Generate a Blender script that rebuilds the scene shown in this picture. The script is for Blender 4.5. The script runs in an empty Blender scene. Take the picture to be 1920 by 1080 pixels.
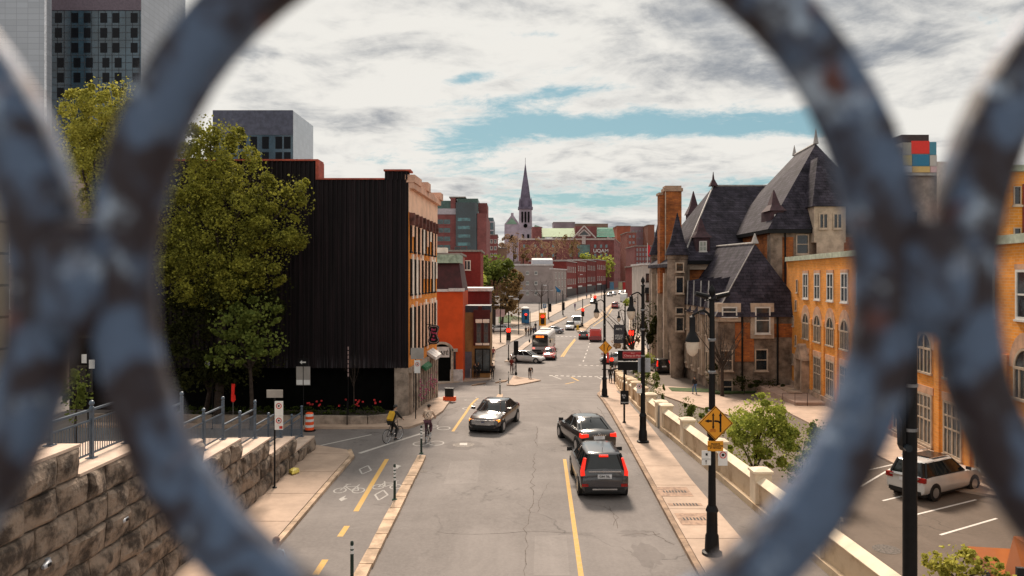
import bpy, bmesh, math, random
from mathutils import Vector, Matrix, noise
R = math.radians
sc = bpy.context.scene
COL = sc.collection
F, CX, HY, CZ = 1400.0, 960.0, 520.0, 12.0

# ------------------------------------------------------------------ camera, sky, sun, exposure
cd = bpy.data.cameras.new('camera'); cam = bpy.data.objects.new('camera', cd); COL.objects.link(cam)
cam.location = (0, 0, CZ); cam.rotation_euler = (R(90), 0, 0)
cd.sensor_width = 36.0; cd.lens = 36.0 * F / 1920.0
cd.shift_y = -(540 - HY) / 1920.0
cd.clip_start = 0.02; cd.clip_end = 6000
cd.dof.use_dof = True; cd.dof.focus_distance = 60.0; cd.dof.aperture_fstop = 7.0
sc.camera = cam
SUN_AZ, SUN_EL = R(-4), R(44)          # azimuth from +Y towards +X
w = bpy.data.worlds.new('World'); sc.world = w; w.use_nodes = True
nt = w.node_tree; N = nt.nodes; L = nt.links
N.clear()

def mth(nt, op, a, b=None, c=None, clamp=False):
    n = nt.nodes.new('ShaderNodeMath'); n.operation = op; n.use_clamp = clamp
    for i, v in enumerate((a, b, c)):
        if v is None: continue
        if isinstance(v, (int, float)): n.inputs[i].default_value = v
        else: nt.links.new(v, n.inputs[i])
    return n.outputs[0]
def mixc(nt, f, a, b, mode='MIX'):
    n = nt.nodes.new('ShaderNodeMix'); n.data_type = 'RGBA'; n.blend_type = mode
    for i, v in ((0, f), (6, a), (7, b)):
        if isinstance(v, (int, float)): n.inputs[i].default_value = v
        elif isinstance(v, tuple): n.inputs[i].default_value = (v[0], v[1], v[2], 1)
        else: nt.links.new(v, n.inputs[i])
    return n.outputs[2]
def smooth(nt, x, a, b):
    n = nt.nodes.new('ShaderNodeMapRange'); n.interpolation_type = 'SMOOTHSTEP'
    nt.links.new(x, n.inputs[0]); n.inputs[1].default_value = a; n.inputs[2].default_value = b
    return n.outputs[0]
def nz(nt, vec, scale, detail=6, rough=.55, dist=0):
    n = nt.nodes.new('ShaderNodeTexNoise'); n.inputs['Scale'].default_value = scale
    n.inputs['Detail'].default_value = detail; n.inputs['Roughness'].default_value = rough
    n.inputs['Distortion'].default_value = dist
    if vec is not None: nt.links.new(vec, n.inputs['Vector'])
    return n.outputs[0]

SEED = 16.2
tc = N.new('ShaderNodeTexCoord'); sp = N.new('ShaderNodeSeparateXYZ'); L.new(tc.outputs['Generated'], sp.inputs[0])
X, Y, Z = sp.outputs
zz = mth(nt, 'ADD', mth(nt, 'ABSOLUTE', Z), 0.13)
cb = N.new('ShaderNodeCombineXYZ'); L.new(mth(nt, 'DIVIDE', X, zz), cb.inputs[0]); L.new(mth(nt, 'DIVIDE', Y, zz), cb.inputs[1]); cb.inputs[2].default_value = SEED
P0 = cb.outputs[0]
yy = mth(nt, 'MAXIMUM', Y, 0.05)
U = mth(nt, 'DIVIDE', X, yy); V = mth(nt, 'DIVIDE', Z, yy)
def blob(u0, v0, su, sv, tilt=0.0):
    du = mth(nt, 'SUBTRACT', U, u0)
    dv = mth(nt, 'SUBTRACT', mth(nt, 'SUBTRACT', V, v0), mth(nt, 'MULTIPLY', du, tilt))
    a = mth(nt, 'POWER', mth(nt, 'ABSOLUTE', mth(nt, 'DIVIDE', du, su)), 2.0)
    b = mth(nt, 'POWER', mth(nt, 'ABSOLUTE', mth(nt, 'DIVIDE', dv, sv)), 2.0)
    return mth(nt, 'EXPONENT', mth(nt, 'MULTIPLY', mth(nt, 'ADD', a, b), -1.0))
n1 = nz(nt, P0, 1.15, 10, .62, .3)
n2 = nz(nt, P0, 3.6, 9, .66, .5)
dens = mth(nt, 'ADD', mth(nt, 'MULTIPLY', n1, .60), mth(nt, 'MULTIPLY', n2, .46))
dens = mth(nt, 'ADD', mth(nt, 'ADD', dens, .10), mth(nt, 'MULTIPLY', nz(nt, P0, 13.0, 6, .7, .3), .14))
for (u0, v0, su, sv, t, amp) in ((.12, .205, .24, .026, .07, .25), (.30, .198, .22, .020, -.02, .17), (.02, .24, .12, .010, .1, .12), (.40, .215, .10, .02, .0, .14), (-.04, .188, .10, .03, .0, .14), (-.06, .268, .03, .010, .1, .19),
                                 (.03, .325, .04, .008, 0, .12), (.13, .108, .30, .020, .0, .22), (-.05, .085, .30, .012, 0, .16), (-.22, .155, .12, .012, 0, .14), (.75, .34, .2, .03, 0, .12)):
    dens = mth(nt, 'SUBTRACT', dens, mth(nt, 'MULTIPLY', blob(u0, v0, su, sv, t), amp))
dens = mth(nt, 'ADD', dens, mth(nt, 'MULTIPLY', blob(0, .03, 3.0, .045), .12))
cover = smooth(nt, dens, .455, .60)
n3 = nz(nt, P0, 2.1, 9, .6, .8)
n4 = nz(nt, P0, 6.5, 6, .6, .4)
sh = mth(nt, 'ADD', mth(nt, 'MULTIPLY', n3, .78), mth(nt, 'MULTIPLY', n4, .42))
for (u0, v0, su, sv, amp) in ((.29, .30, .14, .05, .22), (.62, .33, .3, .07, .20), (-.12, .30, .09, .03, .10), (-.2, .215, .16, .012, .12), (-.33, .30, .06, .05, .05), (.12, .35, .2, .02, .10), (.12, .12, .3, .02, .16), (-.05, .07, .3, .015, .12), (.2, .1, .3, .03, .12)):
    sh = mth(nt, 'ADD', sh, mth(nt, 'MULTIPLY', blob(u0, v0, su, sv), amp))
shade = smooth(nt, sh, .56, .92)
K = 6.5
cloud = mixc(nt, shade, (1.04 * K, 1.01 * K, .945 * K), (.36 * K, .385 * K, .425 * K))
edge = smooth(nt, dens, .47, .75)
cloud = mixc(nt, edge, (1.04 * K, 1.015 * K, .955 * K), cloud)
sky = N.new('ShaderNodeTexSky'); sky.sky_type = 'NISHITA'; sky.sun_disc = False
sky.sun_elevation = SUN_EL; sky.sun_rotation = SUN_AZ; sky.air_density = 1.0; sky.dust_density = 1.0; sky.ozone_density = 1.5
skyc = mixc(nt, 1.0, sky.outputs[0], (.92, 1.12, .98), 'MULTIPLY')
skyc = mixc(nt, .75, skyc, (.215 * K, .39 * K, .47 * K))
fin = mixc(nt, cover, skyc, cloud)
bg = N.new('ShaderNodeBackground'); bg.inputs[1].default_value = 0.1; L.new(fin, bg.inputs[0])
ow = N.new('ShaderNodeOutputWorld'); L.new(bg.outputs[0], ow.inputs[0])

ld = bpy.data.lights.new('sun', 'SUN'); ld.energy = 4.6; ld.angle = R(11); ld.color = (1, .84, .68)
lo = bpy.data.objects.new('sun', ld); COL.objects.link(lo)
sd = Vector((math.sin(SUN_AZ) * math.cos(SUN_EL), math.cos(SUN_AZ) * math.cos(SUN_EL), math.sin(SUN_EL)))
lo.rotation_euler = sd.to_track_quat('Z', 'Y').to_euler(); lo.location = (0, 0, 60)
sc.view_settings.view_transform = 'Standard'; sc.view_settings.look = 'None'
sc.view_settings.exposure = 0.36; sc.view_settings.gamma = 1.0
sc.cycles.use_denoising = True; sc.cycles.max_bounces = 6; sc.cycles.diffuse_bounces = 3; sc.cycles.glossy_bounces = 3
sc.cycles.transparent_max_bounces = 6; sc.cycles.caustics_reflective = False; sc.cycles.caustics_refractive = False

# ------------------------------------------------------------------ helpers
class MB:
    def __init__(s, o=(0, 0, 0)): s.v = []; s.f = []; s.o = Vector(o); s.m = None
    def add(s, vs, fs):
        b = len(s.v)
        for p in vs:
            p = Vector(p)
            if s.m: p = s.m @ p
            s.v.append(p)
        for f in fs: s.f.append([b + i for i in f])
        return s
    def box(s, x0, x1, y0, y1, z0, z1):
        return s.add([(x, y, z) for z in (z0, z1) for y in (y0, y1) for x in (x0, x1)],
              [(0, 2, 3, 1), (4, 5, 7, 6), (0, 1, 5, 4), (2, 6, 7, 3), (0, 4, 6, 2), (1, 3, 7, 5)])
    def cbox(s, x, y, z, sx, sy, sz): return s.box(x - sx / 2, x + sx / 2, y - sy / 2, y + sy / 2, z - sz / 2, z + sz / 2)
    def loft(s, rings, cap=True, closed=False):
        n = len(rings[0]); vs = [p for r in rings for p in r]; fs = []
        m = len(rings)
        for i in range(m if closed else m - 1):
            j = (i + 1) % m
            for k in range(n):
                q = (k + 1) % n
                fs.append((i * n + k, i * n + q, j * n + q, j * n + k))
        if cap and not closed: fs.append(tuple(reversed(range(n)))); fs.append(tuple(range((m - 1) * n, m * n)))
        return s.add(vs, fs)
    def tube(s, pts, rad, n=8, cap=True):
        pts = [Vector(p) for p in pts]
        if not isinstance(rad, (list, tuple)): rad = [rad] * len(pts)
        rings = []; prev = None
        for i, p in enumerate(pts):
            t = (pts[min(i + 1, len(pts) - 1)] - pts[max(i - 1, 0)])
            t = t.normalized() if t.length > 1e-9 else Vector((0, 0, 1))
            if prev is None:
                a = Vector((0, 0, 1)) if abs(t.z) < .9 else Vector((1, 0, 0))
                u = t.cross(a).normalized()
            else:
                u = (prev - t * prev.dot(t)); u = u.normalized() if u.length > 1e-6 else t.orthogonal().normalized()
            v = t.cross(u); prev = u
            rings.append([p + (u * math.cos(2 * math.pi * k / n) + v * math.sin(2 * math.pi * k / n)) * rad[i] for k in range(n)])
        return s.loft(rings, cap)
    def lathe(s, prof, n=12, c=(0, 0)):
        return s.loft([[(c[0] + r * math.cos(2 * math.pi * k / n), c[1] + r * math.sin(2 * math.pi * k / n), z) for k in range(n)] for r, z in prof])
    def prism(s, pts, y0, y1):      # pts (x,z) polygon extruded in y
        n = len(pts)
        return s.add([(x, y0, z) for x, z in pts] + [(x, y1, z) for x, z in pts],
                     [tuple(range(n)), tuple(reversed(range(n, 2 * n)))] + [(k, k + n, (k + 1) % n + n, (k + 1) % n) for k in range(n)])
    def prismx(s, pts, x0, x1):     # pts (y,z)
        n = len(pts)
        return s.add([(x0, y, z) for y, z in pts] + [(x1, y, z) for y, z in pts],
                     [tuple(range(n)), tuple(reversed(range(n, 2 * n)))] + [(k, k + n, (k + 1) % n + n, (k + 1) % n) for k in range(n)])
    def prismz(s, pts, z0, z1):
        n = len(pts)
        return s.add([(x, y, z0) for x, y in pts] + [(x, y, z1) for x, y in pts],
                     [tuple(range(n)), tuple(reversed(range(n, 2 * n)))] + [(k, k + n, (k + 1) % n + n, (k + 1) % n) for k in range(n)])
    def mesh(s, name, m, smooth=False, fix=True):
        me = bpy.data.meshes.new(name)
        me.from_pydata([tuple(p - s.o) for p in s.v], [], s.f)
        if fix:
            bm = bmesh.new(); bm.from_mesh(me); bmesh.ops.recalc_face_normals(bm, faces=bm.faces); bm.to_mesh(me); bm.free()
        if m: me.materials.append(m)
        if smooth:
            for p in me.polygons: p.use_smooth = True
            if smooth != 'all':
                try: me.set_sharp_from_angle(angle=R(40))
                except Exception: pass
        return me
    def build(s, name, m, parent=None, smooth=False, label=None, kind=None, fix=True, loc=None, rz=0):
        o = bpy.data.objects.new(name, s.mesh(name, m, smooth, fix)); COL.objects.link(o)
        o.location = loc if loc is not None else (s.o if parent is None else (0, 0, 0))
        o.rotation_euler.z = rz
        if parent is not None: o.parent = parent
        if label: o['label'] = label
        if kind: o['kind'] = kind
        return o
def tag(o, label, cat, group=None):
    o['label'] = label; o['category'] = cat
    if group: o['group'] = group
    return o
def thing(name, label, cat, loc=(0, 0, 0), rz=0.0, group=None):
    o = bpy.data.objects.new(name, None); COL.objects.link(o); o.location = loc; o.rotation_euler = (0, 0, rz)
    o.empty_display_size = .2
    return tag(o, label, cat, group)
KIDS = {}
def dup(root, loc=None, rz=None, label=None, group=None, scale=None, parent=None):
    c = root.copy(); COL.objects.link(c)
    if loc is not None: c.location = loc
    if rz is not None: c.rotation_euler.z = rz
    if label: c['label'] = label
    if group: c['group'] = group
    if scale: c.scale = (scale,) * 3
    if parent is not None: c.parent = parent
    for ch in root.children: dup(ch, parent=c)
    return c
def inst(name, me, parent, loc, rz=0.0):
    o = bpy.data.objects.new(name, me); COL.objects.link(o); o.location = loc; o.rotation_euler.z = rz; o.parent = parent
    return o

MATS = {}
def _bsdf(name):
    m = bpy.data.materials.new(name); m.use_nodes = True
    return m, m.node_tree, m.node_tree.nodes['Principled BSDF']
def mat(name, c, r=.75, m=0.0, var=.18, sc_=2.0, bump=0.0, bsc=None, spec=.4, em=None, ems=0, c2=None, coat=0, lo_=.35, hi_=.65, det=6):
    if name in MATS: return MATS[name]
    M, t, b = _bsdf(name)
    tcn = t.nodes.new('ShaderNodeTexCoord').outputs['Object']
    f = smooth(t, nz(t, tcn, sc_, det, .65), lo_, hi_)
    ca = tuple(x * (1 - var) for x in c); cb_ = c2 or tuple(min(1, x * (1 + var)) for x in c)
    colr = mixc(t, f, ca, cb_)
    t.links.new(colr, b.inputs['Base Color'])
    b.inputs['Roughness'].default_value = r; b.inputs['Metallic'].default_value = m
    b.inputs['Specular IOR Level'].default_value = spec
    if coat: b.inputs['Coat Weight'].default_value = coat; b.inputs['Coat Roughness'].default_value = .10; b.inputs['Coat IOR'].default_value = 1.8
    if bump:
        bn = t.nodes.new('ShaderNodeBump'); bn.inputs['Strength'].default_value = bump; bn.inputs['Distance'].default_value = .05
        t.links.new(nz(t, tcn, bsc or sc_ * 6, 5, .6), bn.inputs['Height']); t.links.new(bn.outputs[0], b.inputs['Normal'])
    if em:
        b.inputs['Emission Color'].default_value = (*em, 1); b.inputs['Emission Strength'].default_value = ems
    MATS[name] = M; return M
def brick(name, c, c2, mortar=(.35, .3, .26), bw=.44, rh=.15, ms=.012, r=.85, var=.25, vs=.35):
    if name in MATS: return MATS[name]
    M, t, b = _bsdf(name)
    tcn = t.nodes.new('ShaderNodeTexCoord').outputs['Object']
    s = t.nodes.new('ShaderNodeSeparateXYZ'); t.links.new(tcn, s.inputs[0])
    cmb = t.nodes.new('ShaderNodeCombineXYZ'); t.links.new(mth(t, 'ADD', s.outputs[0], s.outputs[1]), cmb.inputs[0]); t.links.new(s.outputs[2], cmb.inputs[1])
    bt = t.nodes.new('ShaderNodeTexBrick'); t.links.new(cmb.outputs[0], bt.inputs['Vector'])
    bt.inputs['Scale'].default_value = 1; bt.inputs['Brick Width'].default_value = bw; bt.inputs['Row Height'].default_value = rh
    bt.inputs['Mortar Size'].default_value = ms; bt.inputs['Color1'].default_value = (*c, 1); bt.inputs['Color2'].default_value = (*c2, 1); bt.inputs['Mortar'].default_value = (*mortar, 1)
    f = smooth(t, nz(t, tcn, vs, 8, .7), .3, .7)
    mx = mixc(t, f, (1 - var,) * 3, (1 + var * .6,) * 3)
    t.links.new(mixc(t, 1.0, bt.outputs[0], mx, 'MULTIPLY'), b.inputs['Base Color'])
    b.inputs['Roughness'].default_value = r; b.inputs['Specular IOR Level'].default_value = .25
    MATS[name] = M; return M

# ------------------------------------------------------------------ lie of the land
ROAD = [(0, 8.45), (22, 8.32), (30, 8.24), (38, 8.22), (44, 8.26), (50, 8.4), (56, 8.95), (63, 9.8), (70, 10.5), (75, 10.88), (80, 11.15), (90, 11.4), (100, 11.4), (107, 11.32),
        (133, 11.4), (150, 11.35), (165, 11.05), (180, 10.1), (200, 8.8), (220, 7.9), (290, 7.15), (380, 6.6), (600, 5.5), (3000, 4.0)]
LOT = [(0, 10.5), (34, 10.2), (43, 10.05), (62, 10.55), (72, 11.0), (85, 11.3), (90, 11.4)]
PAR = [(-30, 9.9), (8, 9.35), (20, 8.95), (26, 8.64), (43, 7.85), (50, 8.05), (60, 8.9), (72, 10.2), (85, 11.6)]
def tab(T, x):
    if x <= T[0][0]: return T[0][1]
    for (a, b), (c, d) in zip(T, T[1:]):
        if x <= c: return b + (d - b) * (x - a) / (c - a)
    return T[-1][1]
def sm(T, x, h):        # slightly rounded profile
    return (tab(T, x - h) + 2 * tab(T, x) + tab(T, x + h)) / 4
def par(y): return sm(PAR, y, 2.5)
def groad(y): return CZ - sm(ROAD, y, 2.0 if y < 120 else 8.0)
def glot(y): return CZ - sm(LOT, y, 2.0) if y < 88 else groad(y)
def G(x, y):
    if y < 88 and x > par(y) + .1:
        return glot(y)
    return groad(y)
def A(px, py, d): return Vector(((px - CX) / F * d, d, CZ - (py - HY) / F * d))
def P(px, py, lot=False):
    g = glot if lot else groad
    lo_, hi_ = 6.0, 900.0
    for _ in range(50):
        m_ = (lo_ * hi_) ** .5
        if HY + F * (CZ - g(m_)) / m_ > py: lo_ = m_
        else: hi_ = m_
    d = lo_; return Vector(((px - CX) / F * d, d, g(d)))
def PX(px, d): return (px - CX) / F * d
def PZ(py, d): return CZ - (py - HY) / F * d
def stations(y0, y1):
    out = [y0]; y = math.floor(y0) + 1
    while y < y1:
        if y > out[-1] + .02: out.append(float(y))
        y += 1 if y < 125 else 5
        if y > 125: y = 5 * math.ceil(y / 5)
    return out
def drape(name, pts, h, m, joints=None, kind='structure', skirt=True, thick=None, gf=None, build=True, mb=None):
    """lay polygon (x,y) list over the land, h above it; with kerb skirts"""
    gf = gf or (lambda x, y: groad(y))
    bm = bmesh.new(); f = bm.faces.new([bm.verts.new((p[0], p[1], 0)) for p in pts])
    ys = [p[1] for p in pts]; y0, y1 = min(ys), max(ys)
    for y in stations(y0, y1)[1:]:
        bmesh.ops.bisect_plane(bm, geom=bm.verts[:] + bm.edges[:] + bm.faces[:], plane_co=(0, y, 0), plane_no=(0, 1, 0))
    if joints:
        k, wd = joints; y = math.ceil(y0 / k) * k
        while y < y1:
            for q in (y, y + wd):
                bmesh.ops.bisect_plane(bm, geom=bm.verts[:] + bm.edges[:] + bm.faces[:], plane_co=(0, q + .17, 0), plane_no=(0, 1, 0))
            y += k
        dele = []
        for f in bm.faces:
            yc = sum(v.co.y for v in f.verts) / len(f.verts) - .17
            if yc % k < wd: dele.append(f)
        bmesh.ops.delete(bm, geom=dele, context='FACES')
    for f in bm.faces:
        if f.normal.z < 0: f.normal_flip()
    if skirt:
        be = [e for e in bm.edges if len(e.link_faces) == 1]
        r = bmesh.ops.extrude_edge_only(bm, edges=be)
        nv = {v for v in r['geom'] if isinstance(v, bmesh.types.BMVert)}
    else: nv = set()
    for v in bm.verts:
        g = gf(v.co.x, v.co.y); v.co.z = g - .05 if v in nv else g + h
    if mb is not None:
        b = len(mb.v); bm.verts.index_update()
        mb.v += [v.co.copy() for v in bm.verts]; mb.f += [[b + v.index for v in f.verts] for f in bm.faces]; bm.free(); return
    bm.normal_update()
    me = bpy.data.meshes.new(name); bm.to_mesh(me); bm.free(); me.materials.append(m)
    o = bpy.data.objects.new(name, me); COL.objects.link(o)
    if kind: o['kind'] = kind
    return o
def text(body, size, m, parent, loc, rot=(R(90), 0, 0), name='lettering', ext=.004, align='CENTER', sx=1.0):
    cu = bpy.data.curves.new(name, 'FONT'); cu.body = body; cu.size = size; cu.extrude = ext; cu.align_x = align; cu.align_y = 'CENTER'
    cu.space_line = .95; cu.offset = size * .012
    o = bpy.data.objects.new(name, cu); COL.objects.link(o)
    dg = bpy.context.evaluated_depsgraph_get(); me = bpy.data.meshes.new_from_object(o.evaluated_get(dg))
    bpy.data.objects.remove(o); me.materials.clear(); me.materials.append(m)
    o = bpy.data.objects.new(name, me); COL.objects.link(o); o.location = loc; o.rotation_euler = rot; o.scale = (sx, 1, 1)
    if parent: o.parent = parent
    return o
# ------------------------------------------------------------------ common materials
def asphalt(name, c, c2, crack=True, tar=True):
    if name in MATS: return MATS[name]
    M, t, b = _bsdf(name)
    tcn = t.nodes.new('ShaderNodeTexCoord').outputs['Object']
    f1 = smooth(t, nz(t, tcn, .22, 8, .7, .6), .35, .65)
    f2 = nz(t, tcn, 9, 6, .8)
    c_ = mixc(t, f1, c, c2)
    mp = t.nodes.new('ShaderNodeMapping'); mp.inputs['Scale'].default_value = (1.4, .09, 1); t.links.new(tcn, mp.inputs[0])
    f3 = smooth(t, nz(t, mp.outputs[0], 1.0, 4, .6), .3, .7)      # wheel tracks
    c_ = mixc(t, mth(t, 'MULTIPLY', f3, .32), c_, tuple(x * .72 for x in c))
    c_ = mixc(t, mth(t, 'MULTIPLY', smooth(t, f2, .3, .75), .35), c_, tuple(min(1, x * 1.35) for x in c2))
    if tar:
        f4 = smooth(t, nz(t, tcn, .16, 9, .75, 1.5), .55, .66)
        f5 = smooth(t, nz(t, tcn, 2.2, 8, .8, .5), .45, .6)
        c_ = mixc(t, mth(t, 'MULTIPLY', mth(t, 'MULTIPLY', f4, f5), .7), c_, tuple(x * .45 for x in c))
    if crack:
        vo = t.nodes.new('ShaderNodeTexVoronoi'); vo.feature = 'DISTANCE_TO_EDGE'; vo.inputs['Scale'].default_value = .17
        nn = t.nodes.new('ShaderNodeTexNoise'); nn.inputs['Scale'].default_value = .7; nn.inputs['Detail'].default_value = 7; t.links.new(tcn, nn.inputs['Vector'])
        va = t.nodes.new('ShaderNodeVectorMath'); va.operation = 'SCALE'; va.inputs['Scale'].default_value = 1.6; t.links.new(nn.outputs['Color'], va.inputs[0])
        vb = t.nodes.new('ShaderNodeVectorMath'); vb.operation = 'ADD'; t.links.new(tcn, vb.inputs[0]); t.links.new(va.outputs[0], vb.inputs[1])
        t.links.new(vb.outputs[0], vo.inputs['Vector'])
        cr = mth(t, 'SUBTRACT', 1.0, smooth(t, vo.outputs[0], .002, .009))
        cr = mth(t, 'MULTIPLY', cr, mth(t, 'MULTIPLY', smooth(t, nz(t, tcn, .35, 3, .5), .46, .66), .6))
        c_ = mixc(t, mth(t, 'MULTIPLY', cr, .7), c_, tuple(x * .3 for x in c))
    t.links.new(c_, b.inputs['Base Color']); b.inputs['Roughness'].default_value = .85; b.inputs['Specular IOR Level'].default_value = .3
    bn = t.nodes.new('ShaderNodeBump'); bn.inputs['Strength'].default_value = .25; bn.inputs['Distance'].default_value = .02
    t.links.new(f2, bn.inputs['Height']); t.links.new(bn.outputs[0], b.inputs['Normal'])
    MATS[name] = M; return M
M_ASPH = asphalt('asphalt', (.142, .125, .118), (.205, .183, .173))
M_LOT = asphalt('lot_asphalt', (.105, .08, .063), (.145, .112, .09), tar=False)
M_WALK = mat('sidewalk_concrete', (.435, .32, .245), .9, var=.16, sc_=1.1, bump=.2, det=9, lo_=.25, hi_=.75)
M_KERB = mat('kerb_concrete', (.46, .33, .23), .9, var=.3, sc_=1.5, bump=.3)
M_KERB2 = mat('kerb_stained', (.28, .19, .13), .9, var=.3, sc_=1.5, bump=.3)
M_YEL = mat('yellow_paint', (.62, .37, .09), .8, var=.16, sc_=6, c2=(.50, .33, .14), lo_=.45, hi_=.7)
M_WHT = mat('road_white', (.62, .58, .54), .8, var=.2, sc_=7, c2=(.38, .34, .31), lo_=.4, hi_=.75)
M_CONC = mat('parapet_concrete', (.42, .29, .18), .9, var=.12, sc_=.9, bump=.2, det=11, c2=(.62, .48, .33), lo_=.3, hi_=.55)
M_CAP = mat('parapet_cap', (.72, .60, .45), .85, var=.12, sc_=1.2)
M_BLK = mat('black_metal', (.004, .004, .005), .5, 0, var=.3, sc_=8, spec=.22)
M_GLS = mat('dark_glass', (.015, .02, .025), .08, 0, var=.5, sc_=.8, spec=.7)
M_GLB = mat('window_glass', (.04, .055, .065), .10, 0, var=.6, sc_=.7, spec=.8)
M_WF = mat('white_frame', (.62, .60, .57), .6, var=.1)
M_STN = mat('grey_stone', (.30, .235, .19), .9, var=.4, sc_=1.3, bump=.4, det=9, c2=(.40, .32, .26))
M_GRN = mat('grass', (.045, .075, .02), .95, var=.4, sc_=3)
M_LEAF = mat('leaf_green', (.10, .125, .02), .8, var=.55, sc_=1.3, spec=.15)

# ------------------------------------------------------------------ ground sheet
def ground():
    ys = [-40 + 2 * i for i in range(20)] + [float(y) for y in range(0, 126)] + [130 + 5 * i for i in range(55)] + [420, 450, 500, 550, 600, 700, 900, 1300, 2000, 3000]
    rows = []; vs = []; fs = []
    for y in ys:
        p = par(y) if y < 88 else par(88)
        xs = [-900, -300, -120, -60, -30, -16, -8, -4, 0, 4, p, p + .22, p + 2, p + 5, 22, 40, 80, 160, 400, 1200]
        rows.append([(x, y, G(x, y)) for x in xs])
    n = len(rows[0])
    for r in rows: vs += r
    for i in range(len(rows) - 1):
        for k in range(n - 1): fs.append((i * n + k, i * n + k + 1, (i + 1) * n + k + 1, (i + 1) * n + k))
    mb = MB(); mb.add(vs, fs); o = mb.build('ground', M_ASPH, kind='structure', fix=False)
    o.data.materials.append(M_LOT)
    for i, pl in enumerate(o.data.polygons):
        k = i % (n - 1); y = rows[i // (n - 1)][0][1]
        if k >= 10 and y < 88: pl.material_index = 1
ground()
W = lambda px, py, lot=False: tuple(P(px, py, lot)[:2])

# left near sidewalk (between stone wall and bike lane)
KL = -7.18
def slab(name, pts, h=.13, m=None, joints=(3.1, .035), gf=None): return drape(name, pts, h, m or M_WALK, joints, gf=gf)
slab('sidewalk', [(-9.6, 4), (KL - .22, 4), (KL - .22, 34.0), (-7.75, 35.1), (-9.6, 36.2)])
slab('kerb', [(KL - .19, 4), (KL, 4), (KL, 34.0), (-7.6, 35.3), (-7.75, 35.0), (KL - .19, 33.9)], .125, M_KERB, (3.1, .03))
# sidewalk before the black building, running up along the brick facade
slab('sidewalk', [W(560, 785), W(735, 790), (-6.05, 44.4), (-5.6, 52.7), (-4.9, 54.5), (-4.15, 55.5), (-4.25, 46), (-4.75, 42.5), (-5.6, 40.6), (-9, 40.5), (-24, 41.0), (-24, 43.4)], .12, None, (2.7, .03))
# bike lane divider kerb in segments
kb = MB()
x = 9.0; rr = random.Random(5)
while x < 33.6:
    l = rr.choice([1.1, 1.25, 1.5, 1.7]); x1 = min(x + l, 34.0)
    xc0 = -4.37 + .006 * (x - 20)
    drape('k', [(xc0 + rr.uniform(-.02, .02), x), (xc0 + .38, x), (xc0 + .38 + rr.uniform(-.02, .02), x1), (xc0, x1)], .13, None, mb=kb); x = x1 + .05
o = kb.build('kerb', M_KERB, fix=False); o['kind'] = 'structure'
slab('kerb', [W(925, 760), W(934, 741.5), W(943, 741.5), W(941, 760)], .12, M_KERB, None)
# right sidewalk (kerb, slabs, asphalt strip, wall footing)
def xk(y): return sm([(4, 5.0), (20, 5.15), (26, 5.32), (38.5, 5.72), (50, 6.1), (58, 6.6), (62, 7.1), (65, 7.8)], y, 1.5)
ysr = list(range(4, 66, 2)) + [65.5]
ln = lambda f, a=0.0: [(f(y) + a, y) for y in ysr]
xs_ = lambda y: min(xk(y) + 1.75 + max(0, (30 - y)) * .03, par(y) - .35)
drape('sidewalk', ln(lambda y: xk(y) + .2) + ln(xs_)[::-1], .13, M_WALK, (2.9, .035))
drape('kerb', ln(xk) + ln(lambda y: xk(y) + .18)[::-1], .128, M_KERB2, (2.9, .02))
drape('pavement', ln(lambda y: xs_(y) + .02) + ln(lambda y: par(y) - .05)[::-1], .105, asphalt('strip_asphalt', (.13, .11, .10), (.19, .165, .15)), None)
drape('sidewalk', [(xk(65.5), 65.5), (par(65.5) - .05, 65.5), (par(72) - .05, 72), (par(82) - .1, 82), (9.6, 80), (8.6, 73)], .12, M_WALK, (2.9, .03))
# drain gratings in the right sidewalk
for i, (y0_, y1_, xa, xb) in enumerate(((27.7, 28.9, 5.55, 6.75), (26.6, 26.9, 5.6, 6.8), (24.6, 25.8, 5.6, 6.8))):
    g = MB(); drape('g', [(xa, y0_), (xb, y0_), (xb, y1_), (xa, y1_)], .136, None, mb=g, skirt=False)
    o = g.build('pavement_grate', mat('grate_frame', (.30, .19, .13), .8, var=.3, sc_=5), fix=False)
    tag(o, ('concrete utility cover with slots, farthest of three in the right sidewalk', 'narrow slotted strip between two utility covers in right sidewalk', 'concrete utility cover with slots, nearest of three in the right sidewalk')[i], 'grate', 'utility covers in the sidewalk')
    s_ = MB(); yc = (y0_ + y1_) / 2
    for k in range(8):
        xx = xa + .18 + k * .115
        drape('g', [(xx, yc - .13), (xx + .055, yc - .13), (xx + .055, yc + .13), (xx, yc + .13)], .141, None, mb=s_, skirt=False)
    s_.build('slots', M_BLK, o, fix=False)
# lot side pavements
gl = lambda x, y: glot(y)
drape('sidewalk', [(20.6, 36), (22.6, 30), (22.3, 25), (24.2, 46), (25.9, 62), (26.6, 71.5), (24, 72), (21.5, 62), (20.8, 48)][0:1] + [(22.9, 34), (24.3, 47), (26.5, 71), (23.0, 71), (21.3, 60), (20.4, 46)], .12, M_WALK, (3.3, .03), gf=gl)
drape('sidewalk', [W(1225, 737, True), W(1290, 760, True), W(1400, 790, True), W(1470, 790, True), W(1470, 758, True), W(1380, 752, True), W(1300, 730, True), W(1230, 724, True)], .12, M_WALK, (3, .03), gf=gl)
drape('lawn', [(15.2, 71), (19.5, 69.5), (27, 71.2), (27, 72.5), (19.7, 72.6), (15.5, 74)], .16, M_GRN, None, gf=gl)
terr = MB(); terr.box(23.0, 26.9, 60.5, 70.2, glot(65) - .5, glot(65) + .55)
o = terr.build('terrace', mat('pink_paving', (.40, .27, .21), .9, var=.15, sc_=1)); o['kind'] = 'structure'
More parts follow.
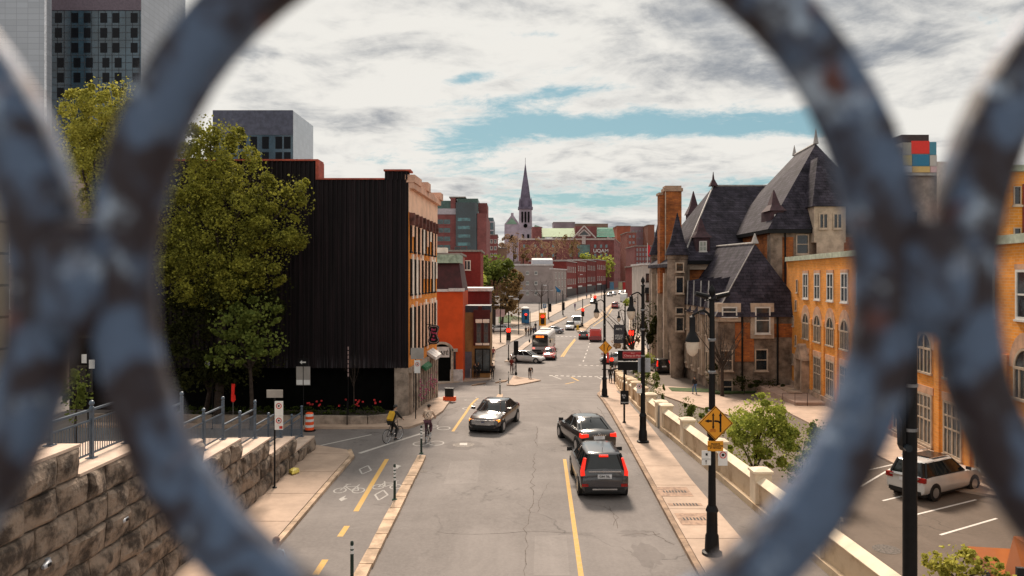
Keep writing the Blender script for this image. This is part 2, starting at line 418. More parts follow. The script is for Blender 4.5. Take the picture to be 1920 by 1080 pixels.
# far side of the junction: pavements, islands, medians (traced on the land)
def far(name, px, h=.12, m=None, joints=(6, .05)): return drape(name, [W(*p) for p in px], h, m or M_WALK, joints)
M_FARW = mat('far_walk', (.43, .34, .27), .9, var=.12, sc_=.5)
far('sidewalk', [(800, 722), (870, 716), (921, 712), (926, 700), (929, 657), (960, 641), (985, 629), (990, 618), (930, 618), (905, 640), (800, 660)], m=M_FARW)
far('sidewalk', [(958, 612), (1026, 598), (1056, 581), (1091, 562.5), (1124, 555), (1148, 549.5), (1148, 547.3), (1112, 552), (1070, 563), (1035, 574), (1000, 587), (958, 598)], m=M_FARW)
far('median', [(977, 659), (1004, 638), (1006, 636), (1004, 634), (985, 643), (966, 659)], m=M_FARW)
far('median', [(1008, 622), (1017, 612), (1063, 594), (1064, 596), (1030, 613), (1016, 623)], m=M_KERB)
far('median', [(1081, 622), (1096, 622), (1106, 611), (1136, 590), (1152, 569), (1149, 569), (1125, 588), (1093, 609)], m=mat('ochre_median', (.40, .29, .20), .9, var=.2, sc_=.6))
far('median', [(1078, 583.5), (1092, 580), (1108, 571.5), (1107, 570.5), (1090, 577)], m=M_KERB)
far('traffic_island', [(950, 723), (965, 724), (1014, 714.5), (1002, 712), (975, 709), (963, 706)], m=M_WALK)
far('traffic_island', [(884, 724), (905, 721), (911, 719.5), (898, 720)], m=M_KERB2)
far('traffic_island', [(928, 719), (948, 716.5), (952, 714), (940, 715)], m=M_KERB2)
far('traffic_island', [(946, 679), (959, 679), (961, 676), (949, 676)], m=M_FARW)
far('lawn', [(935, 606), (985, 604), (986, 598), (960, 592), (935, 592)], m=M_GRN, joints=None)
# right far pavement
far('sidewalk', [(1190, 705), (1225, 722), (1230, 700), (1215, 660), (1196, 620), (1186, 590), (1182, 570), (1178, 570), (1180, 600), (1178, 640)], m=M_FARW)

# ------------------------------------------------------------------ painted markings
def mark(pts, m=M_WHT, name='road_marking', h=.004, lot=False, mb=None):
    return drape(name, pts, h, m, None, skirt=False, gf=(gl if lot else None), mb=mb)
def stripe(a, b, wd, m=M_WHT, h=.004, lot=False, mb=None):
    a = Vector(a[:2]); b = Vector(b[:2]); n_ = (b - a).normalized().orthogonal() * wd / 2
    return mark([tuple(a + n_), tuple(b + n_), tuple(b - n_), tuple(a - n_)], m, h=h, lot=lot, mb=mb)
def marks(fn, m, name='road_marking'):
    mb = MB(); fn(mb); o = mb.build(name, m, fix=False); o['kind'] = 'structure'; return o
def _y(mb):
    stripe((1.62, 12), (2.38, 33.8), .15, mb=mb)
    for (a, b) in (((-5.52, 26.4), (-5.66, 33.8)), ((-5.51, 23.9), (-5.5, 24.9)), ((-5.5, 20.9), (-5.5, 22.0)), ((-5.5, 16.5), (-5.5, 18.0))): stripe(a, b, .19, mb=mb)
    stripe(W(849, 809), W(872, 776), .16, mb=mb); stripe(W(872, 776), W(896, 747), .16, mb=mb)
    for (a, b) in (((1052, 669), (1064, 652)), ((1064, 652), (1078, 635)), ((1056, 669), (1067, 652)), ((1067, 652), (1079, 637)), ((1071, 707), (1085, 714)), ((1078, 716), (1060, 720)),
                   ((1100, 610), (1128, 590)), ((1112, 612), (1140, 592)), ((1128, 590), (1150, 569)), ((1140, 592), (1155, 570))): stripe(W(*a), W(*b), .22, mb=mb)
marks(_y, M_YEL)
def _w(mb):
    stripe(W(674, 850), W(796, 811), .2, mb=mb); stripe(W(589, 838), W(696, 815), .14, mb=mb)
    for i in range(12):      # zebra blocks across the near side of the junction
        x_ = 1030 + i * 10.6; stripe(W(x_, 704.3 + i * .25), W(x_ + 6, 704.4 + i * .25), .7, mb=mb)
    for i in range(5): x_ = 1085 + i * 11; stripe(W(x_, 684.5 + i * .4), W(x_ + 5, 684.7 + i * .4), .5, mb=mb)
    for i in range(7):
        a, b = (1093.5 + i * 2.4, 678 - i * 6.6), (1094.4 + i * 2.4, 675 - i * 6.4); stripe(W(*a), W(*b), .16, mb=mb)
    for i in range(9): x_ = 1036 + i * 8; stripe(W(x_, 631), W(x_ + 4, 631), .8, mb=mb)
    stripe(W(860, 713), W(885, 706), .15, mb=mb); stripe(W(1036, 705), W(1052, 711), .15, mb=mb); stripe(W(1118, 706), W(1128, 711), .15, mb=mb)
marks(_w, M_WHT)
def ring(mb, cx, cy, rx, ry, wd, n=18):
    for k in range(n):
        a0, a1 = 2 * math.pi * k / n, 2 * math.pi * (k + 1) / n
        p = lambda a, r: (cx + (rx - r) * math.cos(a), cy + (ry - r * 1.3) * math.sin(a))
        mark([p(a0, 0), p(a1, 0), p(a1, wd), p(a0, wd)], mb=mb)
def bikemark(mb, cx, cy, s=1.0, fl=1, wd=.055):
    ring(mb, cx - .42 * fl * s, cy, .30 * s, .42 * s, wd); ring(mb, cx + .42 * fl * s, cy, .30 * s, .42 * s, wd)
    q = [(-.42, 0), (-.1, .0), (.3, .6), (-.25, .65), (-.42, 0)]
    for a, b in zip(q, q[1:]): stripe((cx + a[0] * fl * s, cy + a[1] * s), (cx + b[0] * fl * s, cy + b[1] * s), wd, mb=mb)
    stripe((cx - .1 * fl * s, cy), (cx - .28 * fl * s, cy + .95 * s), wd, mb=mb); stripe((cx + .42 * fl * s, cy), (cx + .28 * fl * s, cy + 1.0 * s), wd, mb=mb)
    stripe((cx + .12 * fl * s, cy + 1.0 * s), (cx + .4 * fl * s, cy + 1.0 * s), wd, mb=mb)
def diam(mb, pts, t_=.07):
    v_ = [Vector(W(*p)) for p in pts]
    for a, b in zip(v_, v_[1:] + v_[:1]): stripe(a, b, t_, mb=mb)
def _b(mb):
    bikemark(mb, -4.95 - 1.45 + .1, 28.9, .85, -1); bikemark(mb, -4.92, 29.4, .82, 1)
    diam(mb, [(674, 880), (690, 873), (696, 882), (679, 889)]); diam(mb, [(703, 928), (719, 919), (727, 928), (710, 938)])
    mark([W(635, 936), W(640, 940), W(652, 935), W(645, 934), W(649, 929), W(642, 932)], mb=mb)
    mark([W(739, 877), W(742, 871), W(753, 874), W(748, 876), W(745, 879)], mb=mb)
    for (px, py, s) in ((788, 832, .9), (818, 831, .95), (832, 803, .9), (812, 799, .7), (884, 750, 1.2), (905, 745, 1.3), (902, 757, 1.1), (878, 766, .9)):
        q = W(px, py); ring(mb, q[0], q[1], .42 * s, .55 * s, .07)
marks(_b, mat('worn_white', (.50, .47, .44), .85, var=.1, sc_=9, c2=(.27, .24, .22), lo_=.45, hi_=.75))
def _l(mb):
    for (a, b) in (((1614, 912), (1687, 869)), ((1655, 939), (1692, 930)), ((1717, 965), (1830, 937)), ((1763, 1003), (1869, 972)), ((1829, 1044), (1865, 1031)), ((1572, 1029), (1607, 1038)),
                   ((1612, 1066), (1662, 1079)), ((1625, 882), (1688, 868))): stripe(W(*a, True), W(*b, True), .11, lot=True, mb=mb)
marks(_l, mat('lot_white', (.66, .62, .58), .8, var=.1))
# manholes and patches
def disc(name, px, py, r, m, label, cat='manhole', h=.006, lot=False):
    c = P(px, py, lot); pts = [(c.x + r * math.cos(a), c.y + r * math.sin(a)) for a in [2 * math.pi * k / 20 for k in range(20)]]
    o = drape(name, pts, h, m, None, skirt=False, gf=gl if lot else None, kind=None); return tag(o, label, cat, 'manhole covers')
M_IRON = mat('cast_iron', (.10, .085, .075), .7, .3, var=.5, sc_=12)
disc('manhole_cover', 869, 834, .55, M_IRON, 'round iron manhole cover in the road below the turning sedan')
disc('manhole_cover', 1662, 1030, .5, M_IRON, 'round iron manhole cover in the parking lot', lot=True)
disc('manhole_cover', 795, 884, .16, M_IRON, 'small iron cover beside the bike lane divider')
o = drape('road_patch', [W(862, 831), W(876, 831), W(876, 835), W(862, 835)], .009, M_WHT, None, skirt=False)

# ------------------------------------------------------------------ bridge we stand on and its ring fence
dk = MB(); dk.box(-60, 60, -12, .06, 10.2, 10.6); dk.box(-60, 60, .05, .24, 10.2, 11.80)
o = dk.build('bridge_deck', mat('deck_concrete', (.3, .27, .24), .9)); o['kind'] = 'structure'
def ringmat():
    M, t, b = _bsdf('weathered_iron')
    tcn = t.nodes.new('ShaderNodeTexCoord').outputs['Object']
    f1 = smooth(t, nz(t, tcn, 60, 4, .6, .4), .44, .60); f2 = smooth(t, nz(t, tcn, 95, 5, .65), .54, .68)
    c_ = mixc(t, f1, (.014, .008, .014), (.065, .105, .185)); c_ = mixc(t, mth(t, 'MULTIPLY', f2, .8), c_, (.38, .48, .62))
    f3 = smooth(t, nz(t, tcn, 90, 3, .5), .62, .72); c_ = mixc(t, f3, c_, (.075, .022, .018))
    t.links.new(c_, b.inputs['Base Color']); b.inputs['Roughness'].default_value = .6; b.inputs['Metallic'].default_value = .15
    bn = t.nodes.new('ShaderNodeBump'); bn.inputs['Strength'].default_value = .6; bn.inputs['Distance'].default_value = .002
    t.links.new(nz(t, tcn, 220, 5, .7), bn.inputs['Height']); t.links.new(bn.outputs[0], b.inputs['Normal'])
    return M
MR = ringmat()
FD = .150
fence = thing('ring_fence', 'weathered dark iron bridge railing of touching rings, blurred close to the lens', 'fence', (0, FD, 11.8))
RR = 717 / F * FD; RC = CZ - (525 - HY) / F * FD - 11.8; RX = (946 - CX) / F * FD; RP = 1575 / F * FD; hw = 57 / F * FD
rg = MB()
def rsec(n=64):
    rings = []
    for i in range(n):
        a = 2 * math.pi * i / n; ca, sa = math.cos(a), math.sin(a); r_ = []
        wob = 1 + .05 * math.sin(a * 3 + 1) + .04 * math.sin(a * 7)
        for k in range(12):
            t_ = 2 * math.pi * k / 12; c1, s1 = math.cos(t_), math.sin(t_)
            rr_ = RR + hw * wob * math.copysign(abs(c1) ** .6, c1); yy_ = .0052 * math.copysign(abs(s1) ** .6, s1)
            r_.append((rr_ * ca, yy_, rr_ * sa))
        rings.append(r_)
    return rings
rg.loft(rsec(), closed=True); rme = rg.mesh('ring', MR, 'all')
wl = MB(); wl.lathe([(.0, -.012), (.006, -.0115), (.0085, -.006), (.0085, .006), (.006, .0115), (.0, .012)], 14); wme = wl.mesh('weld_collar', MR, 'all')
for k in range(-12, 13):
    inst('ring', rme, fence, (RX + k * RP, 0, RC))
    inst('weld_collar', wme, fence, (RX + (k + .5) * RP, 0, RC))
rl = MB(); ro = RR + hw + .006
for z_ in (RC - ro, RC + ro): rl.box(-13 * RP, 13 * RP, -.011, .011, z_ - .006, z_ + .006)
rl.build('rail', MR, fence)
# ------------------------------------------------------------------ cracks and seams in the old asphalt
def crackline(mb, pts, wd, seed):
    rr = random.Random(seed); P_ = []
    for a, b in zip(pts, pts[1:]):
        a, b = Vector(W(*a)), Vector(W(*b)); n = max(2, int((b - a).length / .35))
        for i in range(n): P_.append(a.lerp(b, i / n) + Vector((rr.gauss(0, .045), rr.gauss(0, .03))))
    P_.append(b)
    for a, b in zip(P_, P_[1:]):
        w_ = wd * rr.uniform(.25, .95); stripe(a, b + (b - a) * .08, w_, mb=mb, h=.003)
def _c(mb):
    for k, (pts, wd) in enumerate((([(1003, 850), (1000, 880), (997, 905), (1001, 925), (996, 950), (990, 975), (985, 1000), (988, 1040), (984, 1079)], .035), ([(815, 998), (860, 1001), (920, 1001), (984, 997), (1040, 998), (1110, 1000)], .035),
          ([(1025, 905), (1020, 925), (1012, 940), (1008, 960)], .03), ([(1143, 950), (1155, 970), (1150, 985)], .03), ([(1100, 885 + 60), (1130, 950), (1150, 962), (1158, 990)], .03), ([(1240, 1000), (1215, 1002), (1190, 1000), (1165, 1005)], .06), ([(1262, 1020), (1240, 1010), (1228, 998), (1210, 996)], .05),
          ([(860, 790), (905, 786)], .03), ([(1005, 800), (1008, 812), (1004, 823), (1006, 838)], .05), ([(820, 774), (840, 768), (862, 762)], .06), ([(818, 800), (826, 785), (838, 776)], .05), ([(560 + 300, 832), (880, 829), (886, 833), (880, 838), (858, 838), (856, 832)], .04), ([(1045, 727), (1075, 724), (1100, 728)], .08), ([(1120, 764), (1128, 772), (1133, 785)], .05), ([(1070, 772), (1085, 768), (1095, 778)], .05), ([(700, 946), (720, 944), (745, 950)], .02), ([(1010, 772), (1050, 775), (1060, 770)], .03))): crackline(mb, pts, wd, k)
marks(_c, mat('crack_tar', (.10, .08, .07), .9, var=.4, sc_=9), 'road_crack')
# darker repair patches and stains of real bitumen laid on the road
def blobpts(px, py, rx, ry, seed, n=22):
    rr = random.Random(seed); c = P(px, py); return [(c.x + rx * (1 + rr.uniform(-.28, .28)) * math.cos(6.2832 * k / n), c.y + ry * (1 + rr.uniform(-.28, .28)) * math.sin(6.2832 * k / n)) for k in range(n)]
M_PATCH = asphalt('patch_asphalt', (.110, .096, .090), (.17, .150, .142), crack=False); M_PATCH2 = asphalt('patch_asphalt_light', (.165, .147, .138), (.228, .204, .193), crack=False)
def _p(mb):
    for k, (px, py, rx, ry) in enumerate(((1215, 1040, .42, .9), (1190, 1000, .5, .35), (1170, 840, .35, 1.1), (872, 834, .95, .9), (1085, 730, 1.6, .9), (835, 772, .7, 1.4), (1040, 728, .9, .5))): mark(blobpts(px, py, rx, ry, k), mb=mb, h=.0015)
marks(_p, M_PATCH, 'road_patch')
def _q(mb):
    mark([W(1003, 1005), W(1062, 1003), W(1068, 1079), W(1000, 1079)], mb=mb, h=.0012); mark([W(845, 865), W(900, 863), W(895, 905), W(832, 908)], mb=mb, h=.0012); mark([W(1010, 800), W(1045, 800), W(1050, 830), W(1008, 832)], mb=mb, h=.0012)
marks(_q, M_PATCH2, 'road_patch')
# ------------------------------------------------------------------ buildings: generic
WIN = {}
def winmesh(w_, h_, style, fm, gm, proud=.07):
    key = (round(w_, 2), round(h_, 2), style, fm.name if fm else '', gm.name)
    if key in WIN: return WIN[key]
    fr = MB(); gl_ = MB(); t_ = min(.12, w_ * .12); hw_ = w_ / 2; pr = proud
    if style == 'arch':
        n = 10; zc = h_ - hw_
        out = [(-hw_, 0), (hw_, 0)] + [(hw_ * math.cos(a), zc + hw_ * math.sin(a)) for a in [math.pi * k / n for k in range(n + 1)]]
        gl_.prism(out, -.015, -.01)
        for (xa, xb) in ((-hw_, -hw_ + t_), (hw_ - t_, hw_), (-t_ * .5, t_ * .5), (-hw_ * .5 - t_ * .3, -hw_ * .5 + t_ * .3), (hw_ * .5 - t_ * .3, hw_ * .5 + t_ * .3)): fr.box(xa, xb, -pr, 0, 0, zc + (hw_ * .8 if abs(xa + xb) < hw_ else 0))
        fr.box(-hw_, hw_, -pr - .01, 0, zc - t_ * .5, zc + t_ * .5); fr.box(-hw_ - .08, hw_ + .08, -pr - .06, 0, -.12, 0)
        for k in range(n):
            a0, a1 = math.pi * k / n, math.pi * (k + 1) / n
            q = [(r_ * math.cos(a), zc + r_ * math.sin(a)) for a, r_ in ((a0, hw_ - t_), (a0, hw_), (a1, hw_), (a1, hw_ - t_))]
            fr.prism(q, -pr, 0)
    else:
        gl_.box(-hw_ + .01, hw_ - .01, -.015, -.01, .01, h_ - .01)
        fr.box(-hw_, -hw_ + t_, -pr, 0, 0, h_); fr.box(hw_ - t_, hw_, -pr, 0, 0, h_)
        fr.box(-hw_ + t_, hw_ - t_, -pr, 0, h_ - t_, h_); fr.box(-hw_ + t_, hw_ - t_, -pr, 0, 0, t_)
        fr.box(-hw_ - .06, hw_ + .06, -pr - .05, 0, -.1, -.002)
        if style in ('sash', 'double', 'quad'): fr.box(-hw_ + t_, hw_ - t_, -pr + .01, 0, h_ * .5 - t_ * .35, h_ * .5 + t_ * .35)
        if style in ('double', 'quad', 'mull'): fr.box(-t_ * .5, t_ * .5, -pr + .012, 0, t_, h_ - t_)
        if style == 'quad':
            for s in (-1, 1): fr.box(s * hw_ * .5 - t_ * .25, s * hw_ * .5 + t_ * .25, -pr + .014, 0, t_, h_ - t_)
            fr.box(-hw_ + t_, hw_ - t_, -pr + .011, 0, h_ * .72, h_ * .72 + t_ * .7)
        if style == 'strip':
            nn = max(2, int(w_ / 1.5))
            for k in range(1, nn): x_ = -hw_ + k * w_ / nn; fr.box(x_ - .05, x_ + .05, -pr + .01, 0, t_, h_ - t_)
    WIN[key] = (fr.mesh('window', fm or gm), gl_.mesh('pane', gm)); return WIN[key]
def put(root, x, y, z, w_, h_, style='sash', fm=None, gm=None, face='front', name='window'):
    a, b = winmesh(w_, h_, style, fm or M_WF, gm or M_GLB)
    rz = {'front': 0, 'right': R(90), 'left': R(-90), 'back': R(180)}[face]
    o = inst(name, a, root, (x, y, z), rz); inst('pane', b, o, (0, 0, 0)); return o
def grid(root, x0, x1, z0, z1, nc, nr, w_, h_, style='sash', fm=None, gm=None, face='front', other=0.0, skip=0, sd=1):
    rr = random.Random(sd)
    for j in range(nr):
        for i in range(nc):
            if skip and rr.random() < skip: continue
            x_ = x0 + (x1 - x0) * (i + .5) / nc; z_ = z0 + (z1 - z0) * (j + .5) / nr - h_ / 2
            if face == 'front': put(root, x_, other, z_, w_, h_, style, fm, gm)
            else: put(root, other, x_, z_, w_, h_, style, fm, gm, face)
def block(name, label, cat, p0, p1, zb, zt, depth, wall, group=None, roofm=None, cop=.25, coph=.35, grade=True):
    p0 = Vector((p0[0], p0[1])); p1 = Vector((p1[0], p1[1])); d = p1 - p0; Ln = d.length; rz = math.atan2(d.y, d.x)
    root = thing(name, label, cat, (p0.x, p0.y, zb), rz, group)
    H = zt - zb
    m = MB(); m.box(0, Ln, 0, depth, -2.0, H); m.build('wall', wall, root)
    if coph:
        c = MB(); c.box(-cop, Ln + cop, -cop, depth + cop, H, H + coph); c.build('roof', roofm or mat('coping', (.25, .22, .2), .8), root)
    root['L'] = Ln
    return root, Ln, H
def fb(name, label, cat, x0, x1, yt, yb, d, depth, wall, **k):   # front-facing block from its pixel extents at depth d
    zb = PZ(yb, d) if yb else groad(d)
    return block(name, label, cat, (PX(x0, d), d), (PX(x1, d), d), zb, PZ(yt, d), depth, wall, **k)

M_BR_O = brick('orange_brick', (.80, .31, .045), (.66, .245, .036), mortar=(.66, .36, .16), bw=.42, rh=.14)
M_BR_F = brick('bright_orange_brick', (.82, .29, .04), (.68, .23, .035), mortar=(.58, .26, .09), bw=.42, rh=.14)
M_BR_R = brick('red_brick', (.24, .040, .035), (.18, .032, .03), mortar=(.18, .07, .06), bw=.6, rh=.2)
M_BR_P = brick('plum_brick', (.25, .085, .08), (.21, .07, .07), mortar=(.24, .12, .11), bw=.8, rh=.3)
M_BR_D = brick('dark_red_brick', (.085, .018, .018), (.07, .014, .014), mortar=(.07, .025, .02), bw=.45, rh=.15)
M_PEACH = mat('peach_panel', (.86, .56, .40), .8, var=.12, sc_=.8)
M_CREAM = mat('cream_panel', (.84, .74, .64), .8, var=.1, sc_=.8)
M_SID = mat('black_siding', (.008, .006, .008), .8, .0, var=.3, sc_=1.2, spec=.10, c2=(.020, .014, .016), det=9)
def _siding():
    M, t, b = _bsdf('black_siding_ribbed'); tcn = t.nodes.new('ShaderNodeTexCoord').outputs['Object']
    mp = t.nodes.new('ShaderNodeMapping'); mp.inputs['Scale'].default_value = (5.0, 5.0, .12); t.links.new(tcn, mp.inputs[0])
    f = smooth(t, nz(t, mp.outputs[0], 1.0, 6, .7), .35, .70); g = smooth(t, nz(t, tcn, .25, 4, .6), .35, .7)
    c_ = mixc(t, f, (.004, .003, .004), (.026, .016, .019)); c_ = mixc(t, mth(t, 'MULTIPLY', g, .5), c_, (.006, .0045, .006))
    s = t.nodes.new('ShaderNodeSeparateXYZ'); t.links.new(tcn, s.inputs[0])
    st = mth(t, 'MULTIPLY', smooth(t, nz(t, mp.outputs[0], 2.2, 5, .6), .5, .62), mth(t, 'MULTIPLY', smooth(t, s.outputs[2], 3.9, 3.0), smooth(t, nz(t, tcn, .35, 2, .5), .4, .6)))
    c_ = mixc(t, mth(t, 'MULTIPLY', st, .8), c_, (.09, .085, .095))
    t.links.new(c_, b.inputs['Base Color']); b.inputs['Roughness'].default_value = .7; b.inputs['Specular IOR Level'].default_value = .2
    return M
M_SID = _siding()
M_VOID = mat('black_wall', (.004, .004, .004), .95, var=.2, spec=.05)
M_SLATE = None

# -- black sided apartment building with brick street front
bx0, bz0 = -20.8, 3.70
ap = thing('apartment_building', 'four storey building with black corrugated side wall and orange brick street front', 'building', (-6.1, 44, bz0))
def corr(x0, x1, z0, z1, y0=0.0, pitch=.27, dp=.10):
    m = MB(); n = int((x1 - x0) / pitch); vs = []; fs = []
    prof = []
    for i in range(n + 1):
        x_ = x0 + i * pitch
        prof += [(x_, y0), (x_ + pitch * .55, y0), (x_ + pitch * .65, y0 - dp), (x_ + pitch * .9, y0 - dp)]
    prof = [p for p in prof if p[0] <= x1] + [(x1, y0)]
    for x_, y_ in prof: vs += [(x_, y_, z0), (x_, y_, z1)]
    for i in range(len(prof) - 1): fs.append((2 * i, 2 * i + 2, 2 * i + 3, 2 * i + 1))
    m.add(vs, fs); return m
zt_main, zt_c, zt_l = 17.75 - bz0, 18.25 - bz0, 18.85 - bz0
zs = 6.66 - bz0
X0 = bx0 + 6.1
m = corr(X0, 0, zs, zt_main); c_ = corr(-1.4, 0, zt_main, zt_c); m.add(c_.v, c_.f); c_ = corr(X0, -5.35, zt_main, zt_l); m.add(c_.v, c_.f)
m.build('siding', M_SID, ap, fix=False)
th = math.atan2(.6, 10.5)
m = MB(); m.box(X0, -.03, .03, 10.0, zs, zt_main); m.box(X0, -.8, .9, 10.0, -1, zs); m.box(-1.38, -.04, .04, .86, zt_main, zt_c); m.box(X0, -5.38, .04, 1.1, zt_main, zt_l); m.build('wall', M_VOID, ap)
m = MB(); m.box(-5.35, -1.4, -.12, .4, zt_main, zt_main + .09); m.box(-1.45, .15, -.14, .9, zt_c, zt_c + .10); m.box(X0, -5.3, -.12, 1.2, zt_l, zt_l + .10); m.box(-5.45, -5.27, -.1, 1.2, zt_main, zt_l)
m.build('parapet_trim', mat('rust_trim', (.36, .07, .04), .7, var=.3, sc_=2), ap)
m = MB()
for a, b, c, d_ in ((-.82, .0, -.02, .9),): m.box(a, b, c, d_, -1.0, zs)
m.build('corner_pier', M_STN, ap)
# street front, in a frame turned 3.3 degrees
fr = bpy.data.objects.new('street_front', MB().box(0, 10.6, 0, 8, zs, 17.6 - bz0).mesh('street_front', M_BR_F)); COL.objects.link(fr); fr.parent = ap; fr.rotation_euler.z = R(90) - th; fr.location = (.0, .02, 0)
def sub(name, mb, m, par_): o = bpy.data.objects.new(name, mb.mesh(name, m)); COL.objects.link(o); o.parent = par_; return o
Hf = 17.6 - bz0
m = MB(); m.box(-.0, 10.7, -.30, 0, Hf - .35, Hf); m.box(-.05, 2.3, -.38, .2, Hf, Hf + .45); m.box(4.2, 5.4, -.42, .2, Hf, Hf + .55); m.box(9.7, 10.9, -.42, .2, Hf, Hf + .5); m.box(2.3, 4.2, -.26, .2, Hf, Hf + .16); m.box(5.4, 9.7, -.26, .2, Hf, Hf + .16)
sub('cornice', m, mat('cornice_stone', (.62, .37, .27), .8, var=.2, sc_=1), fr)
m = MB(); m.box(0, 10.62, -.05, 0, Hf - 1.75, Hf - .35); sub('frieze', m, M_PEACH, fr)
m = MB(); m.box(.2, 10.0, -.14, 0, Hf - 2.25, Hf - 1.76)
for k in range(8): m.box(.3 + k * 1.3, .55 + k * 1.3, -.3, 0, Hf - 2.5, Hf - 1.77)
sub('stone_band', m, mat('dark_band', (.13, .055, .045), .9, var=.5, sc_=3), fr)
m1, m2 = MB(), MB(); rr = random.Random(3)
for (za, zb_) in ((13.55, 15.1), (11.0, 13.1), (7.5, 10.2)):
    for k in range(8):
        x_ = .35 + k * 1.28 + rr.uniform(-.06, .06)
        o = put(fr, x_ + .25, 0, za - bz0, .36, zb_ - za, 'plain', M_BLK, M_GLS, name='window')
        tgt = MB(); tm_ = M_PEACH if rr.random() < .55 else M_CREAM
        hz = zb_ - bz0 + rr.choice([0, .15, .3])
        tgt.box(x_ + .52, x_ + .52 + rr.uniform(.3, .55), -.09, 0, (za - bz0) - rr.choice([0, .3, -.5, -.9]), hz)
        sub('cladding_panel', tgt, tm_, fr); m2 = MB()
        if rr.random() < .35: sub('cladding_panel', m2.box(x_ + .02, x_ + .48, -.075, 0, zb_ - bz0 - .0, zb_ - bz0 + .34), M_CREAM, fr)
m = MB(); m.box(0.0, 10.6, .02, .85, -1.5, zs); 
for k in range(12): m.box(.35 + k * .88, .75 + k * .88, -.12, .1, -1.5, zs - .3)
m.box(0, 10.6, -.16, .1, zs - .3, zs); sub('ground_floor_wall', m, M_STN, fr)
for k in range(11):
    put(fr, .97 + k * .88 + .02, .02, .55, .4, zs - 1.2, 'plain', M_BLK, M_GLS, name='window')
m = MB(); m.add([(0, 0, 0), (2.6, 0, 0), (2.6, -.6, -.4), (0, -.6, -.4), (0, 0, -.2), (2.6, 0, -.2), (2.6, -.6, -.6), (0, -.6, -.6)], [(0, 1, 2, 3), (7, 6, 5, 4), (0, 3, 7, 4), (1, 5, 6, 2), (3, 2, 6, 7), (0, 4, 5, 1)])
m.v = [v + Vector((6.3, 0, zs + .35)) for v in m.v]; sub('awning', m, mat('awning_cloth', (.62, .58, .56), .8), fr)
m = MB(); m.add([(0, 0, 0), (2.4, 0, 0), (2.4, -.4, -.3), (0, -.4, -.3), (0, 0, -.15), (2.4, 0, -.15), (2.4, -.4, -.5), (0, -.4, -.5)], [(0, 1, 2, 3), (7, 6, 5, 4), (0, 3, 7, 4), (1, 5, 6, 2), (3, 2, 6, 7), (0, 4, 5, 1)])
m.v = [v + Vector((3.6, 0, zs - .15)) for v in m.v]; sub('awning', m, mat('green_cloth', (.02, .12, .05), .8), fr)
m = MB(); rr = random.Random(8)
for k in range(70):
    c_ = Vector((rr.choice([2.9, 4.7, 6.6, 8.4]) + rr.gauss(0, .22), -.22 + rr.gauss(0, .06), .9 + rr.gauss(0, .35) + rr.random() * .6)); s_ = .07
    m.cbox(c_.x, c_.y, c_.z, s_, s_, s_)
sub('wall_flowers', m, mat('pink_flowers', (.45, .12, .22), .9, var=.5, sc_=9), fr)
# hanging sign
hs = thing('hanging_sign', 'black waisted hanging bar sign with pink lettering on the brick front', 'sign', A(813, 627, 49.5))
prof = [(.0, .62), (.26, .60), (.37, .5), (.36, .38), (.27, .12), (.25, -.02), (.28, -.15), (.38, -.38), (.36, -.52), (.22, -.62), (0, -.66)]
full = prof + [(-x_, z_) for x_, z_ in prof[1:-1]][::-1]
MB().prism(full, -.07, .07).build('sign_board', M_BLK, hs)
t_ = [Vector((x_ * .84, -.075, z_ * .86)) for x_, z_ in full]; MB().tube(t_ + [t_[0]], .011, 5).build('sign_outline', mat('pink_outline', (.6, .45, .45), .6), hs)
pk = mat('pink_letters', (.62, .06, .16), .6)
for i, s_ in enumerate(('Bad', 'Thing', '&', 'Bar')): text(s_, .2, pk, hs, (0, -.08, .33 - i * .22))
MB().box(-.9, 0, -.02, .02, .64, .68).build('bracket', M_BLK, hs)
# small roadside signs fixed near the corner
def signpost(label, x, y, zb, H, plates, pm=None, r=.03, group='sign posts'):
    t_ = thing('sign_post', label, 'sign', (x, y, zb), 0, group)
    MB().tube([(0, 0, 0), (0, 0, H)], r, 8).build('post', pm or M_BLK, t_)
    MB().lathe([(r * 2.6, 0), (r * 2.6, .05), (r, .07)], 10).build('base_plate', pm or M_BLK, t_)
    for (dx, dz, w_, h_, mm, extra) in plates:
        pr = MB().box(dx - w_ / 2, dx + w_ / 2, -r - .03, -r, dz, dz + h_).build('sign_plate', mm, t_)
        if extra == 'no':
            MB().tube([(dx + w_ * .3 * math.cos(a), -r - .034, dz + h_ * .68 + w_ * .3 * math.sin(a)) for a in [math.pi * 2 * k / 16 for k in range(17)]], .016, 4).build('ring_symbol', mat('sign_red', (.55, .03, .02), .5), pr)
            MB().cbox(dx, -r - .034, dz + h_ * .68, w_ * .2, .006, w_ * .2).build('symbol', M_BLK, pr)
    return t_
M_SGW = mat('sign_white', (.70, .70, .69), .5, var=.05)
M_SGG = mat('sign_grey_back', (.32, .30, .28), .5, .2, var=.1)
M_SGR = mat('sign_red', (.55, .03, .02), .5)
p = P(770, 795); signpost('grey sign box and no-stopping plate on a thin post at the brick building corner', -5.55, 43.0, groad(43), 4.3, ((.1, 3.55, .75, .65, M_SGG, ''), (.1, 2.75, .34, .75, M_SGW, 'no')))

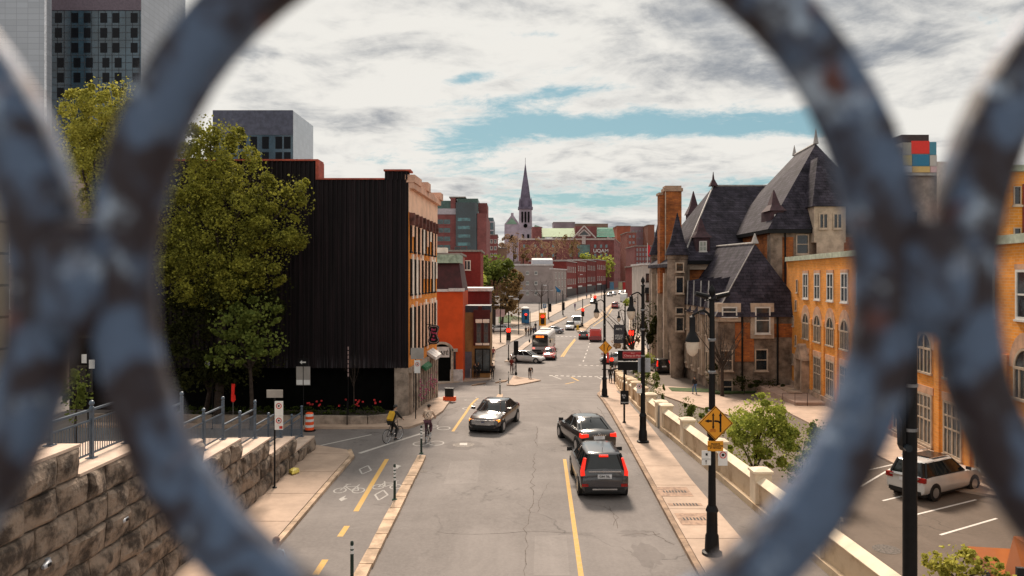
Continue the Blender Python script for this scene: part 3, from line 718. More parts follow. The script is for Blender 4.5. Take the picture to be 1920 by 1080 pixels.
# -- red building across the side street with the cafe door
D1 = 79.0
rb, Ln, H = fb('cafe_building', 'orange red corner building with dark mansard roof and cafe doorway', 'building', 770, 868, 546, None, D1, 9, mat('orange_red_wall', (.60, .075, .012), .85, var=.12, sc_=.5), coph=0)
m = MB(); z0_ = H
m.add([(-.0, 0, z0_), (Ln, 0, z0_), (Ln, 9, z0_), (0, 9, z0_), (.6, .9, z0_ + 3.0), (Ln - .45, .9, z0_ + 3.0), (Ln - .45, 8, z0_ + 3.0), (.6, 8, z0_ + 3.0)], [(0, 1, 5, 4), (1, 2, 6, 5), (2, 3, 7, 6), (3, 0, 4, 7), (4, 5, 6, 7)])
m.build('roof', mat('maroon_roof', (.050, .010, .012), .7, var=.3, sc_=1), rb)
m = MB(); m.box(-.1, Ln + .15, -.18, 0, z0_ - .05, z0_ + .22); m.box(Ln - 1.5, Ln + .2, -.3, -.19, z0_ + .0, z0_ + .32); m.build('gutter', mat('pale_trim', (.55, .52, .52), .6), rb)
m = MB(); m.box(.3, Ln - .4, .5, 6, z0_ + 3.0, z0_ + 3.9); m.build('roof_parapet', mat('green_flashing', (.30, .38, .30), .7, var=.3, sc_=2), rb)
MB().box(Ln - 1.35, Ln, -.12, 0, -.2, 1.35).build('base_course', mat('white_base', (.52, .47, .46), .9, var=.2), rb)
# doorway
xd = PX(829, D1) - PX(770, D1)
n = 10; wd = .95; hh = 3.3
arch = [(-wd, 0), (wd, 0)] + [(wd * math.cos(a), hh + wd * .75 * math.sin(a)) for a in [math.pi * k / n for k in range(n + 1)]]
def sh(pts, dx, s=1.0): return [(x_ * s + dx, z_) for x_, z_ in pts]
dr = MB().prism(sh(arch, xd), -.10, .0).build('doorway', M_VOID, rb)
m = MB()
for k in range(n):
    a0, a1 = math.pi * k / n, math.pi * (k + 1) / n
    m.prism([(xd + r_ * math.cos(a), hh + r_ * .8 * math.sin(a)) for a, r_ in ((a0, wd), (a0, wd + .28), (a1, wd + .28), (a1, wd))], -.3, 0)
m.box(xd + wd, xd + wd + .25, -.25, 0, 0, hh); m.box(xd + wd + .1, xd + 1.65, -.3, 0, hh - .05, hh + .25); m.box(xd - wd - .3, xd - wd, -.25, 0, 0, hh)
m.build('door_surround', mat('tan_stone', (.40, .33, .27), .9, var=.3, sc_=2), rb)
MB().box(xd + wd + .3, xd + 1.45, -.08, 0, 0.6, hh - .1).build('side_window', M_GLS, rb)
m = MB(); m.box(xd - .85, xd + .78, -.2, -.11, 2.65, 3.75); sb = m.build('cafe_sign', mat('cafe_board', (.62, .57, .55), .7, var=.15), rb)
text('CAFÉ', .62, M_BLK, sb, (xd + .02, -.215, 3.08), sx=.95)
# brown building
D2 = 82.5
bb, Ln, H = fb('brown_building', 'low brown brick building with tan ground floor and dark shop window', 'building', 866, 918.5, 586, None, D2, 10, mat('tan_render', (.26, .15, .06), .9, var=.2, sc_=.7), coph=0)
xo = PX(866, D2)
m = MB(); m.box(PX(888, D2) - xo, Ln + .03, -.25, 0, 3.7, H + .3); m.box(PX(897, D2) - xo, PX(904, D2) - xo, -.25, .2, H + .3, H + .7); m.build('upper_wall', M_BR_D, bb)
for px in (898, 911.5):
    put(bb, PX(px, D2) - xo, -.25, 4.0, .52, 2.2, 'sash', mat('brown_frame', (.12, .08, .07), .7), M_GLB)
    MB().box(PX(px, D2) - xo - .36, PX(px, D2) - xo + .36, -.36, -.25, 6.2, 6.6).build('lintel', M_CREAM, bb); MB().box(PX(px, D2) - xo - .36, PX(px, D2) - xo + .36, -.40, -.25, 3.75, 3.98).build('sill', M_CREAM, bb)
put(bb, PX(905, D2) - xo, 0, .75, 1.75, 2.6, 'mull', M_BLK, M_GLB, name='shop_window')
MB().box(.0, 1.1, -.12, 0, 0, 3.0).build('side_door', mat('grey_door', (.11, .11, .14), .6), bb)
MB().box(-.05, Ln + .1, .3, 4, H, H + .75).build('roof', mat('slate_strip', (.03, .035, .05), .5, var=.4, sc_=3), bb)
up, Ln, H = fb('rear_block', 'dark red brick block with white roof edge behind the brown building', 'building', 864, 918, 546, 600, 92, 10, mat('maroon_wall', (.13, .012, .012), .85, var=.15), coph=.4, roofm=mat('pale_trim', (.55, .52, .52), .6))
for k, (x0, x1, yt, yb, d, mm, lb) in enumerate(((812, 862, 478, 520, 108, mat('salmon_wall', (.42, .16, .13), .9, var=.15), 'salmon walled low block with flat roof behind the mansard roof'),
                                (822, 901, 472, 520, 122, mat('deep_red_wall', (.23, .03, .025), .9, var=.12), 'deep red flat roofed block below the glass office'))):
    o, Ln, H = fb('flat_block', lb, 'building', x0, x1, yt, None, d, 12, mm, coph=.3, roofm=mat('coping', (.25, .22, .2), .8))
    if k == 0: MB().box(.3, 1.9, 1, 3, H + .3, H + 1.1).build('roof_unit', M_CREAM, o)
    else: put(o, Ln - 2.2, 0, H - 3.0, 1.2, 1.6, 'mull', M_CREAM, M_GLB); put(o, Ln - 4.5, 0, H - 3.0, 1.2, 1.6, 'mull', M_CREAM, M_GLB)

# -- office block with curved dark glass bay
D3 = 230.0
ob, Ln, H = fb('office_building', 'red brick office block with rounded dark glass tower and green roof', 'building', 812, 912, 400, None, D3, 40, M_BR_P, coph=0)
ox = PX(812, D3); lx = lambda px: PX(px, D3) - ox; lz = lambda py: PZ(py, D3) - groad(D3)
MB().box(0, lx(856), -.15, 8, lz(402), lz(391)).build('stone_band', mat('pale_band', (.42, .38, .42), .8, var=.1), ob)
m = MB(); m.box(0, lx(845), .2, 12, lz(391), lz(376)); m.box(lx(857), lx(896), .4, 18, lz(396), lz(372)); m.build('roof', mat('green_glass_roof', (.06, .11, .10), .4, var=.2), ob)
m = MB(); m.box(lx(845), lx(854), -.2, 8, lz(391), lz(371)); m.box(lx(896), lx(912), 6, 20, lz(400), lz(377)); m.build('upper_wall', M_BR_P, ob)
MB().box(lx(842), lx(873), .0, 6, lz(370.5), lz(368.5)).build('roof_canopy', mat('coping', (.25, .22, .2), .8), ob)
m = MB(); xa, xb = lx(855), lx(898); pl = [(xa, 0), (xa, -1.0)] + [(xb - 2.5 + 2.5 * math.sin(a), -1.0 + 2.5 * (1 - math.cos(a))) for a in [R(15 * k) for k in range(7)]] + [(xb, 8)]
m.prismz(pl, -1, lz(396)); m.prismz([(x_ * 1 - (.2 if x_ > xb - 1 else 0), y_ + .1) for x_, y_ in pl], lz(396), lz(380)); gt = m.build('glass_bay', mat('teal_dark_glass', (.010, .022, .03), .12, .1, var=.4, sc_=.15, spec=.8), ob)
m = MB()
for py in (409, 424, 440, 455): m.box(xa + .6, xb - 2.6, -1.08, -1.0, lz(py + 6), lz(py))
m.build('bay_window_band', mat('teal_glass_light', (.05, .15, .17), .15, 0, var=.6, sc_=.4, spec=.8), ob)
for py in (418, 434, 450, 466):
    put(ob, (lx(819) + lx(845)) / 2, 0, lz(py + 3), lx(845) - lx(819), 1.7, 'strip', M_BR_P, mat('teal_window', (.03, .07, .08), .12, var=.7, sc_=.5, spec=.8))
put(ob, lx(864), -1.05, lz(471), lx(876) - lx(852), 1.5, 'strip', M_BR_P, M_GLS)
gb, Ln, H = fb('glass_building', 'small teal glass block beside the office tower', 'building', 909, 925, 408, None, 300, 30, mat('teal_wall', (.06, .11, .13), .2, .1, var=.5, sc_=.2, spec=.7), coph=0)
for k in range(7): MB().box(-.1, Ln + .1, -.2, 0, H - 2 - k * 3.4, H - 1.5 - k * 3.4).build('floor_band', mat('pale_band', (.42, .38, .42), .8), gb)
gb, Ln, H = fb('red_block', 'small red brick block right of the glass office', 'building', 918, 932, 441, None, 290, 20, M_BR_P)
grid(gb, 0, Ln, H - 9, H - 1, 2, 3, 1, 1.4)

# -- church with spire
D4 = 560.0; g4 = groad(D4)
ch = thing('church', 'grey stone church with tall slender spire and green gabled transept', 'church', (PX(985, D4), D4, g4))
lz = lambda py: PZ(py, D4) - g4; w4 = 4.9
M_CH = mat('church_stone', (.36, .30, .36), .9, var=.2, sc_=.15); M_CHD = mat('spire_stone', (.135, .115, .165), .9, var=.25, sc_=.2)
m = MB(); m.loft([[(s * (w4 + e), t * (w4 + e), z_) for s, t in ((-1, -1), (1, -1), (1, 1), (-1, 1))] for e, z_ in ((.9, 0), (.6, lz(440)), (.1, lz(430)), (-.2, lz(393)))])
m.build('tower', M_CH, ch)
m = MB(); m.box(-w4 - .6, w4 + .6, -w4 - .6, w4 + .6, lz(393), lz(389)); m.build('cornice', M_CHD, ch)
m = MB(); m.loft([[(r_ * math.cos(R(22.5 + 45 * k)), r_ * math.sin(R(22.5 + 45 * k)), z_) for k in range(8)] for r_, z_ in ((4.6, lz(389)), (4.3, lz(375)), (3.7, lz(365)), (3.0, lz(352)), (1.4, lz(328)), (.15, lz(306)))])
for s in (-1, 1):
    for t in (-1, 1): m.loft([[(s * 4.3 + r_ * a, t * 4.3 + r_ * b, z_) for a, b in ((-1, -1), (1, -1), (1, 1), (-1, 1))] for r_, z_ in ((.7, lz(389)), (.6, lz(380)), (.05, lz(371)))])
m.build('spire', M_CHD, ch)
MB().tube([(0, 0, lz(307)), (0, 0, lz(296))], .16, 5).build('cross', M_CHD, ch)
for px in (979, 985, 991):
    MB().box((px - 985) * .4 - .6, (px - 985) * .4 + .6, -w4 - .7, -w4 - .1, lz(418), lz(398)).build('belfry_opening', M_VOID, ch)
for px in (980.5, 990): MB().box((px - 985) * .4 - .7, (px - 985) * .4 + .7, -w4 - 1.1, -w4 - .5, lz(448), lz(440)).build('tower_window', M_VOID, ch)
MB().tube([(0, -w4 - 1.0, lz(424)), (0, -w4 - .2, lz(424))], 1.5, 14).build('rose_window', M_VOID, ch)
m = MB(); q = lambda px: (px - 985) * .4
m.prism([(q(945), 0), (q(973), 0), (q(973), lz(424)), (q(972), lz(418)), (q(963), lz(405)), (q(963), lz(400)), (q(958), lz(400)), (q(958), lz(405)), (q(946), lz(421))], -4, 14)
m.build('transept', M_CH, ch)
MB().prism([(q(948), lz(421)), (q(970), lz(421)), (q(960), lz(409))], -4.3, -4).build('gable_panel', mat('copper_green', (.20, .32, .24), .7, var=.2, sc_=.2), ch)
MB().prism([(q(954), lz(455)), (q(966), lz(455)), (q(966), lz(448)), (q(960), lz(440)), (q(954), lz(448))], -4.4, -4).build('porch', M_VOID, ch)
MB().box(q(997), q(1012), 4, 20, 0, lz(452)).build('nave', M_CH, ch)
m = MB(); m.prism([(q(996), lz(462)), (q(1024), lz(462)), (q(1016), lz(428)), (q(1002), lz(424))], -12, 4); m.build('nave_roof', mat('copper_green', (.20, .32, .24), .7), ch)

# -- university complex
D5 = 430.0; g5 = groad(D5)
un, Ln, H = fb('university_building', 'wide plum brick university block with white gable and green roofs', 'building', 973, 1151, 449, None, D5, 40, M_BR_P, coph=0)
ox = PX(973, D5); lx = lambda px: PX(px, D5) - ox; lz = lambda py: PZ(py, D5) - g5
MB().box(-.3, Ln + .3, -.5, 0, lz(450), lz(447)).build('cornice', mat('pale_stone', (.50, .42, .40), .8), un)
MB().box(lx(998), lx(1016), 1, 20, H, lz(425)).build('upper_wall', M_BR_P, un); MB().box(lx(1079), lx(1119), 1, 20, H, lz(424)).build('upper_wall', M_BR_P, un)
m = MB()
m.add([(lx(1016), .5, lz(444)), (lx(1080), .5, lz(444)), (lx(1080), 9, lz(426)), (lx(1016), 9, lz(426)), (lx(1016), 9, lz(444)), (lx(1080), 9, lz(444))], [(0, 1, 2, 3), (0, 3, 4), (1, 5, 2), (3, 2, 5, 4)])
m.build('roof', mat('pale_green_roof', (.28, .40, .22), .6, var=.12, sc_=.1), un)
m = MB(); m.add([(lx(1119), 0, lz(444)), (lx(1153), 0, lz(444)), (lx(1153), 9, lz(425)), (lx(1123), 9, lz(425)), (lx(1119), 9, lz(444)), (lx(1153), 9, lz(444))], [(0, 1, 2, 3), (0, 3, 4), (1, 5, 2), (3, 2, 5, 4)])
gh = m.build('glass_roof', mat('greenhouse_glass', (.10, .36, .25), .3, var=.15, sc_=.3), un)
m = MB()
for k in range(1, 7): f_ = k / 7; m.tube([(lx(1119 + 4 * f_), 9 * f_ - .1, lz(444 - 19 * f_) + .1), (lx(1153), 9 * f_ - .1, lz(444 - 19 * f_) + .1)], .12, 4)
m.build('glazing_bars', mat('pale_stone', (.50, .42, .40), .8), gh)
m = MB()
for (a, b) in (((1074, 447), (1095, 424)), ((1095, 424), (1117, 447)), ((1083, 442), (1095, 431)), ((1095, 431), (1107, 442)), ((1083, 442), (1107, 442))):
    m.tube([(lx(a[0]), -.7, lz(a[1])), (lx(b[0]), -.7, lz(b[1]))], .45, 4)
m.box(lx(1091), lx(1098), -.8, 0, lz(458), lz(442)); m.build('white_gable', mat('pale_stone', (.50, .42, .40), .8), un)
MB().prism([(lx(1084), lz(446)), (lx(1106), lz(446)), (lx(1113), lz(447)), (lx(1095), lz(426)), (lx(1077), lz(447))], -.45, .5).build('gable_wall', M_BR_P, un)
MB().prism([(lx(1086), lz(441)), (lx(1104), lz(441)), (lx(1095), lz(433))], -.8, -.46).build('gable_window', M_GLS, un)
for px in (978, 1010, 1043, 1140): MB().prism([(lx(px - 4), lz(449)), (lx(px + 4), lz(449)), (lx(px), lz(443))], -.6, .3).build('pediment', mat('pale_stone', (.50, .42, .40), .8), un)
tw = mat('pale_teal_glass', (.14, .24, .27), .15, var=.3, sc_=.3, spec=.7)
for px in (983, 1004, 1016, 1037, 1070, 1084, 1104, 1116, 1127, 1137): put(un, lx(px), 0, lz(465), 1.5, 2.1, 'plain', M_BR_P, tw)
for px in (983, 1004, 1016, 1037, 1070, 1127, 1137, 1116): put(un, lx(px), 0, lz(482), 1.5, 2.1, 'plain', M_BR_P, tw)
MB().box(lx(1084), lx(1106), -.4, 0, lz(482), lz(459)).build('glazed_entrance', mat('green_glazing', (.05, .12, .11), .15, var=.5, sc_=.3, spec=.8), un)
text('UQAM', 2.7, mat('white_letters', (.8, .78, .78), .6), un, (lx(1126.5), -.3, lz(470.5)), name='lettering', ext=.05, sx=1.1)
ur, Ln, H = block('university_wing', 'tall plum brick wing of the university along the far street', 'building', (PX(1151, 430), 430), (PX(1166, 520), 520), g5, PZ(447, 430), 4, M_BR_P)
grid(ur, 2, Ln, 3, H, 5, 6, 3.2, 1.8, 'plain', M_BR_P, tw)
o, Ln, H = fb('grey_slab', 'low grey rooftop block behind the green university roof', 'building', 1038, 1078, 417, None, 600, 20, mat('mauve_grey', (.26, .21, .23), .9, var=.2, sc_=.1))
o, Ln, H = fb('grey_slab', 'long brown rooftop storey behind the white gable', 'building', 1078, 1140, 420, None, 620, 20, mat('brown_grey', (.24, .16, .12), .9, var=.2, sc_=.1))
# far right brick group
for (x0, x1, yt, d, mm, lb, nc, nr) in ((1157, 1182, 424, 520, mat('rust_wall', (.30, .085, .05), .9, var=.2, sc_=.1), 'rust brown windowless block at the end of the street', 0, 0),
                                   (1176, 1193, 436, 400, brick('rust_brick', (.26, .08, .06), (.22, .06, .05), bw=1, rh=.4), 'narrow rust brick tower at the end of the street', 2, 8),
                                   (1183, 1216, 425, 560, mat('mauve_wall', (.26, .17, .19), .9, var=.15, sc_=.1), 'mauve grey office block on the skyline', 5, 7),
                                   (1215, 1227, 422, 540, mat('brown_stair', (.22, .09, .06), .9, var=.2), 'brown stair tower on the skyline', 0, 0),
                                   (1216, 1250, 436, 600, mat('grey_blue_wall', (.16, .20, .23), .8, var=.2), 'blue grey block beside the château turret', 6, 7),
                                   (1190, 1228, 462, 330, M_BR_P, 'plum brick block behind the red flag', 6, 8),
                                   (1193, 1214, 500, 260, M_BR_R, 'red brick shop building beside the pale block', 3, 5)):
    o, Ln, H = fb('city_block', lb, 'building', x0, x1, yt, None, d, 25, mm)
    if nc: grid(o, .5, Ln - .5, 4, H - .5, nc, nr, (Ln - 1) / nc * .75, 1.6, 'plain', mm, mat('far_pane', (.26, .25, .27), .3, var=.6, sc_=.2))
fl = thing('flag', 'red flag on a white pole at the end of the street', 'flag', (PX(1214, 250), 250, PZ(500, 250)))
MB().tube([(0, 0, 0), (0, 0, 8)], .09, 6).build('flagpole', M_WF, fl)
MB().add([(0.1, 0, 7.4), (.9, .2, 7.0), (1.0, .1, 3.5), (.1, 0, 3.6), (.1, .05, 7.4), (.9, .25, 7.0), (1.0, .15, 3.5), (.1, .05, 3.6)], [(0, 1, 2, 3), (7, 6, 5, 4), (0, 4, 5, 1), (1, 5, 6, 2), (2, 6, 7, 3), (3, 7, 4, 0)]).build('cloth', mat('flag_red', (.5, .02, .03), .8), fl)
# pale building in front of the turrets
pb, Ln, H = fb('pale_building', 'pale rendered building with small dark windows beside the château turrets', 'building', 1206, 1238, 497, None, 150, 14, mat('pale_render', (.48, .42, .38), .9, var=.12, sc_=.5), roofm=mat('pale_trim', (.55, .52, .52), .6))
for z_ in (H - 3.4, H - 7.4): put(pb, 1.3, 0, z_, 1.5, 1.7, 'mull', M_BLK, M_GLS)
m = MB(); m.box(.2, Ln, -.9, -.85, H - 5.5, H - 4.5); m.box(.2, Ln, -.9, 0, H - 5.6, H - 5.5); m.build('balcony', M_BLK, pb)

# -- grey stone building at the corner and its roof shed
D6 = 235.0
gs, Ln, H = fb('grey_stone_building', 'three storey grey stone corner building with white trim and lighter roof shed', 'building', 940, 1037, 498, None, D6, 16, mat('ashlar', (.30, .25, .24), .9, var=.15, sc_=.25), coph=.5, roofm=mat('pale_trim', (.55, .52, .52), .6))
ox = PX(940, D6); lx = lambda px: PX(px, D6) - ox; lz = lambda py: PZ(py, D6) - groad(D6)
for px in (989, 1005): 
    for py in (515, 534, 553): put(gs, lx(px), 0, lz(py), .9, 1.1, 'mull', M_WF, M_GLB)
MB().box(-.1, Ln + .1, -.1, 0, lz(545), lz(544)).build('string_course', mat('pale_trim', (.55, .52, .52), .6), gs)
sd_ = MB(); sd_.box(lx(998), lx(1037), 2, 12, H + .5, lz(487)); sd_.prismx([(2, lz(487)), (12, lz(487)), (7, lz(483))], lx(998), lx(1037)); sd_.build('roof_shed', mat('shed_grey', (.45, .46, .50), .7, var=.08), gs)
gt2, Ln, H = block('grey_stone_wing', 'street side wing of the grey stone corner building with paired windows', 'building', (PX(1037, D6), D6), (PX(1062, 262), 262), groad(D6), PZ(505, D6), 4, mat('ashlar', (.30, .25, .24), .9), roofm=mat('pale_trim', (.55, .52, .52), .6))
grid(gt2, 2, Ln, 1.5, H - .5, 4, 3, 1.6, 1.9, 'mull')
# -- red row houses
pts = [(1062, 275), (1082, 305), (1100, 335), (1118, 365), (1137, 395)]
for k in range(4):
    a, b = pts[k], pts[k + 1]
    zt = PZ(491.5 - k * 1.0, (a[1] + b[1]) / 2)
    o, Ln, H = block('row_house', ('red brick row house nearest the grey stone building', 'second red brick row house with bay windows', 'third red brick row house behind the street trees', 'last red brick row house before the green tree')[k], 'house',
                     (PX(a[0] , a[1]), a[1]), (PX(b[0], b[1]) - .3, b[1] - .3), groad(a[1]), zt, 14, M_BR_R, 'red brick row houses', roofm=mat('grey_tin_roof', (.38, .35, .34), .7))
    grid(o, 1.5, Ln - 1, 3.4, H - .6, 5, 2, 2.0, 2.1, 'mull', M_WF, M_GLB)
    MB().box(.5, Ln - .5, -.15, 0, .2, 3.0).build('shop_front', mat('dark_shopfront', (.02, .016, .02), .5, var=.4), o)
    sgm = MB(); sgm.box(1, Ln * .45, -.35, -.15, 3.0, 3.6); sgm.build('shop_sign', M_SGW, o)
# small things behind
o, Ln, H = fb('far_block', 'low grey block among the bare trees', 'building', 943, 975, 492, None, 260, 8, mat('mauve_grey', (.26, .21, .23), .9))
o, Ln, H = fb('far_block', 'tan windowless block low behind the left trees', 'building', 915, 950, 466, None, 300, 8, mat('tan_far', (.30, .20, .14), .9))

# ------------------------------------------------------------------ towers on the left
def tower(label, x0, x1, yt, d, d2, wallm, glasspat, nc, nr):
    p0 = (PX(x0, d), d); g_ = groad(d)
    zt = PZ(yt, d); L_ = PX(x1, d) - p0[0]; dep = d2 - d
    t_ = thing('hospital_tower', label, 'tower', (p0[0], d, g_)); H_ = zt - g_
    MB().box(0, L_, 0, dep, -2, H_).build('wall', wallm, t_)
    return t_, L_, H_, dep
def panelmat(name, c, cell, r=.45, line=.35):
    if name in MATS: return MATS[name]
    M, t, b = _bsdf(name); tcn = t.nodes.new('ShaderNodeTexCoord').outputs['Object']
    s = t.nodes.new('ShaderNodeSeparateXYZ'); t.links.new(tcn, s.inputs[0]); cmb = t.nodes.new('ShaderNodeCombineXYZ')
    t.links.new(mth(t, 'ADD', s.outputs[0], s.outputs[1]), cmb.inputs[0]); t.links.new(s.outputs[2], cmb.inputs[1])
    bt = t.nodes.new('ShaderNodeTexBrick'); t.links.new(cmb.outputs[0], bt.inputs['Vector']); bt.offset = 0.0
    bt.inputs['Scale'].default_value = 1; bt.inputs['Brick Width'].default_value = cell[0]; bt.inputs['Row Height'].default_value = cell[1]; bt.inputs['Mortar Size'].default_value = .07
    bt.inputs['Color1'].default_value = (*c, 1); bt.inputs['Color2'].default_value = (*[x * .86 for x in c], 1); bt.inputs['Mortar'].default_value = (*[x * line for x in c], 1)
    t.links.new(bt.outputs[0], b.inputs['Base Color']); b.inputs['Roughness'].default_value = r; MATS[name] = M; return M
M_PAN = panelmat('light_panel', (.36, .39, .44), (2.9, 1.5), .35, .7)
M_PAN2 = mat('dark_ribbed_metal', (.08, .085, .12), .5, .3, var=.2, sc_=.6)
M_TGL = mat('tower_glass', (.030, .062, .090), .15, .1, var=.35, sc_=.1, spec=.8)
t1, L_, H_, dep = tower('tall hospital tower with dark window grid and pale metal side', 92, 265, -120, 200, 227, M_PAN, None, 0, 0)
m = MB(); m.box(.4, L_ - .1, -.12, 0, 0, H_); cg = m.build('curtain_wall', M_TGL, t1)
m = MB(); m.box(0, L_, -.4, -.13, PZ(20, 200) - groad(200), PZ(-20, 200) - groad(200)); m.build('mechanical_band', mat('mauve_band', (.11, .085, .11), .6), t1)
m1 = MB(); m2 = MB(); gz = lambda py: PZ(py, 200) - groad(200)
nw = 0
wm_ = MB().box(-.9, .9, -.22, -.13, 0, 2.6).mesh('window', mat('black_window', (.004, .005, .008), .3, spec=.15))
for j, py in enumerate((43, 71, 99, 127, 155, 183)):
    for i, px in enumerate((110, 141, 164, 195, 218, 252)): 
        inst('window', wm_, t1, (PX(px + (4 if j > 2 else 0), 200) - PX(92, 200), 0, gz(py)))
m = MB()
for k in range(0, 14): m.box(.4 + k * 1.83, .5 + k * 1.83, -.2, -.12, 0, H_)
for j in range(22): m.box(.4, L_ - .1, -.19, -.12, gz(230 - j * 14), gz(230 - j * 14) + .12)
m.build('mullions', mat('mullion_dark', (.03, .035, .045), .5), t1)
t0, L_, H_, dep = tower('pale gridded tower wall at the left edge', -140, 88, -150, 190, 192, M_PAN, None, 0, 0)
MB().box(L_ - .5, L_, -.3, 0, 0, H_).build('corner_fin', mat('fin_white', (.6, .62, .66), .4), t0)
t2, L_, H_, dep = tower('lower hospital tower with ribbed metal top and pale end wall', 400, 550, 208, 260, 286, panelmat('light_panel_b', (.50, .53, .58), (2.4, 1.9), .3, .8), None, 0, 0)
gz = lambda py: PZ(py, 260) - groad(260)
MB().box(-.1, L_ - .1, -.3, 0, gz(253), H_ + .2).build('ribbed_top', M_PAN2, t2)
MB().box(-.1, L_ - .1, -.1, 0, 0, gz(253)).build('curtain_wall', M_TGL, t2)
wm_ = MB().box(-1.15, 1.15, -.22, -.11, 0, 4.2).mesh('window', MATS['black_window'])
for py in (279, 308):
    for px in (455, 476, 498, 523, 541): inst('window', wm_, t2, (PX(px, 260) - PX(400, 260) - (.4 if px > 540 else 0), 0, gz(py)))
# beige building far left
bg_, Ln, H = fb('beige_building', 'beige rendered apartment block at the far left edge', 'building', -700, 150, 321, None, 62, 14, panelmat('beige_panel', (.42, .33, .27), (2.6, 1.35), .8, .6), coph=.3, roofm=mat('coping', (.25, .22, .2), .8))
grid(bg_, Ln - 14, Ln - 2, 6, H - 1, 4, 3, 1.4, 1.6, 'mull')
b2 = thing('concrete_building', 'beige concrete building corner seen at the left frame edge', 'building', (-26.0, 26, 3.6))
MB().box(-12, 0.4, 0, 12, -2, 14.5).build('wall', panelmat('beige_panel_b', (.34, .29, .22), (3.2, 1.6), .85, .4), b2)
MB().box(-12.2, .6, -.2, 12.2, 14.5, 14.9).build('roof', mat('coping', (.25, .22, .2), .8), b2)
for z_ in (3, 6.4, 9.8): put(b2, -1.6, 0, z_, 1.6, 1.9, 'mull', M_BLK, M_GLS)
# dark rear wall seen between the trees
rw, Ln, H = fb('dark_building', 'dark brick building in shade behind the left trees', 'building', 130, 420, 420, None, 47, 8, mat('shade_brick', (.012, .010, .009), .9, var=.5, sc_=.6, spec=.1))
for k in range(5):
    for z_ in (1.2, 4.6): put(rw, 1 + k * 1.9, 0, z_, 1.0, 1.6, 'double', mat('dim_frame', (.05, .045, .035), .8), M_GLS)

# ------------------------------------------------------------------ château station on the right
def slatemat(name, c, c2):
    if name in MATS: return MATS[name]
    M, t, b = _bsdf(name); tcn = t.nodes.new('ShaderNodeTexCoord').outputs['Object']
    s = t.nodes.new('ShaderNodeSeparateXYZ'); t.links.new(tcn, s.inputs[0]); cmb = t.nodes.new('ShaderNodeCombineXYZ')
    t.links.new(mth(t, 'ADD', s.outputs[0], mth(t, 'MULTIPLY', s.outputs[1], .8)), cmb.inputs[0]); t.links.new(s.outputs[2], cmb.inputs[1])
    bt = t.nodes.new('ShaderNodeTexBrick'); t.links.new(cmb.outputs[0], bt.inputs['Vector'])
    bt.inputs['Scale'].default_value = 1; bt.inputs['Brick Width'].default_value = .7; bt.inputs['Row Height'].default_value = .30; bt.inputs['Mortar Size'].default_value = .02
    bt.inputs['Color1'].default_value = (*c, 1); bt.inputs['Color2'].default_value = (*c2, 1); bt.inputs['Mortar'].default_value = (*[x * .45 for x in c], 1)
    f = smooth(t, nz(t, tcn, .9, 8, .75), .35, .65)
    t.links.new(mixc(t, 1.0, bt.outputs[0], mixc(t, f, (.5, .5, .52), (1.5, 1.45, 1.5)), 'MULTIPLY'), b.inputs['Base Color'])
    b.inputs['Roughness'].default_value = .8; b.inputs['Specular IOR Level'].default_value = .15; MATS[name] = M; return M
M_SL = slatemat('slate', (.026, .023, .032), (.048, .043, .056))
M_BRC = brick('chateau_brick', (.44, .14, .035), (.26, .08, .03), mortar=(.26, .11, .05), bw=.5, rh=.16, vs=.5, var=.55)
M_CST = mat('chateau_stone', (.13, .088, .064), .9, var=.45, sc_=.7, bump=.4, det=10, c2=(.34, .255, .195), lo_=.3, hi_=.7)
M_CSL = mat('chateau_trim', (.45, .35, .27), .9, var=.2, sc_=1.2)
M_LEAD = mat('lead_trim', (.30, .28, .27), .6, var=.2)
M_MAR = mat('maroon_slate', (.045, .018, .024), .7, var=.3, sc_=3)
gC = glot(84)
cs = thing('chateau_station', 'château style stone and brick station with steep slate roofs and turrets', 'building', (20, 86, gC))
O = Vector((20, 86, gC))
def cb(mb): 
    mb.v = [v - O for v in mb.v]; return mb
def bldc(mb, name, m, par_=None, smooth=False, loc=None):
    cb(mb); return mb.build(name, m, par_ or cs, smooth=smooth)
# main block
m = MB(); m.box(20, 41, 86, 104, gC - 2, 13.9); bldc(m, 'main_wall', M_BRC)
m = MB(); m.box(19.7, 41.2, 85.6, 86, 12.9, 13.5); bldc(m, 'stone_band', M_CSL)
m = MB(); m.box(19.4, 41.4, 85.2, 104.5, 13.5, 13.9); bldc(m, 'eaves', M_BLK)
m = MB(); m.add([(19.4, 85.2, 13.9), (41.4, 85.2, 13.9), (41.4, 104.8, 13.9), (19.4, 104.8, 13.9), (25.6, 95, 23.6), (37.5, 95, 23.6)], [(0, 1, 5, 4), (1, 2, 5), (2, 3, 4, 5), (3, 0, 4), (0, 3, 2, 1)])
rf = bldc(m, 'main_roof', M_SL)
m = MB(); m.tube([(25.6, 95, 23.65), (37.5, 95, 23.65)], .14, 6); m.tube([(19.4, 85.2, 13.95), (25.6, 95, 23.65)], .10, 5); cb(m); m.build('ridge_cap', M_LEAD, rf)
m = MB(); m.loft([[(25.6 + r_ * a, 95 + r_ * b, z_) for a, b in ((-1, -1), (1, -1), (1, 1), (-1, 1))] for r_, z_ in ((.5, 23.6), (.12, 24.5), (.03, 25.4))]); cb(m); m.build('finial', M_MAR, rf)
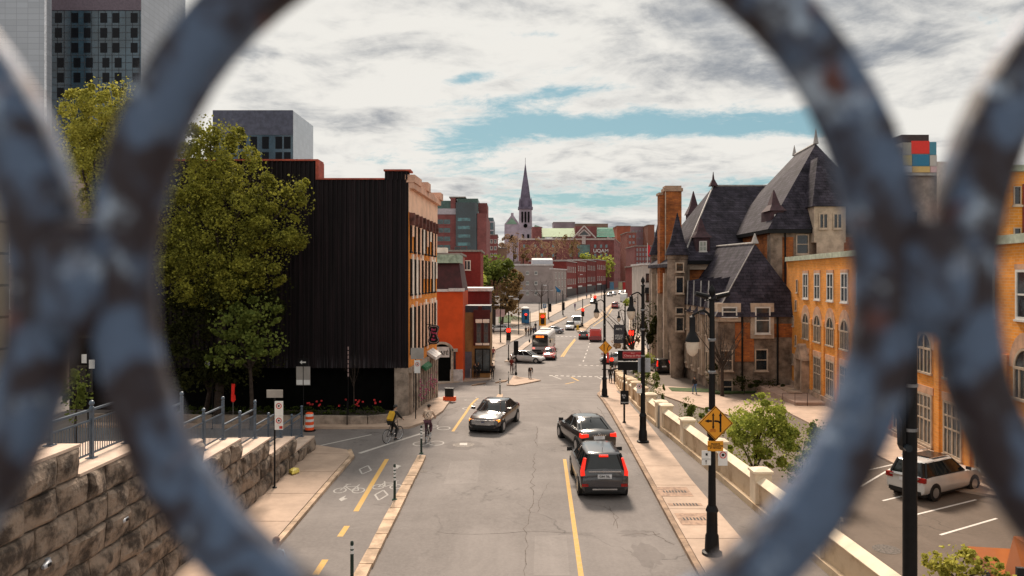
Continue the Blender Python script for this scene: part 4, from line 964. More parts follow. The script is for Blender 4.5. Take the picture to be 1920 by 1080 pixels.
def dormer(px, d, w_, zb, zh, zt, parent=cs):
    x = PX(px, d); 
    dm = MB(); dm.box(x - w_ / 2, x + w_ / 2, d, d + 3.2, zb, zh); o = bldc(dm, 'dormer', M_MAR)
    r_ = MB(); r_.loft([[(x + s * (w_ / 2 + .25) * e, d + 1.2 + t * (1.4) * e, z_) for s, t in ((-1, -1), (1, -1), (1, 1), (-1, 1))] for e, z_ in ((1, zh), (.5, zh + (zt - zh) * .3), (.05, zt))]); cb(r_); r_.build('dormer_roof', M_MAR, o)
    a, b = winmesh(w_ * .55, (zh - zb) * .6, 'double', M_WF, mat('pale_pane', (.35, .38, .33), .2)); wv = inst('window', a, o, (x - O.x, d - O.y, zb + (zh - zb) * .2 - O.z)); inst('pane', b, wv, (0, 0, 0))
dormer(1318, 86.3, 1.6, 14.6, 16.6, 19.0)
dormer(1458, 78.4, 1.3, 17.0, 19.0, 21.3)
dormer(1430, 86.0, 1.6, 14.6, 16.2, 17.6)
# small spire behind left
m = MB(); x, y = PX(1300, 104), 104.0; m.box(x - .85, x + .85, y - .85, y + .85, 14, 20.7); o = bldc(m, 'stair_turret', M_MAR)
m = MB(); m.loft([[(x + s * r_, y + t * r_, z_) for s, t in ((-1, -1), (1, -1), (1, 1), (-1, 1))] for r_, z_ in ((1.05, 20.7), (.5, 22.0), (.04, 24.0))]); cb(m); m.build('turret_roof', M_MAR, o)
m = MB(); m.box(x + .8, x + 2.6, y - .4, y + 3, 14, 21.9); cb(m); m.build('turret_annex', M_MAR, o)
# chimney
m = MB(); xa, xb = PX(1247, 92), PX(1278, 92); m.box(xa, xb, 92, 93.6, 10, 22.6); m.box(xa - .55, xa - .03, 92.4, 94, 10, 22.2); ck = bldc(m, 'chimney', M_BRC)
m = MB(); m.box(xa - .15, xb + .15, 91.85, 93.75, 22.6, 23.0); m.box(xa + .02, xb - .02, 91.97, 93.6, 23.0, 23.3); m.box(xa - .7, xa - .16, 92.3, 94.1, 22.2, 22.5); cb(m); m.build('chimney_cap', mat('buff_stone', (.36, .24, .17), .9, var=.2), ck)
m = MB(); m.box(xa - .02, xa + .10, 91.93, 92, 10, 22.6); cb(m); m.build('chimney_edge', M_CSL, ck)
# turrets
def turret(px, d, r_, ztop, zapex, zcor, low, sd_):
    x = PX(px, d)
    m = MB(); m.lathe([(low, gC - 1), (low, zcor - 1.2), (r_, zcor), (r_, ztop - .5), (r_ + .08, ztop - .45), (r_ + .08, ztop)], 16, (x, d)); o = bldc(m, 'turret', M_CST, smooth=True)
    m = MB(); m.lathe([(r_ + .32, ztop - .02), (r_ + .3, ztop + .05), (r_ * .72, ztop + (zapex - ztop) * .33), (r_ * .36, ztop + (zapex - ztop) * .68), (.03, zapex)], 16, (x, d)); cb(m); m.build('turret_roof', M_SL, o, smooth=True)
    return o, x
o, x = turret(1270, 84, 1.12, 14.5, 19.3, 4.9, .75, 1)
for (z_, h_) in ((12.6, 1.05), (10.2, 1.9), (6.0, 1.6), (7.9, .8)):
    ww = inst('window', winmesh(.95, h_, 'plain', M_CSL, M_GLS, .12)[0], o, (x - O.x, 84 - 1.12 - O.y, z_ - O.z)); inst('pane', winmesh(.95, h_, 'plain', M_CSL, M_GLS, .12)[1], ww, (0, -.03, 0))
o, x = turret(1237, 100, 1.15, 15.0, 20.4, 3.5, 1.15, 2)
# side wall between turrets and along the left
m = MB(); m.box(18.9, 20.1, 84.5, 103, gC - 1, 13.4); o = bldc(m, 'side_wall', M_CST)
m = MB(); 
for k in range(4): m.box(18.4, 18.9, 86.5 + k * 3.9, 87.1 + k * 3.9, gC - 1, 12.5)
bldc(m, 'pilasters', M_CSL)
m = MB(); m.box(18.2, 20, 84.9, 100, 13.2, 13.6); m.add([(18.2, 85, 13.6), (18.2, 100, 13.6), (20.2, 100, 15.2), (20.2, 85, 15.2)], [(0, 1, 2, 3)]); bldc(m, 'side_eaves', M_SL)
for k in range(3):
    for z_ in (3.2, 7.2, 10.4): 
        q = winmesh(1.3, 1.9, 'sash', M_CSL, M_GLS); ww = inst('window', q[0], cs, (18.88 - O.x, 88.8 + k * 3.9 - O.y, z_ - O.z), R(-90)); inst('pane', q[1], ww, (0, 0, 0))
# front wing with steep hipped roof
m = MB(); m.box(19.6, 27.8, 71, 86, gC - 2, 8.3); wg = bldc(m, 'front_wing', M_CST)
m = MB(); m.box(24.6, 27.8, 70.95, 71, 6.3, 7.6); m.box(21.2, 23.0, 70.93, 71, 4.0, 7.7); cb(m); m.build('brick_panel', M_BRC, wg)
m = MB(); m.add([(19.2, 70.6, 8.25), (28.2, 70.6, 8.25), (28.2, 88, 8.25), (19.2, 88, 8.25), (23.7, 72.9, 15.3), (23.9, 89, 15.6)], [(0, 1, 4), (1, 2, 5, 4), (2, 3, 5), (3, 0, 4, 5), (0, 3, 2, 1)])
wr = bldc(m, 'wing_roof', M_SL)
m = MB(); m.tube([(23.7, 72.9, 15.35), (23.9, 89, 15.65)], .14, 6); m.tube([(19.2, 70.6, 8.3), (23.7, 72.9, 15.3)], .06, 5); m.loft([[(23.7 + s * r_, 72.9 + t * r_, z_) for s, t in ((-1, -1), (1, -1), (1, 1), (-1, 1))] for r_, z_ in ((.3, 15.3), (.03, 16.3))]); cb(m); m.build('ridge_cap', M_LEAD, wr)
def wdorm(xc, w_, z0, z1, d=71):
    m = MB(); m.box(xc - w_ / 2 - .3, xc + w_ / 2 + .3, d - .25, d + 1.0, z0 - .4, z1 + .35); o = bldc(m, 'wall_dormer', M_CSL); return o
def pw(par_, x, y, z, w_, h_, st, fm, gm, rz=0): a, b = winmesh(w_, h_, st, fm, gm, .1); q = inst('window', a, par_, (x - O.x, y - O.y, z - O.z), rz); inst('pane', b, q, (0, 0, 0))
for px, zb_ in ((1366, 8.2), (1428, 6.6)):
    x = PX(px, 71); o = wdorm(x, 1.6, zb_, 9.2); pw(o, x, 70.74, zb_ + .05, 1.45, 9.25 - zb_ - .1, 'sash', M_WF, M_GLB)
x = PX(1427, 71); pw(wg, x, 70.98, 3.1, 1.25, 2.1, 'sash', M_CSL, M_GLS); pw(wg, PX(1362, 71), 70.98, 3.1, 1.2, 2.0, 'sash', M_CSL, M_GLS); pw(wg, PX(1362, 71), 70.98, .9, 1.2, 1.4, 'sash', M_CSL, M_GLS)
for px in (1391, 1457): m = MB(); m.tube([(PX(px, 71), 70.85, gC), (PX(px, 71), 70.85, 8.3)], .09, 6); bldc(m, 'drainpipe', M_BLK)
# wall dormers on the left flank of the wing
for k, yy_ in enumerate((73.2, 76.2, 79.2, 82.0)):
    m = MB(); m.box(19.35, 20.6, yy_, yy_ + 1.5, 2, 9.0); o = bldc(m, 'wall_dormer', M_CSL)
    m = MB(); m.add([(19.2, yy_ - .2, 9.0), (19.2, yy_ + 1.7, 9.0), (21.8, yy_ + 1.7, 9.0), (21.8, yy_ - .2, 9.0), (19.5, yy_ + .75, 11.6), (22.2, yy_ + .75, 12.2)], [(0, 1, 4), (1, 2, 5, 4), (2, 3, 5), (3, 0, 4, 5), (0, 3, 2, 1)]); cb(m); m.build('dormer_roof', M_SL, o)
    m = MB(); m.tube([(19.2, yy_ - .2, 9.0), (19.5, yy_ + .75, 11.65)], .07, 5); cb(m); m.build('dormer_trim', M_LEAD, o)
    for z_ in (2.6, 6.3): pw(o, 19.33, yy_ + .75, z_, .85, 2.1, 'plain', M_CSL, M_GLS, R(-90))
# big tower
m = MB(); m.box(27.1, 39, 78, 96, 5, 16.9); tw_ = bldc(m, 'tower_wall', M_BRC)
m = MB(); m.box(27.0, 28.2, 77.9, 79, 5, 16.5); m.box(31.0, 34.0, 77.95, 78, 12.5, 16.9); m.box(29.4, 30.0, 77.96, 78, 12, 16.9); m.box(26.95, 39, 77.92, 78, 16.2, 16.9); m.build  # stone dressings
cb(m); m.build('stone_dressing', M_CST, tw_)
m = MB(); m.box(26.5, 39.6, 77.4, 96.4, 16.6, 17.0); bldc(m, 'eaves', M_BLK)
m = MB(); m.add([(26.5, 77.3, 17.0), (39.8, 77.3, 17.0), (39.8, 97, 17.0), (26.5, 97, 17.0), (33.9, 83.3, 26.9), (34.6, 91.5, 26.9)], [(0, 1, 4), (1, 2, 5, 4), (2, 3, 5), (3, 0, 4, 5), (0, 3, 2, 1)])
tr = bldc(m, 'tower_roof', M_SL)
m = MB(); m.tube([(33.9, 83.3, 26.95), (34.6, 91.5, 26.95)], .16, 6); m.tube([(33.9, 83.3, 26.9), (33.9, 83.3, 28.6)], [.3, .02], 6); m.tube([(34.6, 91.5, 26.9), (34.6, 91.5, 28.2)], [.28, .02], 6); cb(m); m.build('ridge_cap', M_LEAD, tr)
# big dormer with two windows
dx0, dx1 = PX(1522, 77.6), PX(1581, 77.6)
m = MB(); m.box(dx0, dx1, 77.0, 81, 15.6, 19.3); m.box(dx0 + .25, dx1 - .2, 76.97, 77, 14.4, 15.6); bd = bldc(m, 'stone_dormer', M_CSL)
m = MB(); m.add([(dx0 - .3, 76.7, 19.3), (dx1 + .3, 76.7, 19.3), (dx1 + .3, 82, 19.3), (dx0 - .3, 82, 19.3), ((dx0 + dx1) / 2 - .2, 79.6, 24.8), ((dx0 + dx1) / 2, 82.5, 24.8)], [(0, 1, 4), (1, 2, 5, 4), (2, 3, 5), (3, 0, 4, 5), (0, 3, 2, 1)]); cb(m); m.build('dormer_roof', M_SL, bd)
for k in (0, 1): pw(bd, dx0 + .95 + k * 1.45, 76.97, 17.0, .95, 1.6, 'mull', M_CSL, M_GLS)
pw(tw_, PX(1503.5, 78), 77.9, 14.4, 1.35, 2.1, 'sash', M_CSL, M_GLS)
m = MB(); m.tube([(PX(1471, 78), 77.8, 6), (PX(1471, 78), 77.8, 16.8)], .09, 6); bldc(m, 'drainpipe', M_BLK)

# -- orange brick wing
wgr = glot(50) - .6
ow_, Ln, H = block('brick_school_wing', 'long orange brick wing with arched windows and pale green roof edge beside the parking lot', 'building', (26.8, 72.8), (21.8, 22.3), 1.5, 13.55, 12, M_BR_O, cop=.15, coph=.42, roofm=mat('pale_green_coping', (.42, .46, .36), .7))
s_of = lambda px: (72.8 - 19.59 / ((px - 960) / 1400 - .099)) * Ln / 50.5
zo = 1.5
sts = [6.3 + 3.35 * k for k in range(13)]
for i, s_ in enumerate(sts):
    put(ow_, s_, 0, 10.1 - zo, 1.55, 2.25, 'double', M_WF, M_GLB)
    put(ow_, s_, 0, 6.55 - zo, 1.9, 2.3, 'arch', mat('tan_frame', (.40, .31, .23), .7), M_GLB)
    if i > 0: put(ow_, s_, 0, 2.4 - zo, 2.0, 2.9, 'quad', mat('tan_frame', (.40, .31, .23), .7), M_GLB)
for s_ in sts:      # stone arches over the middle row
    m = MB(); zc = 6.55 - zo + 2.3 - .95
    for k in range(10):
        a0, a1 = math.pi * k / 10, math.pi * (k + 1) / 10
        m.prism([(s_ + r_ * math.cos(a), zc + r_ * math.sin(a) * (1.25 if r_ > 1 else 1)) for a, r_ in ((a0, .97), (a0, 1.32), (a1, 1.32), (a1, .97))], -.05, 0)
    bt_ = mat('buff_trim', (.52, .30, .19), .85, var=.2, sc_=1.5); m.build('stone_arch', bt_, ow_); MB().box(s_ - .85, s_ + .85, -.06, 0, 12.36 - zo, 12.6 - zo).build('lintel', bt_, ow_); MB().box(s_ - 1.15, s_ + 1.15, -.06, 0, 5.32 - zo, 5.75 - zo).build('stone_panel', bt_, ow_)
    MB().box(s_ + 1.4, s_ + 1.95, -.10, 0, -1, 8.4 - zo).build('brick_pier', M_BR_O, ow_)
MB().box(0, Ln, -.22, 0, -2, .75).build('stone_base', mat('tan_base', (.36, .25, .18), .9, var=.35, sc_=1.2), ow_)
for z_ in (8.9, 7.4, 5.6, 3.8): put(ow_, 2.3 + (.9 if z_ in (8.9, 5.6) else 0), 0, z_ - zo, .5, 1.0, 'plain', M_CSL, M_GLS)
put(ow_, 3.6, 0, 10.6 - zo, .5, 1.2, 'plain', M_CSL, M_GLS)
m = MB(); s_ = sts[0]; m.box(s_ - 1.2, s_ - .75, -.7, 0, -.5, 3.2); m.box(s_ + .75, s_ + 1.2, -.7, 0, -.5, 3.2); m.prism([(s_ - 1.4, 3.2), (s_ + 1.4, 3.2), (s_, 4.6)], -.7, 0); pt = m.build('portal', mat('tan_base', (.36, .25, .18), .9), ow_)
MB().box(s_ - .7, s_ + .7, -.12, -.02, 0, 2.9).build('door', mat('dark_door', (.03, .012, .01), .5), pt)
MB().box(s_ - 2.2, s_ + 1.8, -1.9, -.8, -.6, .5).build('steps', mat('tan_base', (.36, .25, .18), .9), ow_)
# taller part at right edge + parking side block
tb, Ln, H = fb('tall_brick_block', 'taller orange and dark red brick block at the right frame edge', 'building', 1893, 2300, 322, None, 36, 3, M_BR_O, coph=.3, roofm=mat('pale_green_coping', (.42, .46, .36), .7))
MB().box(.62, 8, -.06, 0, H - 3.4, H - .6).build('brick_panel', M_BR_R, tb)
for z_ in (H - 1.6, H - 3.6): put(tb, .35, 0, z_, .35, .9, 'plain', M_CSL, M_GLS)
# coloured roof box on a far tower
ct, Ln, H = fb('colour_panel_tower', 'far concrete tower carrying a box of red, blue, yellow and grey squares', 'building', 1640, 1800, 330, None, 152, 14, mat('tower_concrete', (.26, .22, .20), .9, var=.25, sc_=.4))
d = 151.0; ox = PX(1640, 152); gz = lambda py: PZ(py, d) - groad(152); lx = lambda px: PX(px, d) - ox
MB().box(lx(1757), lx(1800), -.9, 10, H, gz(303)).build('side_parapet', mat('beige_wall', (.52, .44, .36), .9), ct)
MB().box(lx(1757), lx(1800), -1.05, -.9, 0, gz(303)).build('light_wall', mat('beige_wall', (.52, .44, .36), .9), ct)
MB().box(lx(1692), lx(1757), -.8, 9, H, gz(267)).build('roof_box', mat('box_grey', (.30, .29, .28), .8), ct)
MB().box(lx(1660), lx(1692), -.5, 9, H, gz(275)).build('roof_box_side', mat('tower_concrete', (.26, .22, .20), .9), ct)
MB().box(lx(1700), lx(1752), 1, 8, gz(267), gz(249)).build('plant_room', mat('plant_dark', (.05, .035, .035), .8), ct)
for (x0, x1, y0, y1, cc) in ((1693, 1709, 267, 290, (.30, .28, .24)), (1709.3, 1743, 264, 288, (.68, .03, .02)), (1743.3, 1756, 266, 290, (.06, .22, .30)), (1693, 1710, 291, 310, (.42, .34, .12)), (1711, 1743, 289.5, 311, (.02, .16, .28)),
                         (1744, 1757, 291, 311, (.45, .42, .38)), (1693, 1710, 312, 323, (.45, .46, .48)), (1711, 1744, 312, 323, (.55, .38, .14)), (1745, 1757, 312, 323, (.55, .36, .36))):
    MB().box(lx(x0), lx(x1), -.95, -.8, gz(y1), gz(y0)).build('colour_panel', mat('panel_%02d%02d%02d' % tuple(int(v * 99) for v in cc), cc, .6, var=.04), ct)
# ------------------------------------------------------------------ stone retaining wall with steps and railing (left)
M_ROCK = mat('rock_face', (.070, .053, .043), .95, var=.3, sc_=2.1, bump=.9, bsc=9, det=11, c2=(.27, .21, .165), lo_=.36, hi_=.6)
M_CAPL = mat('step_cap', (.60, .46, .37), .85, var=.12, sc_=1.5)
M_RAIL = mat('blue_grey_paint', (.09, .12, .16), .45, .2, var=.15, sc_=4)
FX = -9.42; YF, DY, ZT0, DZ = 35.4, 3.2, 4.44, .65
sw = thing('stone_wall', 'rock faced stone retaining wall stepping down along the left sidewalk', 'wall', (FX, 20, 3.6))
O2 = Vector((FX, 20, 3.6)); rr = random.Random(11)
def blockface(m, y0, y1, z0, z1, seed):
    us = [0, .02, .10, .22, .36, .5, .64, .78, .90, .98, 1]; vss = [0, .03, .14, .30, .5, .70, .86, .97, 1]; nu, nv = 10, 8; g = .008; vs = []
    a_ = rr.uniform(.07, .17); pls = [(rr.uniform(.05, .17), rr.uniform(-.22, .22), rr.uniform(-.22, .22)) for _ in range(5)]
    for j in range(nv + 1):
        for i in range(nu + 1):
            u, v = us[i], vss[j]
            y = y0 + g + (y1 - y0 - 2 * g) * u; z = z0 + g + (z1 - z0 - 2 * g) * v
            e = min(1, min(u, 1 - u, v * .6, (1 - v) * .6) * 14)
            n_ = noise.noise(Vector((y * 2.2, z * 2.6, seed))) * .13 + abs(noise.noise(Vector((y * 5, z * 5, seed * 2.1)))) * .09
            bulge = (min(p_[0] + p_[1] * (u - .5) + p_[2] * (v - .5) for p_ in pls) + .06 + n_ * .35) * e ** .4
            if i in (0, nu) or j in (0, nv): bulge = -.07
            vs.append((FX + max(-.10, bulge), y + noise.noise(Vector((y, z, 9))) * .02 * e, z))
    fs = [(j * (nu + 1) + i, j * (nu + 1) + i + 1, (j + 1) * (nu + 1) + i + 1, (j + 1) * (nu + 1) + i) for j in range(nv) for i in range(nu)]
    m.add(vs, fs)
m = MB(O2)
for j in range(-2, 10):
    ye = YF - DY * max(j, 0); y = ye; z1 = ZT0 + DZ * j
    while y > 5:
        l_ = rr.uniform(.7, 1.5); y0 = max(4.5, y - l_); blockface(m, y0, y, z1 - DZ, z1, j * 3.3 + y); y = y0
    if j >= 0:        # end face of the course (facing down the street)
        pass
m.v = [v - O2 + O2 for v in m.v]
o = m.build('stonework', M_ROCK, sw, smooth=False, fix=False); 
m = MB(O2)
for k in range(10):
    y1 = YF - DY * k; y0 = YF - DY * (k + 1) if k < 9 else 3; zt = ZT0 + DZ * k
    m.box(FX - 1.55, FX - .09, y0, y1 - .002, 1.5, zt - .02)
m.build('core', M_ROCK, sw)
for k in range(10):
    y1 = YF - DY * k; y0 = YF - DY * (k + 1) if k < 9 else 3; zt = ZT0 + DZ * k
    m = MB(O2); m.box(FX - 1.62, FX + .05, y0 + .0, y1 + .04, zt - .02, zt + .045); m.build('cap', M_CAPL, sw)
m = MB()
for k in range(10):
    y1 = YF - DY * k; m.box(FX - 9, FX - 1.56, y1 - DY, y1, 1.5, ZT0 + DZ * k - .35)
o = m.build('stairs', mat('stair_concrete', (.16, .13, .11), .9)); o['kind'] = 'structure'
for k, (px, py) in enumerate(((235, 970), (90, 1053))):
    d = 1400 * 9.33 / (960 - px); p = A(px, py, d)
    l_ = thing('wall_light', ('small grey wall lamp fixed to the stone wall, upper of two', 'small grey wall lamp fixed to the stone wall, lower and nearer of two')[k], 'light', (FX + .1, p.y, p.z), 0, 'wall lamps on the stone wall')
    m = MB(); m.tube([(0, 0, 0), (.02, -.02, 0), (.06, -.22, -.02), (.05, -.26, -.02)], [.055, .06, .055, .04], 10); m.build('housing', mat('lamp_grey', (.36, .38, .42), .4, .3), l_, smooth=True)
    m = MB(); m.box(.11, .125, -.2, -.1, -.03, .03); m.build('lens', M_BLK, l_); m = MB(); m.box(-.06, .02, -.05, .05, -.07, .07); m.build('mounting_plate', mat('lamp_grey', (.36, .38, .42)), l_)
rl_ = thing('railing', 'blue grey steel railing with ball topped posts on the stepped stone wall', 'railing', (FX - .5, 20, 4.4)); O3 = Vector((FX - .5, 20, 4.4)); RXX = FX - .5
for k in range(8):
    y1 = YF - DY * k - .18; y0 = y1 - DY; zt = ZT0 + DZ * k + .045
    for yy_, hh_ in ((y1, 1.42), (y1 - DY * .5, 1.30)):
        m = MB(O3); m.box(RXX - .04, RXX + .04, yy_ - .04, yy_ + .04, zt, zt + hh_ - .12); m.lathe([(.055, zt + hh_ - .13), (.055, zt + hh_ - .09), (.03, zt + hh_ - .07), (.06, zt + hh_ - .03), (.065, zt + hh_), (.045, zt + hh_ + .05), (.0, zt + hh_ + .07)], 8, (RXX, yy_))
        m.box(RXX - .1, RXX + .1, yy_ - .1, yy_ + .1, zt, zt + .02); m.build('post', M_RAIL, rl_)
    m = MB(O3); m.box(RXX - .03, RXX + .03, y0 + .04, y1 - .04, zt + 1.12, zt + 1.17); m.box(RXX - .02, RXX + .02, y0 + .04, y1 - .04, zt + .88, zt + .92); m.box(RXX - .02, RXX + .02, y0 + .3, y1 - .04, zt + .10, zt + .14); m.build('rail', M_RAIL, rl_)
    m = MB(O3); n = 30
    for i in range(n): yy_ = y0 + .1 + (DY - .2) * i / (n - 1); m.box(RXX - .008, RXX + .008, yy_ - .008, yy_ + .008, zt + .12, zt + .9)
    m.build('balusters', M_RAIL, rl_)
# ------------------------------------------------------------------ parapet wall on the right
pwall = thing('parapet_wall', 'cream concrete parapet with sloping caps and square piers beside the right sidewalk', 'wall', (8.5, 40, 3.6)); O4 = Vector((8.5, 40, 3.6))
ys = [6.0, 11.2, 16.4, 21.5, 26.4, 31.0, 35.6, 39.6, 40.7, 43.5, 46.5, 49.5, 52.5, 56, 60, 64, 68, 72, 76, 80]
def wz(y): return groad(y) + .12
m = MB(O4); cp = MB(O4); pn = MB(O4)
for a, b in zip(ys, ys[1:]):
    if abs(a - 39.6) < .01: continue      # the gap with the metal plate
    xa, xb = par(a), par(b); za, zb = wz(a), wz(b); stp = min(za, zb) if False else None
    n = 3
    for q in range(n):
        f0, f1 = q / n, (q + 1) / n; y0_, y1_ = a + (b - a) * f0, a + (b - a) * f1
        x0_, x1_ = xa + (xb - xa) * f0, xa + (xb - xa) * f1; z0_, z1_ = wz(y0_) + .98, wz(y1_) + .98
        def seg(mb, dx0, dx1, lo_, hi0, hi1):
            mb.loft([[(x_ + dx0, y_, lo_), (x_ + dx1, y_, lo_), (x_ + dx1, y_, h_), (x_ + dx0, y_, h_)] for x_, y_, h_ in ((x0_, y0_, hi0), (x1_, y1_, hi1))])
        seg(m, .0, .30, -.5, z0_, z1_); seg(cp, -.10, .42, min(z0_, z1_), z0_ + .02, z1_ + .02)
        cp.loft([[(x_ - .10, y_, h_ + .02), (x_ + .16, y_, h_ + .20), (x_ + .42, y_, h_ + .02)] for x_, y_, h_ in ((x0_, y0_, z0_), (x1_, y1_, z1_))])
        seg(pn, -.16, -.002, wz(y0_) - .3, wz(y0_) + .22, wz(y1_) + .22)
m.build('wall', M_CONC, pwall); cp.build('cap', M_CAP, pwall); pn.build('plinth', M_CONC, pwall)
for y in ys:
    if y > 78: continue
    x = par(y); m = MB(O4); z = wz(y)
    m.box(x - .12, x + .46, y - .3, y + .3, -.5, z + 1.28); m.loft([[(x + .17 + s * r_, y + t * r_, zz_) for s, t in ((-1, -1), (1, -1), (1, 1), (-1, 1))] for r_, zz_ in ((.35, z + 1.28), (.35, z + 1.36), (.12, z + 1.44))]); m.build('pier', M_CAP if y < 45 else M_CONC, pwall)
m = MB(O4); x = par(40.1); m.box(x - .02, x + .04, 39.85, 40.4, wz(40), wz(40) + 1.15); m.box(x - .06, x + .08, 39.82, 39.9, wz(40), wz(40) + 1.2); m.box(x - .06, x + .08, 40.36, 40.44, wz(40), wz(40) + 1.2); m.build('metal_gate', mat('galvanised', (.22, .25, .30), .4, .5), pwall)
# planter kerb at the black building
m = MB(); pl_ = [(-23.5, 42.0), (-8.0, 41.35), (-6.9, 41.9), (-6.75, 43.2)]
for a, b in zip(pl_, pl_[1:]):
    v = Vector((b[0] - a[0], b[1] - a[1], 0)).normalized(); n_ = Vector((-v.y, v.x, 0)) * .14
    a3, b3 = Vector((a[0], a[1], 0)), Vector((b[0], b[1], 0))
    m.loft([[(p_ - n_) + Vector((0, 0, 3.5)), (p_ + n_) + Vector((0, 0, 3.5)), (p_ + n_) + Vector((0, 0, 4.32)), (p_ - n_) + Vector((0, 0, 4.32))] for p_ in (a3, b3)])
m.o = Vector((-12, 42, 3.8)); o = m.build('planter_wall', M_STN); tag(o, 'low curved stone planter wall in front of the black building', 'planter')
m = MB(); m.add([(-23.4, 42.1, 4.2), (-8, 41.5, 4.2), (-7, 42, 4.2), (-6.9, 43.9, 4.2), (-23.4, 43.9, 4.2)], [(0, 1, 2, 3, 4)]); o = m.build('planter_soil', mat('soil', (.03, .022, .015), .95)); o['kind'] = 'structure'

# ------------------------------------------------------------------ vegetation
def leafmat(name, c, c2, tr=.35):
    if name in MATS: return MATS[name]
    M = bpy.data.materials.new(name); M.use_nodes = True; t = M.node_tree; b = t.nodes['Principled BSDF']; out = t.nodes['Material Output']
    ge = t.nodes.new('ShaderNodeNewGeometry'); tcn = t.nodes.new('ShaderNodeTexCoord').outputs['Object']
    f = mth(t, 'ADD', mth(t, 'MULTIPLY', ge.outputs['Random Per Island'], .6), mth(t, 'MULTIPLY', smooth(t, nz(t, tcn, 1.1, 4, .6), .35, .65), .4))
    cc = mixc(t, f, c, c2); t.links.new(cc, b.inputs['Base Color']); b.inputs['Roughness'].default_value = .8; b.inputs['Specular IOR Level'].default_value = .15
    tn = t.nodes.new('ShaderNodeBsdfTranslucent'); t.links.new(cc, tn.inputs[0])
    ms = t.nodes.new('ShaderNodeMixShader'); ms.inputs[0].default_value = tr; t.links.new(b.outputs[0], ms.inputs[1]); t.links.new(tn.outputs[0], ms.inputs[2]); t.links.new(ms.outputs[0], out.inputs[0])
    MATS[name] = M; return M
LM = {'olive': leafmat('olive_leaves', (.045, .050, .010), (.42, .41, .065)), 'yellow': leafmat('yellow_green_leaves', (.16, .16, .02), (.58, .54, .11)), 'fresh': leafmat('fresh_leaves', (.14, .19, .025), (.55, .58, .12)),
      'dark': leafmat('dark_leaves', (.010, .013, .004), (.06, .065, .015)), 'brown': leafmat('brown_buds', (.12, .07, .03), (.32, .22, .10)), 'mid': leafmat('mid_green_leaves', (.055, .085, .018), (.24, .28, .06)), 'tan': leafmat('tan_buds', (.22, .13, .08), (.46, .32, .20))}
M_BARK = mat('bark', (.045, .032, .025), .95, var=.4, sc_=5, bump=.5)
def leaves(m, blobs, size, seed, dens=1.0, flat=.0):
    rr = random.Random(seed); vs = []; fs = []
    for (cx, cy, cz, rx, ry, rz_, n) in blobs:
        sub = [(rr.gauss(0, .5), rr.gauss(0, .5), rr.gauss(0, .5), rr.uniform(.16, .36)) for _ in range(max(5, int(n / 260)))]
        for i in range(int(n * dens)):
            if rr.random() < .82:
                s_ = sub[rr.randrange(len(sub))]
                th_, ph = rr.uniform(0, 6.283), math.acos(rr.uniform(-1, 1)); q = s_[3] * (rr.uniform(.35, 1) ** .4)
                a, b, c = s_[0] + q * math.sin(ph) * math.cos(th_), s_[1] + q * math.sin(ph) * math.sin(th_), s_[2] + q * math.cos(ph)
            else: a, b, c = rr.gauss(0, .5), rr.gauss(0, .5), rr.gauss(0, .5)
            l_ = math.sqrt(a * a + b * b + c * c)
            if l_ > 1.05: a, b, c = a / l_, b / l_, c / l_
            p = Vector((cx + a * rx, cy + b * ry, cz + c * rz_)); s0 = size * rr.uniform(.6, 1.4)
            u = Vector((rr.gauss(0, 1), rr.gauss(0, 1), rr.gauss(0, .7))).normalized(); w_ = u.orthogonal(); w_.rotate(Matrix.Rotation(rr.uniform(0, 6.28), 3, u))
            k = len(vs); vs += [p - u * s0 * .5, p + w_ * s0 * .32, p + u * s0 * .5, p - w_ * s0 * .32]; fs.append([k, k + 1, k + 2, k + 3])
    b_ = len(m.v); m.v += vs; m.f += [[b_ + i for i in f] for f in fs]
def limbs(m, base, tips, r0, seed, droop=0.0, twig=0, tl=1.0):
    rr = random.Random(seed); base = Vector(base)
    for t in tips:
        t = Vector(t); mid = base.lerp(t, .5) + Vector((rr.uniform(-.3, .3), rr.uniform(-.3, .3), rr.uniform(0, .4))) * (t - base).length * .25
        m.tube([base, mid, t], [r0, r0 * .55, r0 * .15], 5, cap=False)
        for _ in range(twig):
            f_ = rr.uniform(.3, 1); q = (mid.lerp(t, (f_ - .5) * 2) if f_ > .5 else base.lerp(mid, f_ * 2))
            dirn = Vector((rr.gauss(0, 1), rr.gauss(0, 1), rr.gauss(.3, .7))).normalized() * tl * rr.uniform(.5, 1.2)
            e = q + dirn; m.tube([q, q + dirn * .5 + Vector((0, 0, -.05)), e], [r0 * .16, r0 * .1, r0 * .04], 3, cap=False)
            for _ in range(3):
                q2 = q.lerp(e, rr.uniform(.3, .95)); d2 = Vector((rr.gauss(0, 1), rr.gauss(0, 1), rr.gauss(.3, .7))).normalized() * tl * rr.uniform(.25, .55)
                m.tube([q2, q2 + d2], [r0 * .06, r0 * .025], 3, cap=False)
